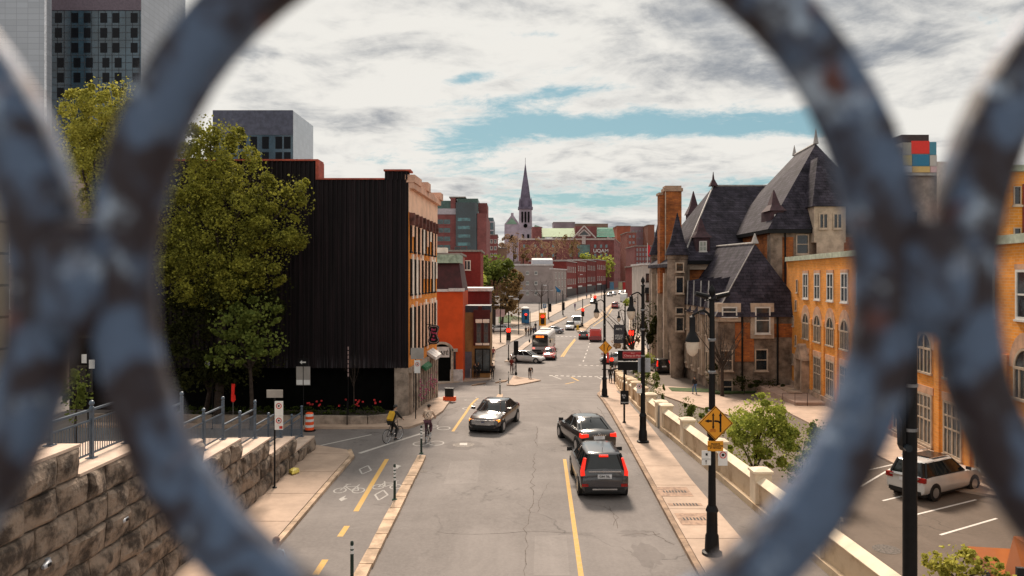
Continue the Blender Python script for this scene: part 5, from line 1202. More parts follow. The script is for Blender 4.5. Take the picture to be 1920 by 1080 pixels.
def tree(name, label, base, blobs, lm, size, seed, r0=.22, group=None, forkf=.35, cat='tree', dens=1.0, twig=0):
    base = Vector(base); t_ = thing(name, label, cat, base, 0, group)
    bl = [(c[0] - base.x, c[1] - base.y, c[2] - base.z, *c[3:]) for c in blobs]
    top = max(b[2] for b in bl); zf = max(.4, min(b[2] - b[5] for b in bl)); ax = sum(b[0] for b in bl) / len(bl); ay = sum(b[1] for b in bl) / len(bl)
    fork = Vector((ax * .3, ay * .3, zf if zf > top * .15 else top * forkf))
    m = MB(); m.tube([(0, 0, -.4), (0, 0, 0), fork * .5 + Vector((.05, 0, 0)), fork], [r0 * 1.3, r0 * 1.05, r0 * .9, r0 * .75], 8)
    limbs(m, fork, [(b[0], b[1], b[2] + b[5] * .3) for b in bl], r0 * .6, seed, twig=twig, tl=1.2)
    m.build('trunk', M_BARK, t_, fix=False)
    m = MB(); leaves(m, bl, size, seed, dens); m.build('crown', LM[lm], t_, fix=False)
    return t_
def pb_(px, py, d, rpx, rpy, ry, n): s_ = F / d; p = A(px, py, d); return (p.x, p.y, p.z, rpx / s_, ry, rpy / s_, n)
T1 = [pb_(395, 262, 40.2, 45, 45, 1.6, 1300), pb_(480, 318, 40.6, 26, 34, 1.2, 600), pb_(412, 312, 40.5, 72, 80, 2.4, 5000), pb_(365, 330, 40, 65, 90, 2.4, 4200), pb_(492, 375, 41, 56, 50, 2.0, 3000), pb_(552, 375, 41.2, 36, 48, 1.5, 1500), pb_(400, 430, 40, 100, 85, 2.6, 6000), pb_(500, 440, 41, 75, 55, 2.0, 3600),
      pb_(345, 500, 39.5, 50, 80, 2.0, 4200), pb_(430, 258, 40.5, 30, 34, 1.2, 900), pb_(540, 445, 41, 40, 30, 1.4, 1500), pb_(400, 520, 39.6, 80, 60, 1.8, 4500), pb_(480, 500, 40, 60, 50, 1.6, 3000), pb_(340, 420, 39.6, 50, 70, 1.8, 3200)]
tree('broadleaf_tree', 'large olive green tree in front of the black building', (PX(400, 41), 41.6, 3.9), T1, 'olive', .125, 1, .26, dens=1.45)
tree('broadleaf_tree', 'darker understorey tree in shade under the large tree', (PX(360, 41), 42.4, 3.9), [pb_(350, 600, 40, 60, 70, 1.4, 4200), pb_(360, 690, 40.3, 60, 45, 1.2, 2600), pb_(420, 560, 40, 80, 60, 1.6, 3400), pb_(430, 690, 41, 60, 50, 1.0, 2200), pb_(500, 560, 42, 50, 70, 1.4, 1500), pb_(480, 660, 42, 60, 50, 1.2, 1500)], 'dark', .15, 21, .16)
tree('broadleaf_tree', 'small brighter green tree low in front of the black building', (PX(455, 39), 40.3, 3.9), [pb_(440, 600, 38.8, 48, 35, 1.4, 1500), pb_(490, 580, 39, 42, 32, 1.2, 1000), pb_(470, 645, 38.8, 62, 35, 1.4, 1500), pb_(420, 670, 38.8, 40, 26, 1.2, 700), pb_(500, 640, 38.8, 40, 30, 1.2, 600)], 'mid', .17, 3, .12, dens=.9)
tree('broadleaf_tree', 'tall yellow green tree below the hospital tower at left', (PX(200, 56), 56, 3.6), [pb_(190, 230, 56, 75, 60, 2.6, 4200), pb_(160, 215, 56, 50, 50, 2, 1800), pb_(225, 210, 56, 60, 55, 2, 2200), pb_(200, 310, 56, 80, 75, 2.6, 6000), pb_(205, 400, 56, 70, 70, 2.2, 5000), pb_(150, 280, 56, 50, 60, 2.0, 2600), pb_(185, 172, 56, 25, 30, 1, 500), pb_(230, 165, 56, 18, 26, 1, 350)], 'yellow', .17, 4, .25, dens=1.5)
tree('broadleaf_tree', 'green young tree behind the railing at the far left', (PX(140, 30), 30, 4.3), [pb_(143, 740, 30, 22, 55, .8, 900)], 'mid', .13, 5, .08)
tree('broadleaf_tree', 'round mid green tree left of the grey stone building', (PX(925, 165), 165, groad(165)), [pb_(925, 500, 165, 38, 22, 5, 2600), pb_(905, 520, 165, 40, 22, 5, 2400), pb_(948, 515, 165, 24, 20, 4, 1300)], 'mid', .75, 6, .5)
tree('broadleaf_tree', 'fresh green tree beside the dark red block', (PX(885, 150), 150, groad(150)), [pb_(888, 525, 150, 24, 22, 4, 1900)], 'fresh', .65, 7, .3)
tree('broadleaf_tree', 'brown budding tree behind the traffic signals at left', (PX(940, 160), 160, groad(160)), [pb_(940, 555, 160, 32, 30, 4, 2000), pb_(962, 535, 160, 22, 30, 4, 1200)], 'brown', .6, 8, .3)
tree('broadleaf_tree', 'rust brown bushy tree by the portable toilet', (PX(915, 170), 170, groad(170)), [pb_(905, 575, 170, 30, 22, 4, 1400), pb_(955, 578, 170, 25, 18, 4, 1000)], 'brown', .6, 9, .3)
tree('broadleaf_tree', 'fresh green round tree at the end of the row houses', (PX(1136, 405), 405, groad(400)), [pb_(1134, 498, 405, 19, 24, 6, 1700)], 'fresh', 1.5, 10, .6)
tree('broadleaf_tree', 'small green tree above the row house roofs', (PX(1103, 410), 410, groad(400)), [pb_(1103, 486, 410, 17, 12, 5, 900)], 'fresh', 1.5, 11, .5)
for k, (px, py, rx, ry, d, lm, lb) in enumerate(((962, 462, 26, 26, 330, 'tan', 'bare tan tree in front of the church'), (940, 468, 22, 20, 310, 'tan', 'bare tan tree left of the church'), (1000, 470, 24, 24, 345, 'tan', 'bare tan tree left under the green roof'),
                                     (1040, 465, 28, 26, 350, 'tan', 'bare tan tree in the middle of the university front'), (1072, 462, 22, 26, 352, 'brown', 'brown bare tree before the white gable'), (980, 480, 18, 16, 320, 'brown', 'brown budding tree behind the roof shed'))):
    tree('bare_tree', lb, (PX(px, d), d, groad(d)), [pb_(px, py, d, rx, ry, 6, 1300), pb_(px + 6, py - 8, d, rx * .6, ry * .8, 5, 500)], lm, .42, 30 + k, .4, 'bare trees before the university', twig=6)
tree('broadleaf_tree', 'fresh green tree between the parapet and the parking lot', (PX(1420, 33), 33.6, glot(33)), [pb_(1425, 800, 33, 62, 50, 1.5, 3400), pb_(1400, 850, 33, 48, 38, 1.2, 2000), pb_(1465, 830, 33, 50, 50, 1.4, 2600), pb_(1435, 765, 33, 36, 28, 1, 1100), pb_(1380, 800, 33, 30, 36, 1, 1000)], 'fresh', .095, 12, .09, dens=2.0)
tree('broadleaf_tree', 'darker loose green tree beside the fresh green tree', (PX(1510, 35), 35.5, glot(35)), [pb_(1510, 835, 35, 45, 38, 1.4, 1500), pb_(1490, 880, 35, 30, 26, 1.0, 700), pb_(1540, 810, 35, 30, 22, 1.0, 500)], 'mid', .10, 13, .07, dens=2.0)
tree('broadleaf_tree', 'yellow green tree top at the bottom right of the parking lot', (PX(1800, 16), 16.3, glot(16)), [pb_(1748, 1052, 16, 20, 16, .3, 260), pb_(1790, 1050, 16, 34, 26, .4, 620), pb_(1770, 1072, 16, 42, 22, .4, 500), pb_(1812, 1040, 16, 16, 16, .3, 200), pb_(1858, 1064, 16, 20, 18, .3, 260), pb_(1880, 1078, 16, 18, 14, .3, 160), pb_(1832, 1066, 16, 8, 12, .2, 60)], 'yellow', .085, 14, .05)
for k, (px, py, d, rx, ry, n, lm, sz, lb) in enumerate(((1212, 712, 60, 24, 22, 900, 'mid', .16, 'loose green shrub outside the parapet near the tall lamp post'), (1232, 735, 56, 14, 24, 420, 'mid', .15, 'thin green shrub right of the tall lamp post'), (1290, 770, 47, 18, 26, 700, 'mid', .13, 'green shrub outside the parapet at its metal gate'), (1326, 782, 45, 22, 18, 650, 'mid', .13, 'bushy green shrub left of the yellow diamond sign'),
                                            (1215, 672, 84, 14, 11, 700, 'fresh', .2, 'clipped round shrub beside the château turret'), (1196, 690, 80, 22, 12, 600, 'mid', .18, 'low green shrub above the parapet piers'), (1395, 715, 69.5, 20, 14, 500, 'dark', .18, 'dark shrub against the château wall'), (1335, 700, 70, 12, 22, 500, 'dark', .18, 'dark upright shrub at the château wall corner'), (1440, 722, 69.5, 30, 12, 600, 'dark', .18, 'low dark hedge under the château windows'),
                                            (1172, 640, 92, 26, 18, 900, 'tan', .22, 'pale budding shrub behind the street name sign'), (1215, 610, 96, 26, 46, 1500, 'dark', .3, 'dark budding tree left of the château turret'), (1180, 567, 200, 12, 8, 350, 'fresh', .6, 'yellow green shrub far along the right pavement'))):
    b0 = P(px, py + ry, True) if d < 88 else Vector((0, 0, groad(d)))
    tree('shrub', lb, (PX(px, d), d, glot(d)), [pb_(px, py, d, rx, ry, rx / F * d, n)], lm, sz * .75, 50 + k, .05 if d < 90 else .12, None, cat='shrub', dens=2.6)
def bare(label, base, h, spread, seed, r0=.13, tips=12, lean=(0, 0)):
    t_ = thing('bare_tree', label, 'tree', base, 0, None); rr = random.Random(seed)
    m = MB(); m.tube([(0, 0, -.3), (0, 0, h * .18), (lean[0] * .3, lean[1] * .3, h * .42)], [r0 * 1.3, r0, r0 * .8], 7); m.build('trunk', M_BARK, t_, fix=False)
    m = MB(); fk = Vector((lean[0] * .3, lean[1] * .3, h * .42))
    for i in range(tips):
        a = 2 * math.pi * i / tips + rr.uniform(-.3, .3); q = rr.uniform(.35, 1)
        limbs(m, fk * rr.uniform(.75, 1), [(math.cos(a) * spread * q + lean[0], math.sin(a) * spread * q * .8 + lean[1], h * rr.uniform(.62, 1.0))], r0 * .45, seed + i, twig=7, tl=h * .16)
    m.build('crown', M_BARK, t_, fix=False); return t_
bare('bare leafless tree standing in front of the château wall', (PX(1354, 67), 67, glot(67)), 7.2, 3.1, 5, .15, 14)
bare('bare leafless tree behind the street name sign', (PX(1190, 88), 88, groad(88)), 8.0, 4.2, 9, .2, 13, (-1.2, 0))
bare('small bare tree before the grey stone building', (PX(1015, 205), 205, groad(205)), 8.5, 4.6, 12, .18, 10)
bare('thin bare sapling against the black recess', (PX(665, 43), 42.8, 4.2), 4.2, .9, 15, .03, 7)
# flower bed
fbm = MB(); rr = random.Random(77)
leaves(fbm, [(-9.3 - k * 1.35, 42.7, 4.35 + rr.uniform(0, .08), .9, .55, .28, 750) for k in range(10)] + [(-8.0, 42.6, 4.35, .8, .5, .3, 700)], .085, 8)
o = fbm.build('flower_bed_greenery', leafmat('bed_leaves', (.012, .02, .004), (.09, .12, .02)), fix=False); o['kind'] = 'stuff'; o['label'] = 'low green planting in the bed before the black building'
m = MB()
for k in range(22):
    x_ = rr.choice([-11.6, -10.9, -9.2, -8.9, -8.2, -9.0]) + rr.gauss(0, .4); m.cbox(x_, 42.3 + rr.uniform(0, .8), 4.72 + rr.uniform(-.1, .28), .09, .09, .08)
o = m.build('flowers', mat('red_flowers', (.55, .03, .03), .8, var=.5, sc_=8)); o['kind'] = 'stuff'; o['label'] = 'red flowers in the bed before the black building'
# ------------------------------------------------------------------ vehicles
def paint(name, c, m=.3, r=.28): 
    return mat('paint_' + name, c, r, m, var=.05, sc_=1, coat=.75, spec=.5)
M_TYRE = mat('tyre', (.018, .018, .018), .85, var=.2); M_RIM = mat('rim', (.42, .42, .43), .3, .8, var=.1)
M_CGL = mat('car_glass', (.010, .013, .015), .09, 0, var=.2, spec=.55)
M_TLR = mat('tail_lit', (.6, .01, .005), .4, em=(1, .03, .01), ems=.6); M_TL = mat('tail_lamp', (.30, .01, .008), .25, var=.2)
M_HLR = mat('head_lamp', (.7, .7, .68), .12, .2, em=(1, .95, .85), ems=.25); M_AMB = mat('amber_lamp', (.8, .25, .02), .3, em=(1, .3, .03), ems=1.2)
M_CHR = mat('chrome', (.6, .6, .62), .18, .9, var=.1); M_PLS = mat('black_plastic', (.014, .014, .015), .6, var=.2); M_PLT = mat('plate_white', (.62, .63, .66), .5)
_wh = {}
def wheelmesh(r_, w_):
    k = (r_, w_)
    if k not in _wh:
        m = MB(); m.v = []; prof = [(r_ * .62, -w_ / 2), (r_ * .95, -w_ / 2), (r_, -w_ * .35), (r_, w_ * .35), (r_ * .95, w_ / 2), (r_ * .62, w_ / 2)]
        n = 18; m.loft([[(a * math.cos(6.2832 * i / n), y_, a * math.sin(6.2832 * i / n)) for i in range(n)] for a, y_ in prof]); t_ = m.mesh('tyre', M_TYRE, True)
        m = MB(); m.loft([[(a * math.cos(6.2832 * i / n), y_, a * math.sin(6.2832 * i / n)) for i in range(n)] for a, y_ in ((r_ * .64, -w_ / 2 - .004), (r_ * .6, -w_ / 2 + .03), (r_ * .12, -w_ / 2 + .03))], cap=True)
        for i in range(5):
            a = 6.2832 * i / 5; c_, s_ = math.cos(a), math.sin(a); m.add([(c_ * .05 - s_ * .03, -w_ / 2 - .006, s_ * .05 + c_ * .03), (c_ * .05 + s_ * .03, -w_ / 2 - .006, s_ * .05 - c_ * .03), (c_ * r_ * .6 + s_ * .035, -w_ / 2 - .006, s_ * r_ * .6 - c_ * .035), (c_ * r_ * .6 - s_ * .035, -w_ / 2 - .006, s_ * r_ * .6 + c_ * .035)], [(0, 1, 2, 3)])
        _wh[k] = (t_, m.mesh('rim', M_RIM))
    return _wh[k]
KINDS_ = {   # stations (x fraction of half length, shoulder z, half width fraction), greenhouse (rear base, front base, rear roof, front roof), belt z, wheel fractions
 'sedan': dict(L=4.75, W=1.84, H=1.46, st=[(-1, .70, .80), (-.985, .92, .90), (-.93, 1.02, .95), (-.72, 1.03, .99), (-.3, .99, 1), (.2, .96, 1), (.45, .95, 1), (.72, .87, .98), (.9, .79, .93), (.97, .70, .86), (1, .58, .78)], gh=(-.80, .42, -.42, .13), belt=.96, rw=.68),
 'suv': dict(L=4.60, W=1.86, H=1.70, st=[(-1, .60, .84), (-.985, .95, .95), (-.95, 1.08, .97), (-.7, 1.10, .99), (-.3, 1.08, 1), (.2, 1.06, 1), (.45, 1.05, 1), (.72, 1.0, .98), (.9, .92, .94), (.97, .82, .88), (1, .66, .80)], gh=(-.95, .46, -.84, .16), belt=1.06, rw=.66),
 'hatch': dict(L=4.35, W=1.78, H=1.52, st=[(-1, .60, .82), (-.98, .90, .93), (-.93, 1.0, .96), (-.6, 1.0, .99), (-.2, .98, 1), (.2, .96, 1), (.45, .95, 1), (.72, .86, .98), (.9, .78, .93), (.97, .68, .86), (1, .56, .78)], gh=(-.92, .50, -.74, .12), belt=.96, rw=.68)}
def car(label, x, y, hd, kind, pt, front='dark', lit=False, name='car', cat='car', gz=None, scale=1.0, roof=None, extra=None, group=None, L=None, H=None, W=None):
    K_ = KINDS_[kind]; L = L or K_['L']; W_ = W or K_['W']; H = H or K_['H']; hl, hw_ = L / 2, W_ / 2
    z = gz if gz is not None else groad(y)
    e = .9; gf = groad if gz is None else glot
    hx, hy = math.cos(R(hd)), math.sin(R(hd)); sl = (gf(y + hy * e) - gf(y - hy * e)) / (2 * e)
    t_ = thing(name, label, cat, (x, y, z + .02), R(hd), group); t_.rotation_euler.y = -math.atan(sl) if abs(hy) > .5 else 0
    m = MB(); rings = []
    for fx, zs, fw in K_['st']:
        h_ = hw_ * fw; zl = .24 if abs(fx) < .9 else .30
        zm = zl + (zs - zl) * .35
        half = [(0, zl), (h_ * .86, zl), (h_ * .98, zl + .12), (h_, zm + .08), (h_ * .985, zs - .16), (h_ * .93, zs - .05), (h_ * .80, zs), (0, zs + .035)]
        rings.append([(fx * hl, yy_, zz_) for yy_, zz_ in half] + [(fx * hl, -yy_, zz_) for yy_, zz_ in half[-2:0:-1]])
    m.loft(rings); m.build('body', pt, t_, smooth=True)
    rb_, fb_, rr_, fr_ = [v * hl for v in K_['gh']]; bz = K_['belt']; wb, wr = hw_ * .90, hw_ * .70
    def gring(xr, xf, w_, z_, cut=.12): return [(xr, -w_ + cut, z_), (xr, w_ - cut, z_), (xr + cut * 1.3, w_, z_), (xf - cut * 2.2, w_, z_), (xf, w_ - cut * 2.0, z_), (xf, -w_ + cut * 2.0, z_), (xf - cut * 2.2, -w_, z_), (xr + cut * 1.3, -w_, z_)]
    zr = H - .05
    lerp = lambda a, b, f: a + (b - a) * f
    G_ = [gring(rb_, fb_, wb, bz)] + [gring(lerp(rb_, rr_, f), lerp(fb_, fr_, f), lerp(wb, wr, f ** .9), lerp(bz, zr, f)) for f in (.5, 1)]
    MB().loft(G_).build('windows', M_CGL, t_, smooth=True)
    m = MB(); m.loft([gring(rr_ - .02, fr_ + .02, wr + .012, zr - .012), gring(rr_ + .02, fr_ - .02, wr - .02, zr + .03), gring(rr_ + .25, fr_ - .25, wr - .2, zr + .05)]); m.build('roof', roof or pt, t_, smooth=True)
    m = MB()
    for s in (-1, 1):
        q = lambda i, j: Vector(G_[i][j])
        for idx in ((4, 3) if s > 0 else (5, 6)): m.tube([q(0, idx), q(1, idx), q(2, idx)], .032, 5)
        for idx in ((1, 2) if s > 0 else (0, 7)): m.tube([q(0, idx), q(1, idx), q(2, idx)], .05 if kind != 'sedan' else .04, 5)
        for f in ((.47,) if kind == 'sedan' else (.40, .72)):
            a = [Vector((lerp(g[2][0], g[3][0], 1 - f), s * abs(g[2][1]) + s * .004, g[2][2])) for g in G_]; m.tube(a, .03, 4)
        m.tube([q(0, 2 if s > 0 else 7), q(0, 3 if s > 0 else 6)], .018, 4)
    m.build('pillars', pt if kind != 'suv' else M_PLS, t_)
    m = MB(); m.box(-hl * .93, hl * .93, -hw_ * .86, hw_ * .86, .16, .30); R_ = .33 if kind != 'suv' else .36
    for fx in (-K_['rw'], K_['rw'] - .03):
        for s in (-1, 1): m.tube([(fx * hl, s * (hw_ - .25), R_), (fx * hl, s * (hw_ + .004), R_)], R_ + .055, 18)
    m.build('underbody', M_PLS, t_)
    tm, rm = wheelmesh(R_, .21)
    for fx in (-K_['rw'], K_['rw'] - .03):
        for s in (-1, 1):
            wl_ = inst('wheel', tm, t_, (fx * hl, s * (hw_ - .095), R_ - .02), 0 if s < 0 else math.pi); inst('rim', rm, wl_, (0, 0, 0))
    for s in (-1, 1):
        MB().loft([[(fb_ * .78 + dx, s * (hw_ - .02 + dy), bz + .06 + dz) for dx, dy, dz in ((-.05, 0, 0), (.06, 0, 0), (.06, 0, .12), (-.05, 0, .14))], [(fb_ * .78 + dx, s * (hw_ + .20), bz + .06 + dz) for dx, dz in ((-.05, -.01), (.03, -.01), (.03, .13), (-.05, .15))]]).build('mirror', pt if kind == 'sedan' else M_PLS, t_)
        sx = hl * .93; hz = K_['st'][-3][1] - .09
        MB().loft([[(sx - .14, s * hw_ * .935, hz - .05), (sx - .14, s * hw_ * .93, hz + .05), (sx - .14, s * hw_ * .70, hz + .07), (sx - .10, s * hw_ * .66, hz - .04)], [(sx + .02, s * hw_ * .87, hz - .08), (sx + .0, s * hw_ * .86, hz + .04), (sx + .06, s * hw_ * .60, hz + .03), (sx + .09, s * hw_ * .58, hz - .08)]]).build('headlight', M_AMB if (front == 'amber') else M_HLR, t_)
        tz = K_['belt'] - .12; rx = -hl
        tl = M_TLR if lit else M_TL
        if kind == 'suv' and L > 4.8:
            MB().box(rx - .02, rx + .16, s * hw_ * .80 - .17, s * hw_ * .80 + .16, .86, 1.06).build('taillight', tl, t_)
        elif kind == 'suv':
            MB().loft([[(rx + .10, s * hw_ * .96, .86), (rx + .0, s * hw_ * .93, .86), (rx + .02, s * hw_ * .78, .88), (rx + .06, s * hw_ * .78, .88)], [(rx + .20, s * hw_ * .955, 1.02), (rx + .03, s * hw_ * .945, 1.02), (rx + .04, s * hw_ * .80, 1.05), (rx + .12, s * hw_ * .80, 1.05)],
                       [(rr_ - .0, s * (wr + .10), zr - .12), (rr_ - .14, s * (wr + .06), zr - .12), (rr_ - .15, s * (wr + .005), zr - .12), (rr_ - .05, s * (wr + .005), zr - .12)]]).build('taillight', tl, t_)
            MB().box(rx - .035, rx + .05, s * hw_ * .78 - .12, s * hw_ * .78 + .12, .48, .58).build('reflector', M_TL, t_)
        else:
            MB().loft([[(rx + .30, s * hw_ * .965, tz - .08), (rx + .30, s * hw_ * .955, tz + .10), (rx + .02, s * hw_ * .60, tz + .10), (rx + .02, s * hw_ * .60, tz - .04)], [(rx + .02, s * hw_ * .93, tz - .09), (rx + .04, s * hw_ * .91, tz + .10), (rx - .02, s * hw_ * .56, tz + .10), (rx - .03, s * hw_ * .56, tz - .04)]]).build('taillight', tl, t_)
    MB().box(-hl - .035, -hl + .02, -.26, .26, .68 if kind == 'sedan' else .78, .83 if kind == 'sedan' else .93).build('number_plate', M_PLT, t_)
    m = MB()
    for k in range(4): m.box(hl - .05, hl + .012, -hw_ * .45, hw_ * .45, .46 + k * .055, .485 + k * .055)
    m.build('grille', M_CHR, t_); MB().box(hl - .08, hl + .02, -hw_ * .62, hw_ * .62, .30, .42).build('front_bumper', M_PLS, t_)
    MB().box(-hl - .025, -hl + .1, -hw_ * .80, hw_ * .80, .27, .44).build('rear_bumper', M_PLS, t_)
    return t_
pB, pG, pW, pS, pR = paint('black', (.006, .005, .007), 0), paint('graphite', (.014, .014, .021), .1), paint('white', (.62, .61, .60), 0), paint('silver', (.34, .36, .40), .5), paint('red', (.45, .02, .012), .1)
pMar = paint('maroon_black', (.010, .004, .006), 0)
def cp(px, py, lot=False): return P(px, py, lot)
# nearest three
c = car('dark grey SUV braking in the right lane nearest the camera', 3.40, 29.9, 91, 'suv', pG, lit=True, name='suv', cat='suv', L=4.4, H=1.64)
MB().cbox(-1.90, 0, 1.545, .10, .34, .07).build('brake_light', M_TLR, c)
MB().box(-2.26, -2.20, -.46, .46, .36, .41).build('skid_plate', M_CHR, c)
MB().box(-2.235, -2.15, -.60, .60, 1.015, 1.06).build('chrome_strip', M_CHR, c)
text('G44 70L', .115, M_PLS, c, (-2.24, 0, .855), (R(90), 0, R(-90)), sx=1.0)
m = MB(); 
for s in (-1, 1): m.cbox(-2.245, s * .045, 1.037, .015, .018, .10)
m.cbox(-2.245, 0, 1.04, .015, .08, .018); m.build('emblem', M_CHR, c)
MB().tube([(-1.5, 0, 1.62), (-1.62, 0, 1.79)], .008, 4).build('antenna', M_PLS, c)
c = car('black sedan with lit brake lights turning left ahead of the grey SUV', 3.60, 37.0, 101, 'sedan', pB, lit=True, name='sedan', roof=pB)
MB().cbox(-1.15, 0, 1.22, .03, .12, .04).build('brake_light', M_TLR, c)
MB().tube([(-1.0, 0, 1.455), (-1.14, 0, 1.49)], .02, 5).build('antenna', M_PLS, c)
m = MB()
for k in range(7): m.cbox(-2.385, -.3 + k * .1, .86, .012, .05, .05)
m.build('badge_letters', M_CHR, c); MB().tube([(-2.40, .055 * math.cos(a), .95 + .035 * math.sin(a)) for a in [6.2832 * k / 12 for k in range(13)]], .008, 4).build('emblem', M_CHR, c)
c = car('dark maroon sedan facing the camera and turning across the junction', -.95, 41.4, -104, 'sedan', pMar, name='sedan', front='amber')
m = MB(); [m.box(2.28, 2.39, -.60, .60, z_, z_ + .035) for z_ in (.50, .56, .62, .68)]; m.build('chrome_grille', M_CHR, c); MB().cbox(2.41, 0, .62, .02, .16, .06).build('emblem', paint('navy', (.02, .03, .1)), c)
# junction and beyond
q = cp(990, 681); car('white hatchback crossing the junction in front of the bus', q.x, q.y + 1.0, -22, 'hatch', pW, L=4.5, H=1.58)
q = cp(1032, 676); car('bright red car facing the camera beside the bus', q.x, q.y + 2.2, -96, 'hatch', pR)
q = cp(1040, 626); car('silver grey sedan turning left behind the bus', q.x - .5, q.y + 1, 172, 'sedan', pS)
q = cp(1070, 619.5); car('white SUV with dark grille waiting behind the junction', q.x, q.y + 2, -97, 'suv', pW)
q = cp(1096, 637); car('black hatchback driving away beyond the junction', q.x, q.y + 2, 84, 'hatch', pB, lit=True)
q = cp(1156, 578.5); car('dark red SUV driving away up the far street', q.x, q.y + 2, 76, 'suv', paint('dark_red', (.30, .012, .015), .1))
q = cp(1114, 569.5); car('dark car coming down the far street under a red signal', q.x, q.y + 2, -100, 'sedan', pB)
for k, (px, py, kd, pt, lb, h_) in enumerate(((1143, 555.5, 'suv', pW, 'white SUV coming down the far end of the street, leftmost of the white row', -104), (1151, 553.5, 'hatch', pS, 'silver hatchback behind the leftmost white SUV at the far end', -104), (1164, 551.5, 'sedan', pW, 'long white sedan in the far row of cars', -104), (1174, 550.3, 'sedan', pS, 'silver sedan at the right end of the far row', -104),
                             (1196, 571, 'sedan', pW, 'white sedan parked along the far right kerb', 74), (1193, 582, 'hatch', paint('pink_red', (.35, .10, .09), .1), 'faded red hatchback parked on the far right kerb', 74))):
    q = cp(px, py); car(lb, q.x, q.y, h_, kd, pt, group='cars far up the street')
q = cp(914, 622); c = car('white police car with blue bands parked left beyond the brown building', q.x, q.y, 180, 'sedan', pW); MB().box(-.8, .6, -.935, -.925, .55, .8).build('blue_band', paint('blue', (.02, .08, .35)), c)
q = cp(935, 623); car('white hatchback parked right of the police car', q.x, q.y, 180, 'hatch', pW)
q = cp(1150, 684); car('white hatchback half hidden behind the far yellow diamond sign', q.x + .6, q.y + 1, 155, 'hatch', pW, lit=True)
q = Vector((PX(1232, 90), 90, groad(90))); car('black SUV standing behind the parapet shrubs by the château', q.x, q.y, 100, 'suv', pB, lit=True)
c = car('white SUV parked nose to the wall in the parking lot', 20.2, 35.6, 30, 'suv', pW, name='suv', cat='suv', gz=glot(35.6), L=4.9, H=1.72, W=1.92)
MB().box(-1.1, .2, -.5, .5, 1.775, 1.785).build('sunroof', M_CGL, c)
for s in (-1, 1): MB().tube([(-1.7, s * .62, 1.79), (-1.6, s * .62, 1.84), (.3, s * .62, 1.84), (.4, s * .62, 1.79)], .02, 5).build('roof_rail', M_CHR, c)
MB().box(-2.5, -2.44, -.7, .7, .98, 1.04).build('tail_strip', M_CHR, c)
# white van behind the white SUV
def van(label, x, y, hd, pt, L=5.4, W_=2.0, H=2.4, name='van'):
    t_ = thing(name, label, 'van', (x, y, groad(y) + .02), R(hd))
    prof = [(-L / 2, .35), (-L / 2 + .03, H * .55), (-L / 2 + .12, H - .08), (-L / 2 + .3, H), (L * .22, H), (L * .27, H - .1), (L * .39, H * .56), (L * .49, H * .45), (L / 2, .75), (L / 2, .35)]
    m = MB(); h2 = W_ / 2; m.loft([[(x_, -h2 * f, z_ if z_ < 1.4 else z_ - dz) for x_, z_ in prof] for f, dz in ((.86, .05), (1, 0),)] + [[(x_, h2 * f, z_) for x_, z_ in prof] for f in (1, .86)]); m.build('body', pt, t_)
    m = MB(); m.add([(L * .275, -h2 * .8, H - .16), (L * .275, h2 * .8, H - .16), (L * .392, h2 * .84, H * .58), (L * .392, -h2 * .84, H * .58)], [(0, 1, 2, 3)]); m.v = [v + Vector((.03, 0, .03)) for v in m.v]; m.build('windscreen', M_CGL, t_)
    for s in (-1, 1): MB().box(L * .1, L * .26, s * h2 - .01 if s > 0 else s * h2 - .012, s * h2 + .012, H * .55, H * .8).build('side_window', M_CGL, t_); MB().cbox(L / 2, s * h2 * .75, .85, .05, .3, .2).build('headlight', M_HLR, t_)
    tm, rm = wheelmesh(.36, .21)
    for fx in (-L * .3, L * .32):
        for s in (-1, 1): wl_ = inst('wheel', tm, t_, (fx, s * (h2 - .09), .34), 0 if s < 0 else math.pi); inst('rim', rm, wl_, (0, 0, 0))
    return t_
q = cp(1083, 613); van('white delivery van queued behind the white SUV', q.x, q.y + 1, -98, pW)
q = cp(1176, 566); van('white box van parked far up on the right side', q.x - 1, q.y, 76, pW, H=2.7)
# red utility truck seen from behind
q = cp(1120.5, 641.5); c = van('red utility truck with wide low rear platform driving away', q.x, q.y + 3.0, 82, paint('truck_red', (.62, .02, .01), 0), 4.4, 2.0, 2.2, name='truck'); c['category'] = 'truck'
MB().box(-3.3, -2.2, -1.15, 1.15, .4, .95).build('rear_platform', paint('truck_dark_red', (.22, .01, .02), 0), c); MB().box(-2.0, 1.0, -.85, .85, 2.2, 2.28).build('roof_panel', pW, c)
MB().cbox(-2.22, 0, 1.5, .03, .25, .35).build('rear_emblem', M_SGW, c); MB().box(-2.24, -2.2, -.75, .75, 1.0, 1.9).build('tailgate', M_TLR if 0 else paint('truck_red', (.62, .02, .01), 0), c)
# orange truck bottom right in the lot
tq = (PX(1966, 22.2), 22.2, glot(22.2) - .0); c = thing('truck', 'orange truck cab with black windscreen at the bottom right corner', 'truck', tq, R(-100))
pO = paint('orange', (.38, .11, .03), 0)
m = MB(); m.box(-4.2, -1.0, -1.05, 1.05, .6, 1.1); m.loft([[(-.9, -1.1, .5), (-.9, 1.1, .5), (1.1, 1.1, .5), (1.1, -1.1, .5)], [(-.9, -1.1, 1.1), (-.9, 1.1, 1.1), (1.1, 1.1, 1.1), (1.1, -1.1, 1.1)], [(-.8, -.80, 2.5), (-.8, .80, 2.5), (.45, .74, 2.5), (.45, -.74, 2.5)]]); m.build('body', pO, c)
m = MB(); m.add([(1.13, -.98, 1.12), (1.13, .98, 1.12), (.56, .70, 2.34), (.56, -.70, 2.34)], [(0, 1, 2, 3)]); m.build('windscreen', M_CGL, c); MB().box(1.1, 1.16, -1.0, 1.0, .5, 1.1).build('grille', M_PLS, c)
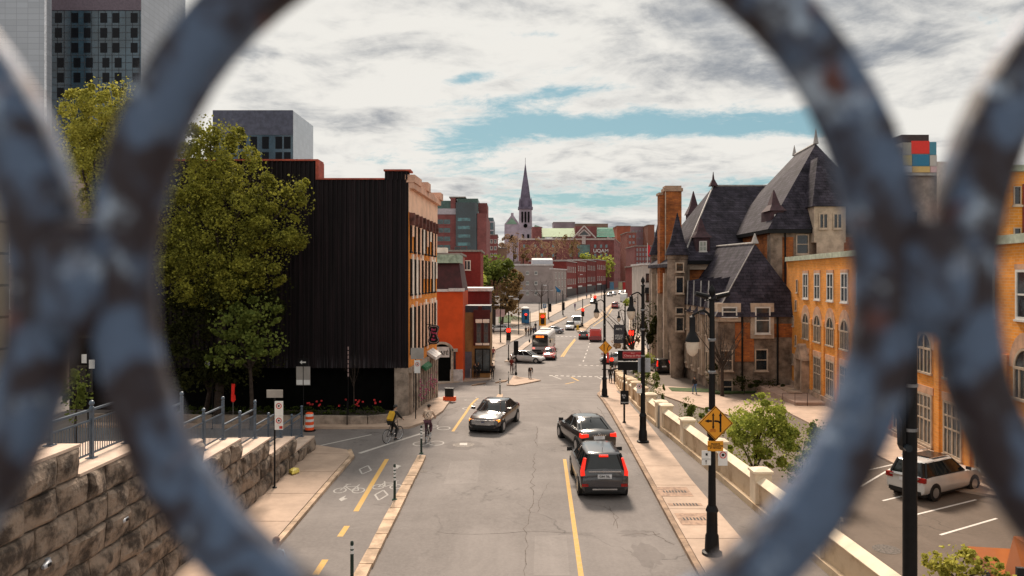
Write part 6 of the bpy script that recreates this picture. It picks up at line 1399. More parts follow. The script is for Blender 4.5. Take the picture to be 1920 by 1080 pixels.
for s in (-1, 1): MB().box(.8, .95, s * 1.32 - .13, s * 1.32 + .13, 1.65, 2.0).build('mirror', M_PLS, c)
tm, rm = wheelmesh(.42, .26)
for fx in (-2.3, .5):
    for s in (-1, 1): wl_ = inst('wheel', tm, c, (fx, s * 1.0, .42), 0 if s < 0 else math.pi); inst('rim', rm, wl_, (0, 0, 0))
c.scale = (.82, .82, .94)
# city bus
q = cp(1023.5, 665); bus = thing('city_bus', 'white and dark city bus with amber destination sign facing the camera', 'bus', (q.x, q.y + 6.1, groad(q.y + 6) + .02), R(-98))
L_, H_, h2 = 12.0, 3.05, 1.27
m = MB(); prof = lambda f: [(-h2 * f, .35), (h2 * f, .35), (h2 * f, 2.6), (h2 * .92 * f, H_ - .15), (h2 * .75 * f, H_), (-h2 * .75 * f, H_), (-h2 * .92 * f, H_ - .15), (-h2 * f, 2.6)]
m.loft([[(x_, a, b) for a, b in prof(f)] for x_, f in ((-L_ / 2, .96), (-L_ / 2 + .15, 1), (L_ / 2 - .3, 1), (L_ / 2, .95))]); m.build('body', mat('bus_white', (.60, .58, .57), .4, var=.05), bus)
m = MB(); m.box(L_ / 2 - .01, L_ / 2 + .03, -1.13, 1.13, 1.15, 2.85); m.build('windscreen', M_CGL, bus)
m = MB(); m.box(L_ / 2 + .03, L_ / 2 + .045, -.62, .55, 2.48, 2.76); ds = m.build('destination_sign', mat('amber_led', (.8, .2, .02), .5, em=(1, .18, .02), ems=1.3), bus)
m = MB(); [m.box(L_ / 2 + .045, L_ / 2 + .05, y_, y_ + .05, 2.48, 2.76) for y_ in (-.2, .1, .14)]; m.build('sign_gaps', M_PLS, ds)
MB().box(L_ / 2 - .01, L_ / 2 + .04, -1.2, 1.2, .40, .72).build('front_bumper', M_PLS, bus); MB().box(L_ / 2 - .01, L_ / 2 + .02, -.7, .7, .78, 1.1).build('front_panel', mat('bus_grey', (.4, .39, .4), .4), bus)
for s in (-1, 1):
    MB().cbox(L_ / 2 + .01, s * .95, .92, .06, .34, .24).build('headlight', mat('lamp_pink', (.8, .3, .25), .3, em=(1, .25, .2), ems=.8), bus)
    MB().box(-L_ / 2 + .5, L_ / 2 - .35, s * h2 - .01, s * h2 + .015 * s + (.0 if s > 0 else 0), 1.35, 2.5).build('side_windows', M_CGL, bus)
    m = MB(); m.tube([(L_ / 2 - .05, s * 1.15, 2.6), (L_ / 2 + .35, s * 1.5, 2.4), (L_ / 2 + .35, s * 1.52, 2.2)], .03, 5); m.cbox(L_ / 2 + .35, s * 1.52, 2.0, .12, .22, .42); m.build('mirror', M_PLS, bus)
    MB().box(-L_ / 2 + .3, L_ / 2 - .6, s * (h2 + .002) - .004, s * (h2 + .002) + .004, .4, .62).build('red_band', mat('bus_red', (.42, .03, .03), .4), bus)
m = MB(); m.box(-4, -1.5, -.8, .8, H_, H_ + .22); m.box(1, 1.8, -.4, .4, H_, H_ + .06); m.build('roof_unit', mat('bus_white', (.60, .58, .57)), bus)
tm, rm = wheelmesh(.48, .28)
for fx in (-3.2, 3.6):
    for s in (-1, 1): wl_ = inst('wheel', tm, bus, (fx, s * (h2 - .12), .47), 0 if s < 0 else math.pi); inst('rim', rm, wl_, (0, 0, 0))

# ------------------------------------------------------------------ people
M_SKIN = mat('skin', (.42, .24, .16), .6, var=.08)
def skinmesh(nodes, edges, name, m, extra=None, lv=1):
    me = bpy.data.meshes.new(name); names = list(nodes); idx = {k: i for i, k in enumerate(names)}
    me.from_pydata([nodes[k][0] for k in names], [(idx[a], idx[b]) for a, b in edges], [])
    o = bpy.data.objects.new(name, me); COL.objects.link(o)
    md = o.modifiers.new('s', 'SKIN'); md.use_smooth_shade = True
    for i, k in enumerate(names):
        r_ = nodes[k][1]; r_ = r_ if isinstance(r_, tuple) else (r_, r_); me.skin_vertices[0].data[i].radius = r_
        me.skin_vertices[0].data[i].use_root = (i == 0)
    sb_ = o.modifiers.new('d', 'SUBSURF'); sb_.levels = lv; sb_.render_levels = lv
    dg = bpy.context.evaluated_depsgraph_get(); ev = o.evaluated_get(dg); out = bpy.data.meshes.new_from_object(ev); out.name = name
    bpy.data.objects.remove(o)
    if extra:
        bm = bmesh.new(); bm.from_mesh(out); tmp = extra.mesh('t', None, True); bm.from_mesh(tmp); bm.to_mesh(out); bm.free(); bpy.data.meshes.remove(tmp)
    for p in out.polygons: p.use_smooth = True
    out.materials.clear(); out.materials.append(m); return out
def joints(pose, ph=1.0):
    J = dict(pel=(0, 0, .96), spi=(0, 0, 1.13), che=(0, 0, 1.33), nk=(.0, 0, 1.49), hb=(.02, 0, 1.57), hd=(.03, 0, 1.66), ht=(.02, 0, 1.74))
    for s, n_ in ((1, 'l'), (-1, 'r')):
        J['sh' + n_] = (0, s * .18, 1.42); J['hip' + n_] = (0, s * .09, .90)
        if pose == 'walk':
            q = s * ph; J['el' + n_] = (-.10 * q - .02, s * .24, 1.15); J['wr' + n_] = (.02 - .16 * q, s * .23, .93); J['kn' + n_] = (.10 + .12 * q, s * .09, .50); J['an' + n_] = (.22 * q, s * .09, .09 if q > 0 else .13); 
        else:
            J['el' + n_] = (-.03, s * .24, 1.15); J['wr' + n_] = (.03, s * .24, .92); J['kn' + n_] = (.02, s * .10, .50); J['an' + n_] = (0, s * .11, .09)
        if pose == 'hold': J['el' + n_] = (.02, s * .23, 1.15); J['wr' + n_] = (.25, s * .13, 1.12)
    if pose == 'stoop':
        for k, v in dict(spi=(.14, 0, 1.06), che=(.34, 0, 1.14), nk=(.48, 0, 1.12), hb=(.55, 0, 1.08), hd=(.62, 0, 1.02), ht=(.68, 0, .97)).items(): J[k] = v
        for s, n_ in ((1, 'l'), (-1, 'r')): J['sh' + n_] = (.40, s * .18, 1.16); J['el' + n_] = (.42, s * .24, .88); J['wr' + n_] = (.46, s * .20, .64)
    if pose == 'ride':     # saddle at z .98, bars ahead
        for k, v in dict(pel=(-.18, 0, 1.02), spi=(-.08, 0, 1.19), che=(.05, 0, 1.37), nk=(.13, 0, 1.50), hb=(.17, 0, 1.57), hd=(.20, 0, 1.66), ht=(.19, 0, 1.745)).items(): J[k] = v
        for s, n_ in ((1, 'l'), (-1, 'r')):
            J['sh' + n_] = (.08, s * .18, 1.43); J['el' + n_] = (.20, s * .29, 1.20); J['wr' + n_] = (.42, s * .27, 1.08); J['hip' + n_] = (-.16, s * .09, .97)
            up = s * ph > 0; J['kn' + n_] = (.16, s * .13, .74 if up else .62); J['an' + n_] = (.0 if up else .02, s * .12, .40 if up else .17)
    return J
def person(label, loc, hd, top, bot, pose='walk', hair=(.02, .014, .01), h=1.75, ph=1.0, shoes=(.03, .03, .03), extras=None, parent_z=0.0, group=None, hood=False, bare=False):
    t_ = thing('person', label, 'person', loc, R(hd), group); k_ = h / 1.76; t_.scale = (k_,) * 3
    J = joints(pose, ph); V_ = lambda k: Vector(J[k]); M_ = lambda nm, c, **kw: mat('cloth_%s' % nm, c, .85, **kw)
    cn = lambda c: '_'.join(str(int(x * 100)) for x in c)
    nodes = {'pel': (J['pel'], (.105, .085)), 'spi': (J['spi'], (.095, .075)), 'che': (J['che'], (.105, .08)), 'nk': (J['nk'], .052), 'hb': (J['hb'], .070), 'hd': (J['hd'], (.078, .092)), 'ht': (J['ht'], .055)}
    ed = [('pel', 'spi'), ('spi', 'che'), ('che', 'nk'), ('nk', 'hb'), ('hb', 'hd'), ('hd', 'ht')]; ex = MB()
    for s, n_ in ((1, 'l'), (-1, 'r')):
        w_ = V_('wr' + n_); e_ = V_('el' + n_); dn = (w_ - e_).normalized(); pm = w_ + dn * .07
        nodes.update({'sh' + n_: (J['sh' + n_], .046), 'el' + n_: (J['el' + n_], .040), 'wr' + n_: (J['wr' + n_], .026), 'pm' + n_: (tuple(pm), (.032, .018)), 'hip' + n_: (J['hip' + n_], .085), 'kn' + n_: (J['kn' + n_], .056), 'an' + n_: (J['an' + n_], .038)})
        ed += [('che', 'sh' + n_), ('sh' + n_, 'el' + n_), ('el' + n_, 'wr' + n_), ('wr' + n_, 'pm' + n_), ('pel', 'hip' + n_), ('hip' + n_, 'kn' + n_), ('kn' + n_, 'an' + n_)]
        fwd = Vector((1, 0, 0)) if abs(dn.x) < .7 else Vector((0, -s, 0)); inn = Vector((0, -s, 0)) if abs(dn.x) < .7 else Vector((0, 0, -1))
        for q, ln_ in enumerate((.070, .080, .075, .058)):
            b0 = pm + fwd * (.024 - q * .016); a1 = b0 + dn * ln_ * .55 + inn * .006; a2 = a1 + dn * ln_ * .40 + inn * .022; ex.tube([b0 - dn * .015, a1, a2], [.0085, .0078, .006], 5)
        tb = w_ + dn * .03 + fwd * .024; ex.tube([tb, tb + dn * .03 + fwd * .022, tb + dn * .055 + fwd * .024 + inn * .01], [.0105, .009, .007], 5)
    hd_ = V_('hd'); up = (V_('ht') - V_('hb')).normalized(); fw = Vector((1, 0, 0)) if pose != 'stoop' else Vector((.6, 0, -.8))
    ex.tube([hd_ + fw * .085, hd_ + fw * .112 - up * .02], [.010, .015], 5)
    ex.tube([hd_ + fw * .090 - up * .052 + Vector((0, -.022, 0)), hd_ + fw * .094 - up * .053, hd_ + fw * .090 - up * .052 + Vector((0, .022, 0))], .006, 4)
    for s in (-1, 1): ex.tube([hd_ + Vector((0, s * .078, 0)) + up * .02, hd_ + Vector((0, s * .09, 0)) - up * .025], [.016, .012], 5)
    o = bpy.data.objects.new('body', skinmesh(nodes, ed, 'body', M_SKIN, ex)); COL.objects.link(o); o.parent = t_
    ey = MB()
    for s in (-1, 1): q = hd_ + fw * .090 + up * .004 + Vector((0, s * .032, 0)); ey.tube([q - fw * .006, q + fw * .004], .009, 6)
    ey.build('eyes', M_BLK, t_)
    # jacket or shirt
    g_ = .016; lo_w = lambda n_: tuple(V_('el' + n_).lerp(V_('wr' + n_), .85)) if not bare else tuple(V_('sh' + n_).lerp(V_('el' + n_), .75))
    hem = V_('pel') - Vector((0, 0, .06)) if pose != 'ride' else V_('pel')
    nd = {'che': (J['che'], (.178, .150)), 'spi': (J['spi'], (.168, .145)), 'pel': (tuple(hem), (.172, .150)), 'nk': (tuple(V_('nk') - up * .03), .075)}
    e2 = [('che', 'spi'), ('spi', 'pel'), ('che', 'nk')]
    for n_ in 'lr':
        nd['sh' + n_] = (J['sh' + n_], .078); nd['el' + n_] = (J['el' + n_] if not bare else lo_w(n_), .055 if not bare else .05); e2 += [('che', 'sh' + n_), ('sh' + n_, 'el' + n_)]
        if not bare: nd['w' + n_] = (lo_w(n_), .042); e2.append(('el' + n_, 'w' + n_))
    o = bpy.data.objects.new('jacket', skinmesh(nd, e2, 'jacket', M_(cn(top), top, var=.2, sc_=6))); COL.objects.link(o); o.parent = t_; jk = o
    nd = {'pel': (J['pel'], (.150, .125))}; e2 = []
    for n_ in 'lr': nd['hip' + n_] = (J['hip' + n_], .098); nd['kn' + n_] = (J['kn' + n_], .070); nd['an' + n_] = (tuple(V_('an' + n_) + Vector((0, 0, .03))), .055); e2 += [('pel', 'hip' + n_), ('hip' + n_, 'kn' + n_), ('kn' + n_, 'an' + n_)]
    o = bpy.data.objects.new('trousers', skinmesh(nd, e2, 'trousers', M_(cn(bot), bot, var=.2, sc_=6))); COL.objects.link(o); o.parent = t_
    for n_ in 'lr':
        a = V_('an' + n_); m = MB(); m.loft([[(a.x + x_, a.y + y_ * w_, a.z - .09 + z_) for y_, z_ in ((-1, 0), (1, 0), (.8, zt_), (-.8, zt_))] for x_, w_, zt_ in ((-.09, .035, .07), (-.02, .042, .10), (.08, .046, .06), (.16, .036, .035))]); m.build('shoe', M_(cn(shoes), shoes), t_)
    m = MB(); c_ = hd_ + up * .028 - fw * .012; rings = []
    for i in range(7):
        a = math.pi * .5 * i / 6; r_ = .102 * math.cos(a) + .002; rings.append([c_ + up * (.092 * math.sin(a)) + Vector((0, 1, 0)) * (r_ * .92 * math.sin(6.2832 * j / 10)) + fw * (r_ * math.cos(6.2832 * j / 10)) for j in range(10)])
    m.loft(rings); b_ = hd_ - fw * .03; m.tube([b_ - fw * .04 + up * .03, b_ - fw * .05 - up * .045], [.062, .045], 8); m.build('hair', M_('hair' + cn(hair), hair), t_, smooth=True)
    if extras: extras(t_, V_, jk)
    return t_
DK = (.012, .011, .013); NV = (.02, .025, .05); JN = (.06, .10, .18)
def bicycle(label, loc, hd, col=(.02, .02, .02), h=1.0):
    t_ = thing('bicycle', label, 'bicycle', loc, R(hd)); fm = mat('bike_' + '_'.join(str(int(x * 100)) for x in col), col, .3, .3)
    for x_ in (-.50, .50):
        m = MB(); m.tube([(x_ + .335 * math.cos(a), 0, .34 + .335 * math.sin(a)) for a in [6.2832 * k / 24 for k in range(25)]], .018, 6, cap=False); wh = m.build('wheel', M_TYRE, t_)
        m = MB(); m.tube([(x_ + .31 * math.cos(a), 0, .34 + .31 * math.sin(a)) for a in [6.2832 * k / 24 for k in range(25)]], .009, 4, cap=False)
        for k in range(10): a = 6.2832 * k / 10; m.tube([(x_, 0, .34), (x_ + .31 * math.cos(a), 0, .34 + .31 * math.sin(a))], .0025, 3)
        m.build('rim', M_CHR, wh)
    m = MB(); bb_, st_, hd1, hd2, ra = (-.05, 0, .30), (-.20, 0, .88), (.36, 0, .92), (.39, 0, .78), (-.50, 0, .34)
    for a, b in ((bb_, st_), (bb_, hd2), (st_, hd1), (hd1, hd2), (bb_, ra), (st_, ra), (hd2, (.5, 0, .34)), (hd1, (.35, 0, 1.02))): m.tube([a, b], .016, 6)
    m.build('frame', fm, t_)
    m = MB(); m.tube([(.40, -.28, 1.04), (.35, -.12, 1.03), (.35, .12, 1.03), (.40, .28, 1.04)], .013, 6); m.build('handlebar', M_CHR, t_)
    m = MB(); m.loft([[(x_, -w_, .93), (x_, w_, .93), (x_, w_ * .8, .96), (x_, -w_ * .8, .96)] for x_, w_ in ((-.33, .07), (-.22, .07), (-.06, .02))]); m.tube([(-.2, 0, .86), (-.21, 0, .93)], .013, 6); m.build('saddle', M_PLS, t_)
    m = MB(); m.tube([(-.05, -.06, .30), (-.05, .06, .30)], .05, 10); m.tube([(-.05, .08, .30), (.0, .08, .15)], .01, 4); m.tube([(-.05, -.08, .30), (-.08, -.08, .44)], .01, 4); m.cbox(0, .12, .14, .09, .08, .02); m.cbox(-.08, -.12, .45, .09, .08, .02); m.build('crank', M_CHR, t_)
    return t_
def helmet(c):
    def f(t_, V_, jk):
        h_ = V_('hd'); m = MB(); m.loft([[(h_.x - .01 + r_ * 1.15 * math.cos(6.2832 * j / 12), r_ * math.sin(6.2832 * j / 12), z_) for j in range(12)] for r_, z_ in ((.108, h_.z + .03), (.108, h_.z + .07), (.08, h_.z + .12), (.03, h_.z + .14))]); m.build('helmet', mat('helmet', c, .4), t_, smooth=True)
    return f
def yel(t_, V_, jk):
    helmet((.02, .02, .02))(t_, V_, jk)
    c_ = V_('che'); s_ = V_('spi'); m = MB(); a = c_ + Vector((-.16, 0, .02)); b = s_ + Vector((-.17, 0, -.02))
    m.loft([[a + Vector((dx, dy * .13, .12)) for dx, dy in ((.06, -1), (-.02, -.9), (-.02, .9), (.06, 1))], [a + Vector((dx, dy * .16, 0)) for dx, dy in ((.07, -1), (-.10, -.8), (-.10, .8), (.07, 1))], [b + Vector((dx, dy * .16, 0)) for dx, dy in ((.07, -1), (-.11, -.8), (-.11, .8), (.07, 1))], [b + Vector((dx, dy * .14, -.10)) for dx, dy in ((.06, -1), (-.05, -.9), (-.05, .9), (.06, 1))]])
    m.build('backpack', mat('yellow_pack', (.62, .36, .03), .8, var=.15), t_, smooth=True)
def diamonds(t_, V_, jk):
    c_ = V_('che'); s_ = V_('spi'); bk = lambda f, y_: (c_.lerp(s_, f) + Vector((-.135 - .012, y_, 0)))
    m = MB()
    for f, y_, s2 in ((.0, 0, .055), (.45, -.055, .05), (.45, .055, .05), (.9, 0, .055), (1.5, 0, .035)):
        p_ = bk(f, y_); m.add([p_ + Vector((-.004, 0, s2)), p_ + Vector((-.004, -s2 * .8, 0)), p_ + Vector((-.004, 0, -s2)), p_ + Vector((-.004, s2 * .8, 0)), p_ + Vector((.03, 0, s2)), p_ + Vector((.03, -s2 * .8, 0)), p_ + Vector((.03, 0, -s2)), p_ + Vector((.03, s2 * .8, 0))], [(0, 1, 2, 3), (7, 6, 5, 4), (0, 4, 5, 1), (1, 5, 6, 2), (2, 6, 7, 3), (3, 7, 4, 0)])
    m.build('diamond_pattern', mat('diamond_dark', (.02, .025, .035), .8), jk)
q = P(737, 827.5); z = q.z; bicycle('dark road bicycle under the rider with the yellow backpack', (q.x, q.y, z), 62, (.03, .03, .035))
person('cyclist with yellow backpack and black helmet riding away near the corner', (q.x, q.y, z), 62, (.015, .014, .014), (.012, .012, .014), 'ride', ph=1, h=1.78, extras=yel, shoes=(.04, .04, .04))
q = P(803, 826.5); bicycle('dark bicycle under the rider in the patterned jacket', (q.x, q.y, q.z), 86, (.03, .02, .02))
person('cyclist in cream jacket with dark diamonds on the back riding away', (q.x, q.y, q.z), 86, (.55, .40, .30), (.09, .035, .05), 'ride', ph=-1, h=1.80, extras=diamonds, shoes=(.6, .6, .6))
q = P(959, 700); bicycle('bicycle held by the person in red at the junction island', (q.x + .3, q.y, q.z + .1), 75, (.05, .02, .02))
person('person in a red top astride a bicycle at the junction island', (q.x, q.y, q.z + .1), 75, (.22, .03, .02), (.14, .05, .04), 'hold', h=1.8)
for (px, py, hd, top, bot, pose, lb, kw) in (
    (891, 712, 95, DK, DK, 'walk', 'person in long black coat walking by the shop window, left of a pair', {}), (897, 711, 95, DK, (.02, .018, .02), 'walk', 'person in black walking by the shop window, right of a pair', dict(hair=(.12, .07, .03), ph=-1)),
    (923.5, 713, 92, DK, DK, 'walk', 'person in black walking right of the brown building', {}), (993.5, 711, -80, DK, (.05, .02, .018), 'stoop', 'person in black bending forward on the traffic island', {}),
    (1144.5, 720, 88, DK, DK, 'walk', 'person in black on the right sidewalk, left of a couple', dict(hair=(.35, .30, .24), h=1.7)), (1153.5, 721, 88, DK, (.02, .02, .025), 'walk', 'taller person in black on the right sidewalk, right of a couple', dict(ph=-1, h=1.86)),
    (925, 676, 90, (.35, .10, .10), NV, 'walk', 'person in a pale red top beyond the brown building', {}), (1078, 580.5, 90, (.20, .12, .20), (.05, .03, .12), 'walk', 'person in purple walking on the far left pavement', {}),
    (986, 630, -60, DK, (.05, .03, .02), 'stand', 'person in dark coat at the left of the waiting group', {}), (991, 631, 200, (.16, .08, .04), DK, 'stand', 'person in brown jacket in the waiting group', {}), (996, 630, -90, (.22, .13, .08), NV, 'stand', 'person in tan coat in the middle of the waiting group', {}),
    (1000.5, 630.5, 120, NV, NV, 'stand', 'person in navy jacket in the waiting group', {}), (1004.5, 629, -40, (.04, .04, .09), DK, 'stand', 'person in blue black coat at the right of the waiting group', {}), (1004, 621, -90, DK, DK, 'walk', 'person in black walking behind the waiting group', {}),
    (1100, 561, 90, JN, DK, 'walk', 'person in blue on the pavement before the row houses', {}), (1108, 560.5, -90, (.18, .03, .03), DK, 'walk', 'person in dark red on the pavement before the row houses', {})):
    q = P(px, py); person(lb, (q.x, q.y, q.z + .12), hd, top, bot, pose, **kw)
q = P(1302.5, 741.5, True); person('person in black top and blue jeans walking beside the château lawn', (q.x, q.y, q.z + .12), 100, DK, (.06, .13, .26), 'walk', h=1.66)
q = Vector((-5.98, 18.9, groad(18.9))); person('person with brown hair and pale blue shirt at the bottom left kerb', q, 75, (.42, .50, .60), NV, 'walk', hair=(.13, .06, .03), h=1.75)
q = P(1188, 640); person('person in grey walking far right behind the signal', (q.x, q.y, q.z), 90, (.10, .11, .12), JN, 'walk')
# ------------------------------------------------------------------ street furniture
M_GLO = mat('lamp_glass', (.62, .52, .42), .35, var=.1, spec=.5)
def lamp(label, x, y, H=8.1, side=-1, arm=.58, banner=False, zoff=.12, ang=0):
    t_ = thing('street_lamp', label, 'street lamp', (x, y, groad(y) + zoff), R(ang), 'black arm lamp posts along the right sidewalk')
    m = MB(); m.lathe([(.30, 0), (.30, .08), (.22, .12), (.20, .55), (.17, .62), (.16, 1.25), (.19, 1.30), (.17, 1.36), (.13, 1.45)], 12); m.build('base', M_BLK, t_, smooth=True)
    m = MB(); m.lathe([(.12, 1.4), (.105, 3), (.085, 6.4), (.075, H - .45), (.11, H - .43), (.11, H - .38), (.05, H - .33), (.05, H - .28), (.10, H - .2), (.09, H - .1), (.03, H), (.01, H + .06)], 12); m.build('pole', M_BLK, t_, smooth=True)
    m = MB(); s = side; z0 = H - 1.35
    pts = [(0, 0, z0)] + [(s * arm * .5 * (1 - math.cos(a)), 0, z0 + .62 * math.sin(a) ** .8 if a < 1.6 else z0 + .62 - .12 * (a - 1.57)) for a in [R(12 * k) for k in range(1, 16)]]
    m.tube(pts, .035, 7); m.tube([(0, 0, z0 + .5), (s * arm * .35, 0, z0 + .55)], .02, 6); m.build('arm', M_BLK, t_, smooth=True)
    lx_ = s * arm; zt = z0 + .42
    m = MB(); m.lathe([(.03, zt + .05), (.09, zt), (.09, zt - .42), (.13, zt - .50), (.21, zt - .66), (.22, zt - .72)], 12, (lx_, 0)); ln_ = m.build('lantern', M_BLK, t_, smooth=True)
    m = MB(); m.lathe([(.20, zt - .73), (.195, zt - .88), (.15, zt - 1.05), (.07, zt - 1.14), (.01, zt - 1.16)], 12, (lx_, 0)); m.build('glass_bowl', M_GLO, ln_, smooth=True)
    m = MB(); 
    for z_ in (z0 - .3, H - 2.6, 4.2): m.lathe([(.10, z_), (.12, z_ + .02), (.12, z_ + .07), (.10, z_ + .09)], 10)
    m.build('pole_bands', mat('band_metal', (.22, .22, .23), .4, .6), t_)
    return t_
def diamond(par_, dx, dz, s_, kind, y_=-.16):
    M_SY = mat('sign_orange', (.72, .30, .015), .5, var=.05)
    pl = MB(); pl.prism([(dx, dz - s_), (dx + s_, dz), (dx, dz + s_), (dx - s_, dz)], y_ - .02, y_); o = pl.build('warning_sign', M_SY, par_)
    m = MB()
    for a, b in (((0, -1), (1, 0)), ((1, 0), (0, 1)), ((0, 1), (-1, 0)), ((-1, 0), (0, -1))): m.tube([(dx + a[0] * s_ * .94, y_ - .022, dz + a[1] * s_ * .94), (dx + b[0] * s_ * .94, y_ - .022, dz + b[1] * s_ * .94)], s_ * .018, 4)
    def bar(x0, z0, x1, z1, w_=.05):
        v = Vector((x1 - x0, 0, z1 - z0)).normalized(); n_ = Vector((-v.z, 0, v.x)) * w_ * s_; a = Vector((dx + x0 * s_, 0, dz + z0 * s_)); b = Vector((dx + x1 * s_, 0, dz + z1 * s_))
        m.prism([(p_.x, p_.z) for p_ in (a - n_, a + n_, b + n_, b - n_)], y_ - .028, y_ - .02)
    def head(x0, z0, ang, k=.13):
        pts = [(dx + s_ * (x0 + k * math.cos(ang + d_) * f), dz + s_ * (z0 + k * math.sin(ang + d_) * f)) for d_, f in ((0, 1.1), (2.3, 1), (-2.3, 1))]; m.prism(pts, y_ - .029, y_ - .02)
    if kind == 1:
        bar(.27, -.5, .27, .45); head(.27, .5, R(90)); bar(-.15, -.2, -.15, .42, .04); head(-.15, .5, R(90), .10); head(-.15, -.25, R(-90), .10)
        bar(.27, .0, .15, .11); bar(.15, .11, -.08, .13); bar(-.23, .13, -.45, .13); head(-.5, .13, R(180))
        r_ = MB()
        for x_ in (-.26, -.06): r_.tube([(dx + s_ * (x_ + .07 * math.cos(a)), y_ - .025, dz + s_ * (-.42 + .07 * math.sin(a))) for a in [6.2832 * k / 10 for k in range(11)]], .006, 4)
        r_.tube([(dx - .26 * s_, y_ - .025, dz - .42 * s_), (dx - .18 * s_, y_ - .025, dz - .32 * s_), (dx - .06 * s_, y_ - .025, dz - .42 * s_)], .006, 4); r_.build('bicycle_symbol', mat('sign_rust', (.45, .08, .01), .5), o)
    else:
        bar(-.22, -.45, -.22, .35); head(-.22, .42, R(90)); bar(.25, -.45, .25, -.1); bar(.25, -.1, .45, .2); head(.5, .27, R(45))
    m.build('arrows', M_BLK, o); return o
def plate(par_, x0, x1, z0, z1, m_, y_=-.16, name='sign_plate'): return MB().box(x0, x1, y_ - .015, y_, z0, z1).build(name, m_, par_)
def nosym(pl, cx, cz, r_, y_=-.16):
    MB().tube([(cx + r_ * math.cos(a), y_ - .02, cz + r_ * math.sin(a)) for a in [6.2832 * k / 18 for k in range(19)]], r_ * .14, 4).build('ring_symbol', M_SGR, pl)
    MB().cbox(cx, y_ - .018, cz, r_ * .8, .006, r_ * .8).build('symbol', M_BLK, pl)
q = P(1335, 1047); l1 = lamp('nearest black lamp post carrying the yellow diamond sign with arrows', q.x, q.y, 7.95); s1 = F / q.y
zq = lambda py: (1045 - py) / s1 ; xq = lambda px: (px - 1336) / s1
diamond(l1, xq(1340), zq(797), .51, 1)
pl = plate(l1, xq(1325), xq(1354), zq(849), zq(830), mat('sign_orange', (.72, .30, .015))); text('PRIORITÉ\nAUX CYCLISTES\nET PIÉTONS', .062, M_BLK, pl, (xq(1339.5), -.178, zq(839.5)))
pl = plate(l1, xq(1314), xq(1331), zq(875), zq(848), M_SGW); MB().cbox(xq(1323), -.18, zq(855), .06, .006, .07).build('symbol', M_BLK, pl); m = MB(); m.cbox(xq(1322), -.178, zq(863.5), .27, .004, .008); m.cbox(xq(1322), -.18, zq(870), .014, .006, .10); m.cbox(xq(1322), -.18, zq(867), .045, .006, .03); m.build('arrow', M_BLK, pl)
pl = plate(l1, xq(1344.5), xq(1362), zq(876), zq(849), M_SGW); nosym(pl, xq(1353.5), zq(856), .09)
for s in (-1, 1):
    m = MB(); m.tube([(0, 0, 7.55), (s * .22, 0, 7.5)], .02, 5); m.tube([(s * .12, -.0, 7.62), (s * .50, -.05, 7.72)], [.085, .07], 8); m.build('flood_lamp', M_BLK, l1)
q = P(1205.5, 834); l2 = lamp('tall black lamp post in the middle of the right sidewalk', q.x, q.y, 8.1); s1 = F / q.y; zq = lambda py: (833 - py) / s1; xq = lambda px: (px - 1206) / s1
pl = plate(l2, xq(1197.5), xq(1221), zq(702), zq(675.5), mat('sign_back_grey', (.36, .38, .42), .5, .2), .13, 'sign_back')
pl = plate(l2, xq(1193.5), xq(1203), zq(740), zq(722.5), M_SGW, -.1); nosym(pl, xq(1198.7), zq(727.5), .09, -.1)
q = P(1133.5, 747.5); l3 = lamp('black lamp post with a diamond arrow sign near the right corner', q.x, q.y, 7.75); s1 = F / q.y; zq = lambda py: (748 - py) / s1; xq = lambda px: (px - 1133.5) / s1
diamond(l3, xq(1135), zq(655), .5, 2); pl = plate(l3, xq(1126.5), xq(1131), zq(672), zq(664), M_SGW); nosym(pl, xq(1128.7), zq(667), .07)
pl = plate(l3, xq(1137), xq(1141.5), zq(683), zq(664), M_SGR); plate(l3, xq(1128), xq(1140), zq(696.5), zq(695), M_BLK)
q = Vector((PX(1172, 84), 84)); l4 = lamp('black lamp post with dark banner beyond the right corner', q.x, q.y, 8.2, arm=.7)
pl = plate(l4, -1.28, -.1, 3.7, 5.8, mat('banner_dark', (.05, .05, .06), .8), 0, 'banner'); text('VIEUX\nPORT', .33, M_SGW, pl, (-.7, -.03, 4.4)); text('ARTS', .3, M_SGW, pl, (-.7, -.03, 5.3))
for k, (px, d, lb) in enumerate(((1187, 118, 'smaller black lamp post beyond the banner post'), (1196, 150, 'distant black lamp post near the pale building'))): lamp(lb, PX(px, d), d, 8, zoff=0)
# street name sign post
q = P(1170.5, 797); sp_ = thing('street_name_sign', 'black post with red street name plaque and hanging poster board', 'sign', (q.x, q.y, q.z + .12)); s1 = F / q.y; zq = lambda py: (797 - py) / s1; xq = lambda px: (px - 1170.5) / s1
MB().lathe([(.10, 0), (.10, .06), (.055, .1), (.055, 4.7), (.02, 4.75)], 10).build('post', M_BLK, sp_)
pl = plate(sp_, xq(1158), xq(1204), zq(680), zq(661), M_BLK, -.07, 'sign_board'); MB().box(xq(1158), xq(1204), -.10, -.05, zq(661), zq(660)).build('sign_edge', M_SGW, pl)
rp = MB().box(xq(1167), xq(1204.5), -.10, -.086, zq(675.5), zq(663)).build('name_plaque', mat('plaque_red', (.36, .012, .02), .5), pl)
mr = mat('plaque_letters', (.75, .42, .40), .6); text('Champ-de-Mars', .155, mr, rp, (xq(1186), -.103, zq(670.6)), sx=.95); text('Station', .08, mr, rp, (xq(1186), -.103, zq(665.8)))
MB().tube([(xq(a), -.103, zq(b)) for a, b in ((1168, 675), (1204, 675), (1204, 663.6), (1168, 663.6), (1168, 675))], .008, 4).build('plaque_border', mr, rp)
pl = plate(sp_, xq(1158), xq(1197), zq(698), zq(682), M_BLK, -.07, 'sign_board'); MB().box(xq(1158), xq(1197), -.10, -.05, zq(682), zq(681)).build('sign_edge', M_SGW, pl)
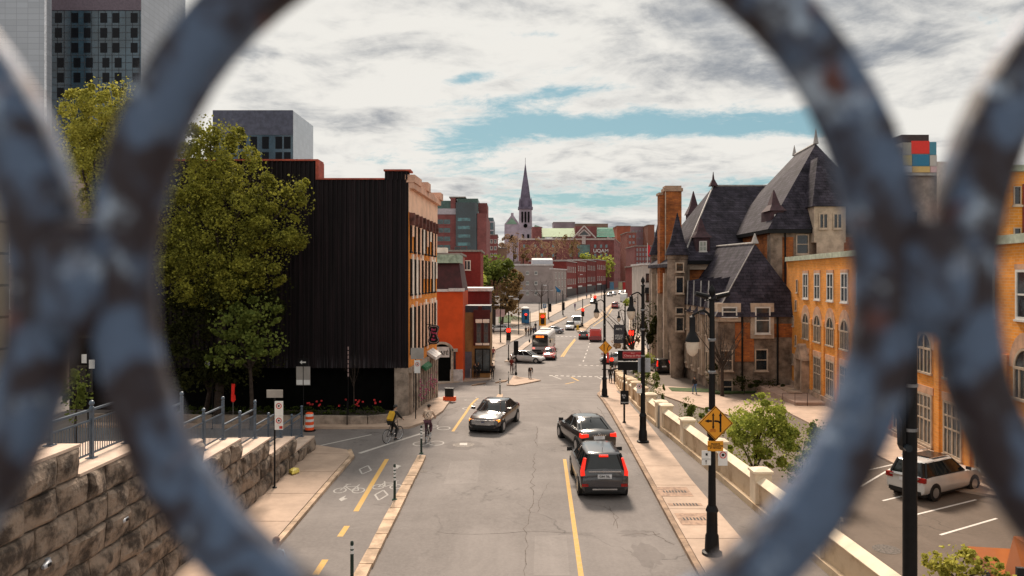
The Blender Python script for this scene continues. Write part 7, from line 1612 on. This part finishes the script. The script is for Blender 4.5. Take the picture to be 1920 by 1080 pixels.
pl = plate(sp_, xq(1163), xq(1178.5), zq(762), zq(736), M_BLK, -.07, 'poster_board'); text('BAL\nIV', .14, mat('chalk', (.5, .5, .52), .7), pl, (xq(1169.5), -.09, zq(747))); text('TORONTO', .085, M_SGW, pl, (xq(1171), -.09, zq(758.5)))
# big dark mast on the right
q = (PX(1706, 14.2), 14.2); mp = thing('signal_mast', 'thick black mast with clamped box beside the parking lot', 'pole', (q[0], q[1], groad(14.2) + .1))
zq = lambda py: CZ - (py - HY) / F * 14.2 - groad(14.2) - .1
MB().lathe([(.22, 0), (.22, .5), (.13, .6), (.125, 9.5)], 16).build('pole', M_BLK, mp, smooth=True)
for py in (722, 805): m = MB(); m.lathe([(.13, zq(py + 3)), (.14, zq(py + 3)), (.14, zq(py - 3)), (.13, zq(py - 3))], 14); m.build('clamp', mat('band_metal', (.22, .22, .23), .4, .6), mp)
m = MB(); m.loft([[(-.12 - a, -.1, z_), (-.12, -.1, z_), (-.12, .1, z_), (-.12 - a, .1, z_)] for a, z_ in ((.02, zq(845)), (.07, zq(835)), (.08, zq(790)), (.18, zq(760)), (.20, zq(690)))]); m.build('signal_box', M_BLK, mp)
m = MB(); m.tube([(-.12, -.12, zq(837)), (-.12, -.2, zq(837))], .07, 10); m.build('camera_dome', M_GLS, mp)

# traffic signals
M_RLIT = mat('red_signal', (.8, .02, .01), .4, em=(1, .02, .008), ems=3.0); M_DIM = mat('dim_lens', (.02, .02, .015), .4)
def signal(label, px, yb, ytop, heads, d=None, r=.07, col=None, sign=None):
    if d is None: q = P(px, yb)
    else: q = Vector((PX(px, d), d, groad(d)))
    s_ = F / q.y; H = (yb - ytop) / s_ if d is None else q_h(ytop, q)
    t_ = thing('traffic_signal', label, 'traffic light', (q.x, q.y, q.z + .1)); MB().lathe([(r * 2, 0), (r * 2, .3), (r, .35), (r, H)], 8).build('pole', col or M_BLK, t_)
    gz_ = lambda py: CZ - (py - HY) / s_ - q.z - .1
    for (hx, hy, hgt, mode) in heads:       # centre px, height m, mode
        X_, Z_ = (hx - px) / s_, gz_(hy); w_ = hgt * .36
        bk = -.18
        hs_ = MB().box(X_ - w_ / 2, X_ + w_ / 2, bk - .25, bk, Z_ - hgt / 2, Z_ + hgt / 2).build('signal_head', M_BLK, t_)
        if mode == 'orange': MB().box(X_ - w_ * 1.0, X_ + w_ * 1.0, bk - .02, bk + .02, Z_ - hgt * .68, Z_ + hgt * .68).build('backboard', mat('backboard_orange', (.85, .35, .02), .5), hs_)
        if mode != 'back':
            for k, lit in ((1, True), (0, False), (-1, mode == 'two')):
                m = MB(); m.tube([(X_, bk - .24, Z_ + k * hgt * .31), (X_, bk - .27, Z_ + k * hgt * .31)], w_ * (.50 if lit else .36), 12); m.build('lens', M_RLIT if lit else M_DIM, hs_)
                m = MB(); m.tube([(X_, bk - .25, Z_ + k * hgt * .31 + w_ * .4), (X_, bk - .45, Z_ + k * hgt * .31 + w_ * .42)], [w_ * .15, w_ * .05], 5); m.build('visor', M_BLK, hs_)
    if sign: X0_, X1_, Y0_, Y1_, mm = sign; MB().box((X0_ - px) / s_, (X1_ - px) / s_, -.14, -.10, gz_(Y1_), gz_(Y0_)).build('sign_plate', mm, t_)
    return t_
def q_h(ytop, q): return CZ - (ytop - HY) / (F / q.y) - q.z
signal('traffic light lit red on the island left of the white hatchback', 953.5, 677, 586, [(953.5, 626, 1.7, 'red')], sign=(949, 957, 637, 646, M_SGW))
signal('black traffic light seen from behind beside the person in red', 967.5, 705, 640, [(967.5, 651, 1.5, 'back')])
signal('traffic light with bright orange backboard lit red', 1011, 621, 568, [(1017.3, 598.5, 2.0, 'orange')], sign=None)
signal('traffic light lit red on the median with yellow pole foot', 1092.5, 613, 561, [(1092.5, 585.5, 1.8, 'red')], r=.09)
signal('traffic light lit red with two red lenses at the right corner', 1183, 0, 600, [(1183, 633, 2.0, 'two')], d=93)
signal('small far traffic light lit red above the dark car', 1115.5, 570, 540, [(1115.5, 561, 2.2, 'red')])
signal('black traffic light seen from behind at left of a pair far off', 1029, 600, 560, [(1031, 577, 2.0, 'back')]); signal('black traffic light seen from behind at right of a pair far off', 1056, 592, 552, [(1056, 574, 2.0, 'back')])
signal('dim red pedestrian signal beside the waiting group', 994, 630, 585, [(986, 593, 1.2, 'red')])
signal('traffic light with mast lit red beside the white hatchback on the right', 1146, 712, 662, [(1146, 679, 1.1, 'red')], r=.04)
# cobra lamps and poles
def cobra(label, px, yb, ytop, arms, r=.09):
    q = P(px, yb); s_ = F / q.y; H = (yb - ytop) / s_; t_ = thing('street_light', label, 'street light', (q.x, q.y, q.z))
    MB().lathe([(r * 1.5, 0), (r, .4), (r * .7, H)], 8).build('pole', M_BLK, t_)
    for ax in arms:
        dx = (ax - px) / s_; m = MB(); m.tube([(0, 0, H - .2), (dx * .5, 0, H), (dx, 0, H)], .05, 6); m.build('arm', M_BLK, t_)
        m = MB(); m.loft([[(dx + s__ * .45, y_, H + z_) for y_, z_ in ((-.14, -.05), (.14, -.05), (.08, .1), (-.08, .1))] for s__ in (-1, 1)]); m.build('lamp_head', mat('lamp_head_pale', (.55, .55, .56), .4, .2), t_)
    return t_
for a in (('tall street light with arm reaching right over the signals', 938.5, 643, 561, (968,)), ('tall street light with short left arm at the park edge', 972.5, 628, 556, (958,)), ('thin street light near the parked police car', 926, 626, 556, (932,)), ('thin street light with low left arm beside the brown building', 921, 640, 572, (932,)),
          ('dark street light by the grey stone building corner', 1027.5, 597, 535, (1022,)), ('dark street light before the row houses', 1083.5, 565, 515, (1090,)), ('pale street light at the far pavement', 1128, 559, 530, ()), ('thin pole in front of the grey stone building', 1055, 590, 545, ()), ('slim street light far up the left pavement', 1137, 552, 545 - 22, ())): cobra(*a)
for k, (px, ya, yb, pole, w_, lb) in enumerate(((938, 580, 594, 640, 17, 'white and red notice board on the pole left of the red signal'), (1021, 570, 578, 605, 7, 'small blue parking sign at the far left pavement'))):
    q = P(px, pole); s_ = F / q.y; t_ = thing('sign_board', lb, 'sign', (q.x, q.y, q.z)); MB().lathe([(.06, 0), (.05, (pole - ya) / s_)], 6).build('post', M_BLK, t_)
    p_ = MB().box(-w_ / 2 / s_, w_ / 2 / s_, -.1, -.06, (pole - yb) / s_, (pole - ya) / s_).build('board', (mat('board_pink', (.55, .42, .42), .6), mat('parking_blue', (.15, .25, .38), .5))[k], t_)
    if k == 1: text('P', .8, M_SGW, p_, (0, -.11, (pole - 574) / s_))
# bollards
def bollard(label, px, yb, h, bands=3, dup_of=None):
    q = P(px, yb); t_ = thing('bollard', label, 'bollard', (q.x, q.y, q.z + .10), 0, 'green flexible bollards along the bike lane')
    MB().lathe([(.10, 0), (.10, .04), (.05, .07)], 10).build('foot', mat('bollard_green', (.015, .05, .03), .6), t_)
    MB().lathe([(.048, .05), (.045, h), (.02, h + .03)], 10).build('post', mat('bollard_dark', (.012, .03, .022), .6), t_)
    for k in range(bands): z_ = h - .09 - k * .13; MB().lathe([(.05, z_ - .085), (.05, z_)], 10).build('white_band', M_SGW, t_)
bollard('bollard cut by the bottom edge of the picture', 660, 1112, 1.25, 2); bollard('bollard beside the painted bicycles on the divider kerb', 740, 943, 1.3, 4); bollard('bollard at the far tip of the divider kerb', 790, 855, 1.28, 4)
bollard('bollard at the start of the next divider beyond the sedan', 937.5, 742, 1.2, 3); bollard('bollard on the traffic island at the junction', 953.5, 721, 1.2, 4)
for k, (px, yb) in enumerate(((866, 716), (882.5, 714))):
    q = P(px, yb); t_ = thing('post', ('slim grey post before the white base wall', 'slim grey post before the grey door')[k], 'post', (q.x, q.y, q.z + .1)); MB().lathe([(.12, 0), (.12, .03), (.055, .05), (.055, 1.15), (.02, 1.2)], 8).build('shaft', M_SGG, t_)
# drum, barrier, bins
q = Vector((PX(580.5, 40), 40.0, groad(40))); t_ = thing('traffic_drum', 'orange and white striped traffic drum at the end of the stone wall', 'traffic drum', q)
m = MB(); m.lathe([(.24, .05), (.20, .95), (.15, 1.0)], 14); m.build('drum', mat('drum_orange', (.85, .10, .02), .6), t_); MB().lathe([(.32, 0), (.32, .06), (.25, .08)], 12).build('rubber_foot', M_BLK, t_)
for z_ in (.22, .52, .80): MB().lathe([(.243 - z_ * .04, z_), (.238 - z_ * .04, z_ + .13)], 14).build('white_stripe', M_SGW, t_)
q = P(843, 754); t_ = thing('road_barrier', 'black crate on a bright orange barrier base at the sidewalk edge', 'barrier', (q.x, q.y, q.z + .1), R(-10))
MB().prismx([(-.22, 0), (.22, 0), (.14, .28), (-.14, .28)], -.42, .42).build('orange_base', mat('drum_orange', (.85, .10, .02), .6), t_); m = MB(); m.box(-.30, .26, -.13, .13, .28, .85); m.box(-.34, .30, -.16, .16, .80, .86); m.build('crate', M_PLS, t_)
q = P(815, 741); t_ = thing('waste_bin', 'squat black waste bin at the corner of the brick building', 'bin', (q.x, q.y, q.z + .1)); MB().loft([[(s * r_, t * r_, z_) for s, t in ((-1, -1), (1, -1), (1, 1), (-1, 1))] for r_, z_ in ((.22, 0), (.28, .75))]).build('bin_body', M_PLS, t_); MB().loft([[(s * r_, t * r_, z_) for s, t in ((-1, -1), (1, -1), (1, 1), (-1, 1))] for r_, z_ in ((.31, .75), (.31, .8), (.2, .88))]).build('lid', M_PLS, t_)
m = MB(); rr = random.Random(4); q = P(551, 893)
rings = [[(q.x + r_ * (1 + rr.uniform(-.3, .3)) * math.cos(6.2832 * j / 9), q.y + r_ * 1.6 * (1 + rr.uniform(-.3, .3)) * math.sin(6.2832 * j / 9), q.z + .13 + z_) for j in range(9)] for r_, z_ in ((.14, 0), (.20, .06), (.16, .16), (.05, .22))]
m.loft(rings); m.o = Vector((q.x, q.y, q.z + .13)); o = m.build('plastic_bag', mat('bag_yellow', (.62, .50, .10), .5, var=.3, sc_=9)); tag(o, 'crumpled yellow bag lying at the foot of the stone wall', 'bag')
# signs on the left
q = P(515, 921); s_ = F / q.y; t_ = signpost('thin black post with grey sign back and two no-stopping plates by the stone wall', q.x, q.y, q.z + .12, 179 / s_, ((.02, 170 / s_, .62, .30, M_SGG, ''), (.18, 136 / s_, .32, .58 - .02, M_SGW, 'no'), (.18, 110 / s_, .32, .52, M_SGW, 'no')), r=.035)
MB().box(.2, .32, -.075, -.07, 112 / s_, 117 / s_).build('red_square', M_SGR, t_)
x_, y_ = PX(569, 40.9), 40.9; s_ = F / y_; t_ = signpost('post with one-way arrow and two grey sign backs before the dark trees', x_, y_, groad(y_), 3.95, ((-.20, (815 - 735) / s_ , .36, 1.02, M_SGG, ''), (.20, (815 - 735) / s_, .36, 1.02, M_SGG, ''), (.0, (815 - 699) / s_, .46, .40, M_BLK, '')), r=.025)
m = MB(); m.cbox(.04, -.064, (815 - 692) / s_, .22, .006, .07); m.prism([(-.19, (815 - 692) / s_), (-.06, (815 - 692) / s_ + .11), (-.06, (815 - 692) / s_ - .11)], -.067, -.061); m.build('arrow', M_SGW, t_)
for dx in (-.20, .20): MB().box(dx - .17, dx + .17, -.064, -.06, 81 / s_, 90 / s_).build('white_patch', M_SGW, t_)
x_ = PX(398, 40.5); signpost('post with two small white plates under the large tree', x_, 40.5, groad(40.5), 3.9, ((-.20, 3.45, .32, .5, M_SGW, ''), (.2, 3.4, .32, .5, M_SGW, '')), r=.025)
x_ = PX(165, 34); signpost('post with two small white plates behind the railing at far left', x_, 34, 4.4, 4.3, ((-.15, 3.7, .22, .4, M_SGW, ''), (.2, 3.45, .25, .4, M_SGW, '')), r=.03)
x_ = PX(437, 39.5); t_ = thing('marker_post', 'bright red paddle shaped marker on a thin stake behind the railing', 'marker', (x_, 39.5, groad(39.5))); z0_ = CZ - (752 - HY) / F * 39.5 - groad(39.5)
MB().lathe([(.012, 0), (.012, z0_)], 6).build('stake', M_SGG, t_); MB().prism([(-.10, z0_ + .02), (-.04, z0_ - .05), (.05, z0_ - .05), (.13, z0_ + .06), (.11, z0_ + .30), (.06, z0_ + .36), (.10, z0_ + .9), (-.07, z0_ + .92)], -.03, .03).build('paddle', mat('marker_red', (.85, .02, .01), .5), t_)
x_ = PX(655, 42.5); t_ = thing('pole', 'pale ringed thin pole in front of the black siding', 'pole', (x_, 42.2, 4.2)); MB().lathe([(.02, 0), (.018, 3.9)], 6).build('shaft', M_BLK, t_)
for k in range(7): MB().lathe([(.035, 2.2 + k * .25), (.035, 2.38 + k * .25)], 8).build('band', mat('band_pale', (.35, .25, .24), .7), t_)
x_ = PX(650, 41); t_ = thing('pole', 'thin dark pole at the planter kerb', 'pole', (x_, 41.1, groad(41))); MB().lathe([(.03, 0), (.025, 1.4), (.03, 1.42)], 6).build('shaft', M_BLK, t_)
# portable toilet, awning, far bits
q = P(985, 606); t_ = thing('portable_toilet', 'blue portable toilet with white domed roof in the park', 'portable toilet', (q.x, q.y, q.z)); pw_ = 1.15
MB().box(-.6, .6, -.6, .6, 0, 2.2).build('cabin', mat('toilet_blue', (.02, .10, .24), .6), t_); m = MB(); m.loft([[(s * a, t * a, z_) for s, t in ((-1, -1), (1, -1), (1, 1), (-1, 1))] for a, z_ in ((.64, 2.2), (.62, 2.35), (.3, 2.55))]); m.build('roof', M_SGW, t_); MB().box(-.45, .45, -.63, -.60, .1, 2.0).build('door', mat('toilet_door', (.03, .16, .33), .6), t_); t_.scale = (1.5,) * 3
q = Vector((PX(1043, 222), 222, groad(222) )); t_ = thing('sunshade', 'blue canopy on a pole before the grey stone building', 'canopy', (q.x, q.y, q.z)); z_ = CZ - (545 - HY) / F * 222 - q.z
MB().tube([(0, 0, 0), (0, 0, z_)], .09, 6).build('pole', M_BLK, t_); m = MB(); m.loft([[(-.3, -.5, z_ + 1.4), (-.3, .5, z_ + 1.4), (-.3, .5, z_ + 1.2), (-.3, -.5, z_ + 1.2)], [(1.3, -.5, z_ + .1), (1.3, .5, z_ + .1), (1.3, .5, z_ - .6), (.2, -.5, z_ - .4)]]); m.build('cloth', mat('awning_blue', (.02, .13, .28), .8), t_)
q = P(1083, 619); t_ = thing('marker_post', 'yellow block marker on the tip of the far median', 'marker', (q.x, q.y, q.z + .1)); MB().loft([[(s * a, t * a, z_) for s, t in ((-1, -1), (1, -1), (1, 1), (-1, 1))] for a, z_ in ((.38, 0), (.38, .2), (.22, .22), (.2, .9), (.3, .95), (.3, 1.0))]).build('block', mat('marker_yellow', (.62, .40, .04), .7), t_)
q = P(1046, 592); 
for k, (px, py, cc, lb) in enumerate(((1171, 541, (.45, .02, .02), 'small red kiosk at the far end of the street'), (1163, 541, (.45, .40, .25), 'small cream shop sign box at the far end of the street'), (1147, 546, (.1, .25, .4), 'small blue box at the far end of the street'))):
    t_ = thing('kiosk', lb, 'kiosk', (PX(px, 395), 395, groad(395))); MB().box(-1, 1, -.8, .8, 0, 4).build('cabin', mat('kiosk_%d' % k, cc, .6), t_); MB().box(-1.2, 1.2, -1, 1, 4, 4.3).build('roof', M_SGG, t_)
# handrail on the terrace
t_ = thing('handrail', 'dark metal handrail at the terrace edge below the orange wing', 'railing', (PX(1470, 60), 60.3, glot(60) + .05)); m = MB(); m.tube([(0, 0, 0), (0, 0, 1.1), (2.0, 0, 1.1), (2.0, 0, 0)], .03, 6); m.build('rail', mat('rail_brown', (.06, .03, .025), .5), t_); MB().tube([(1.0, 0, 0), (1.0, 0, 1.1)], .02, 5).build('baluster', mat('rail_brown', (.06, .03, .025)), t_)
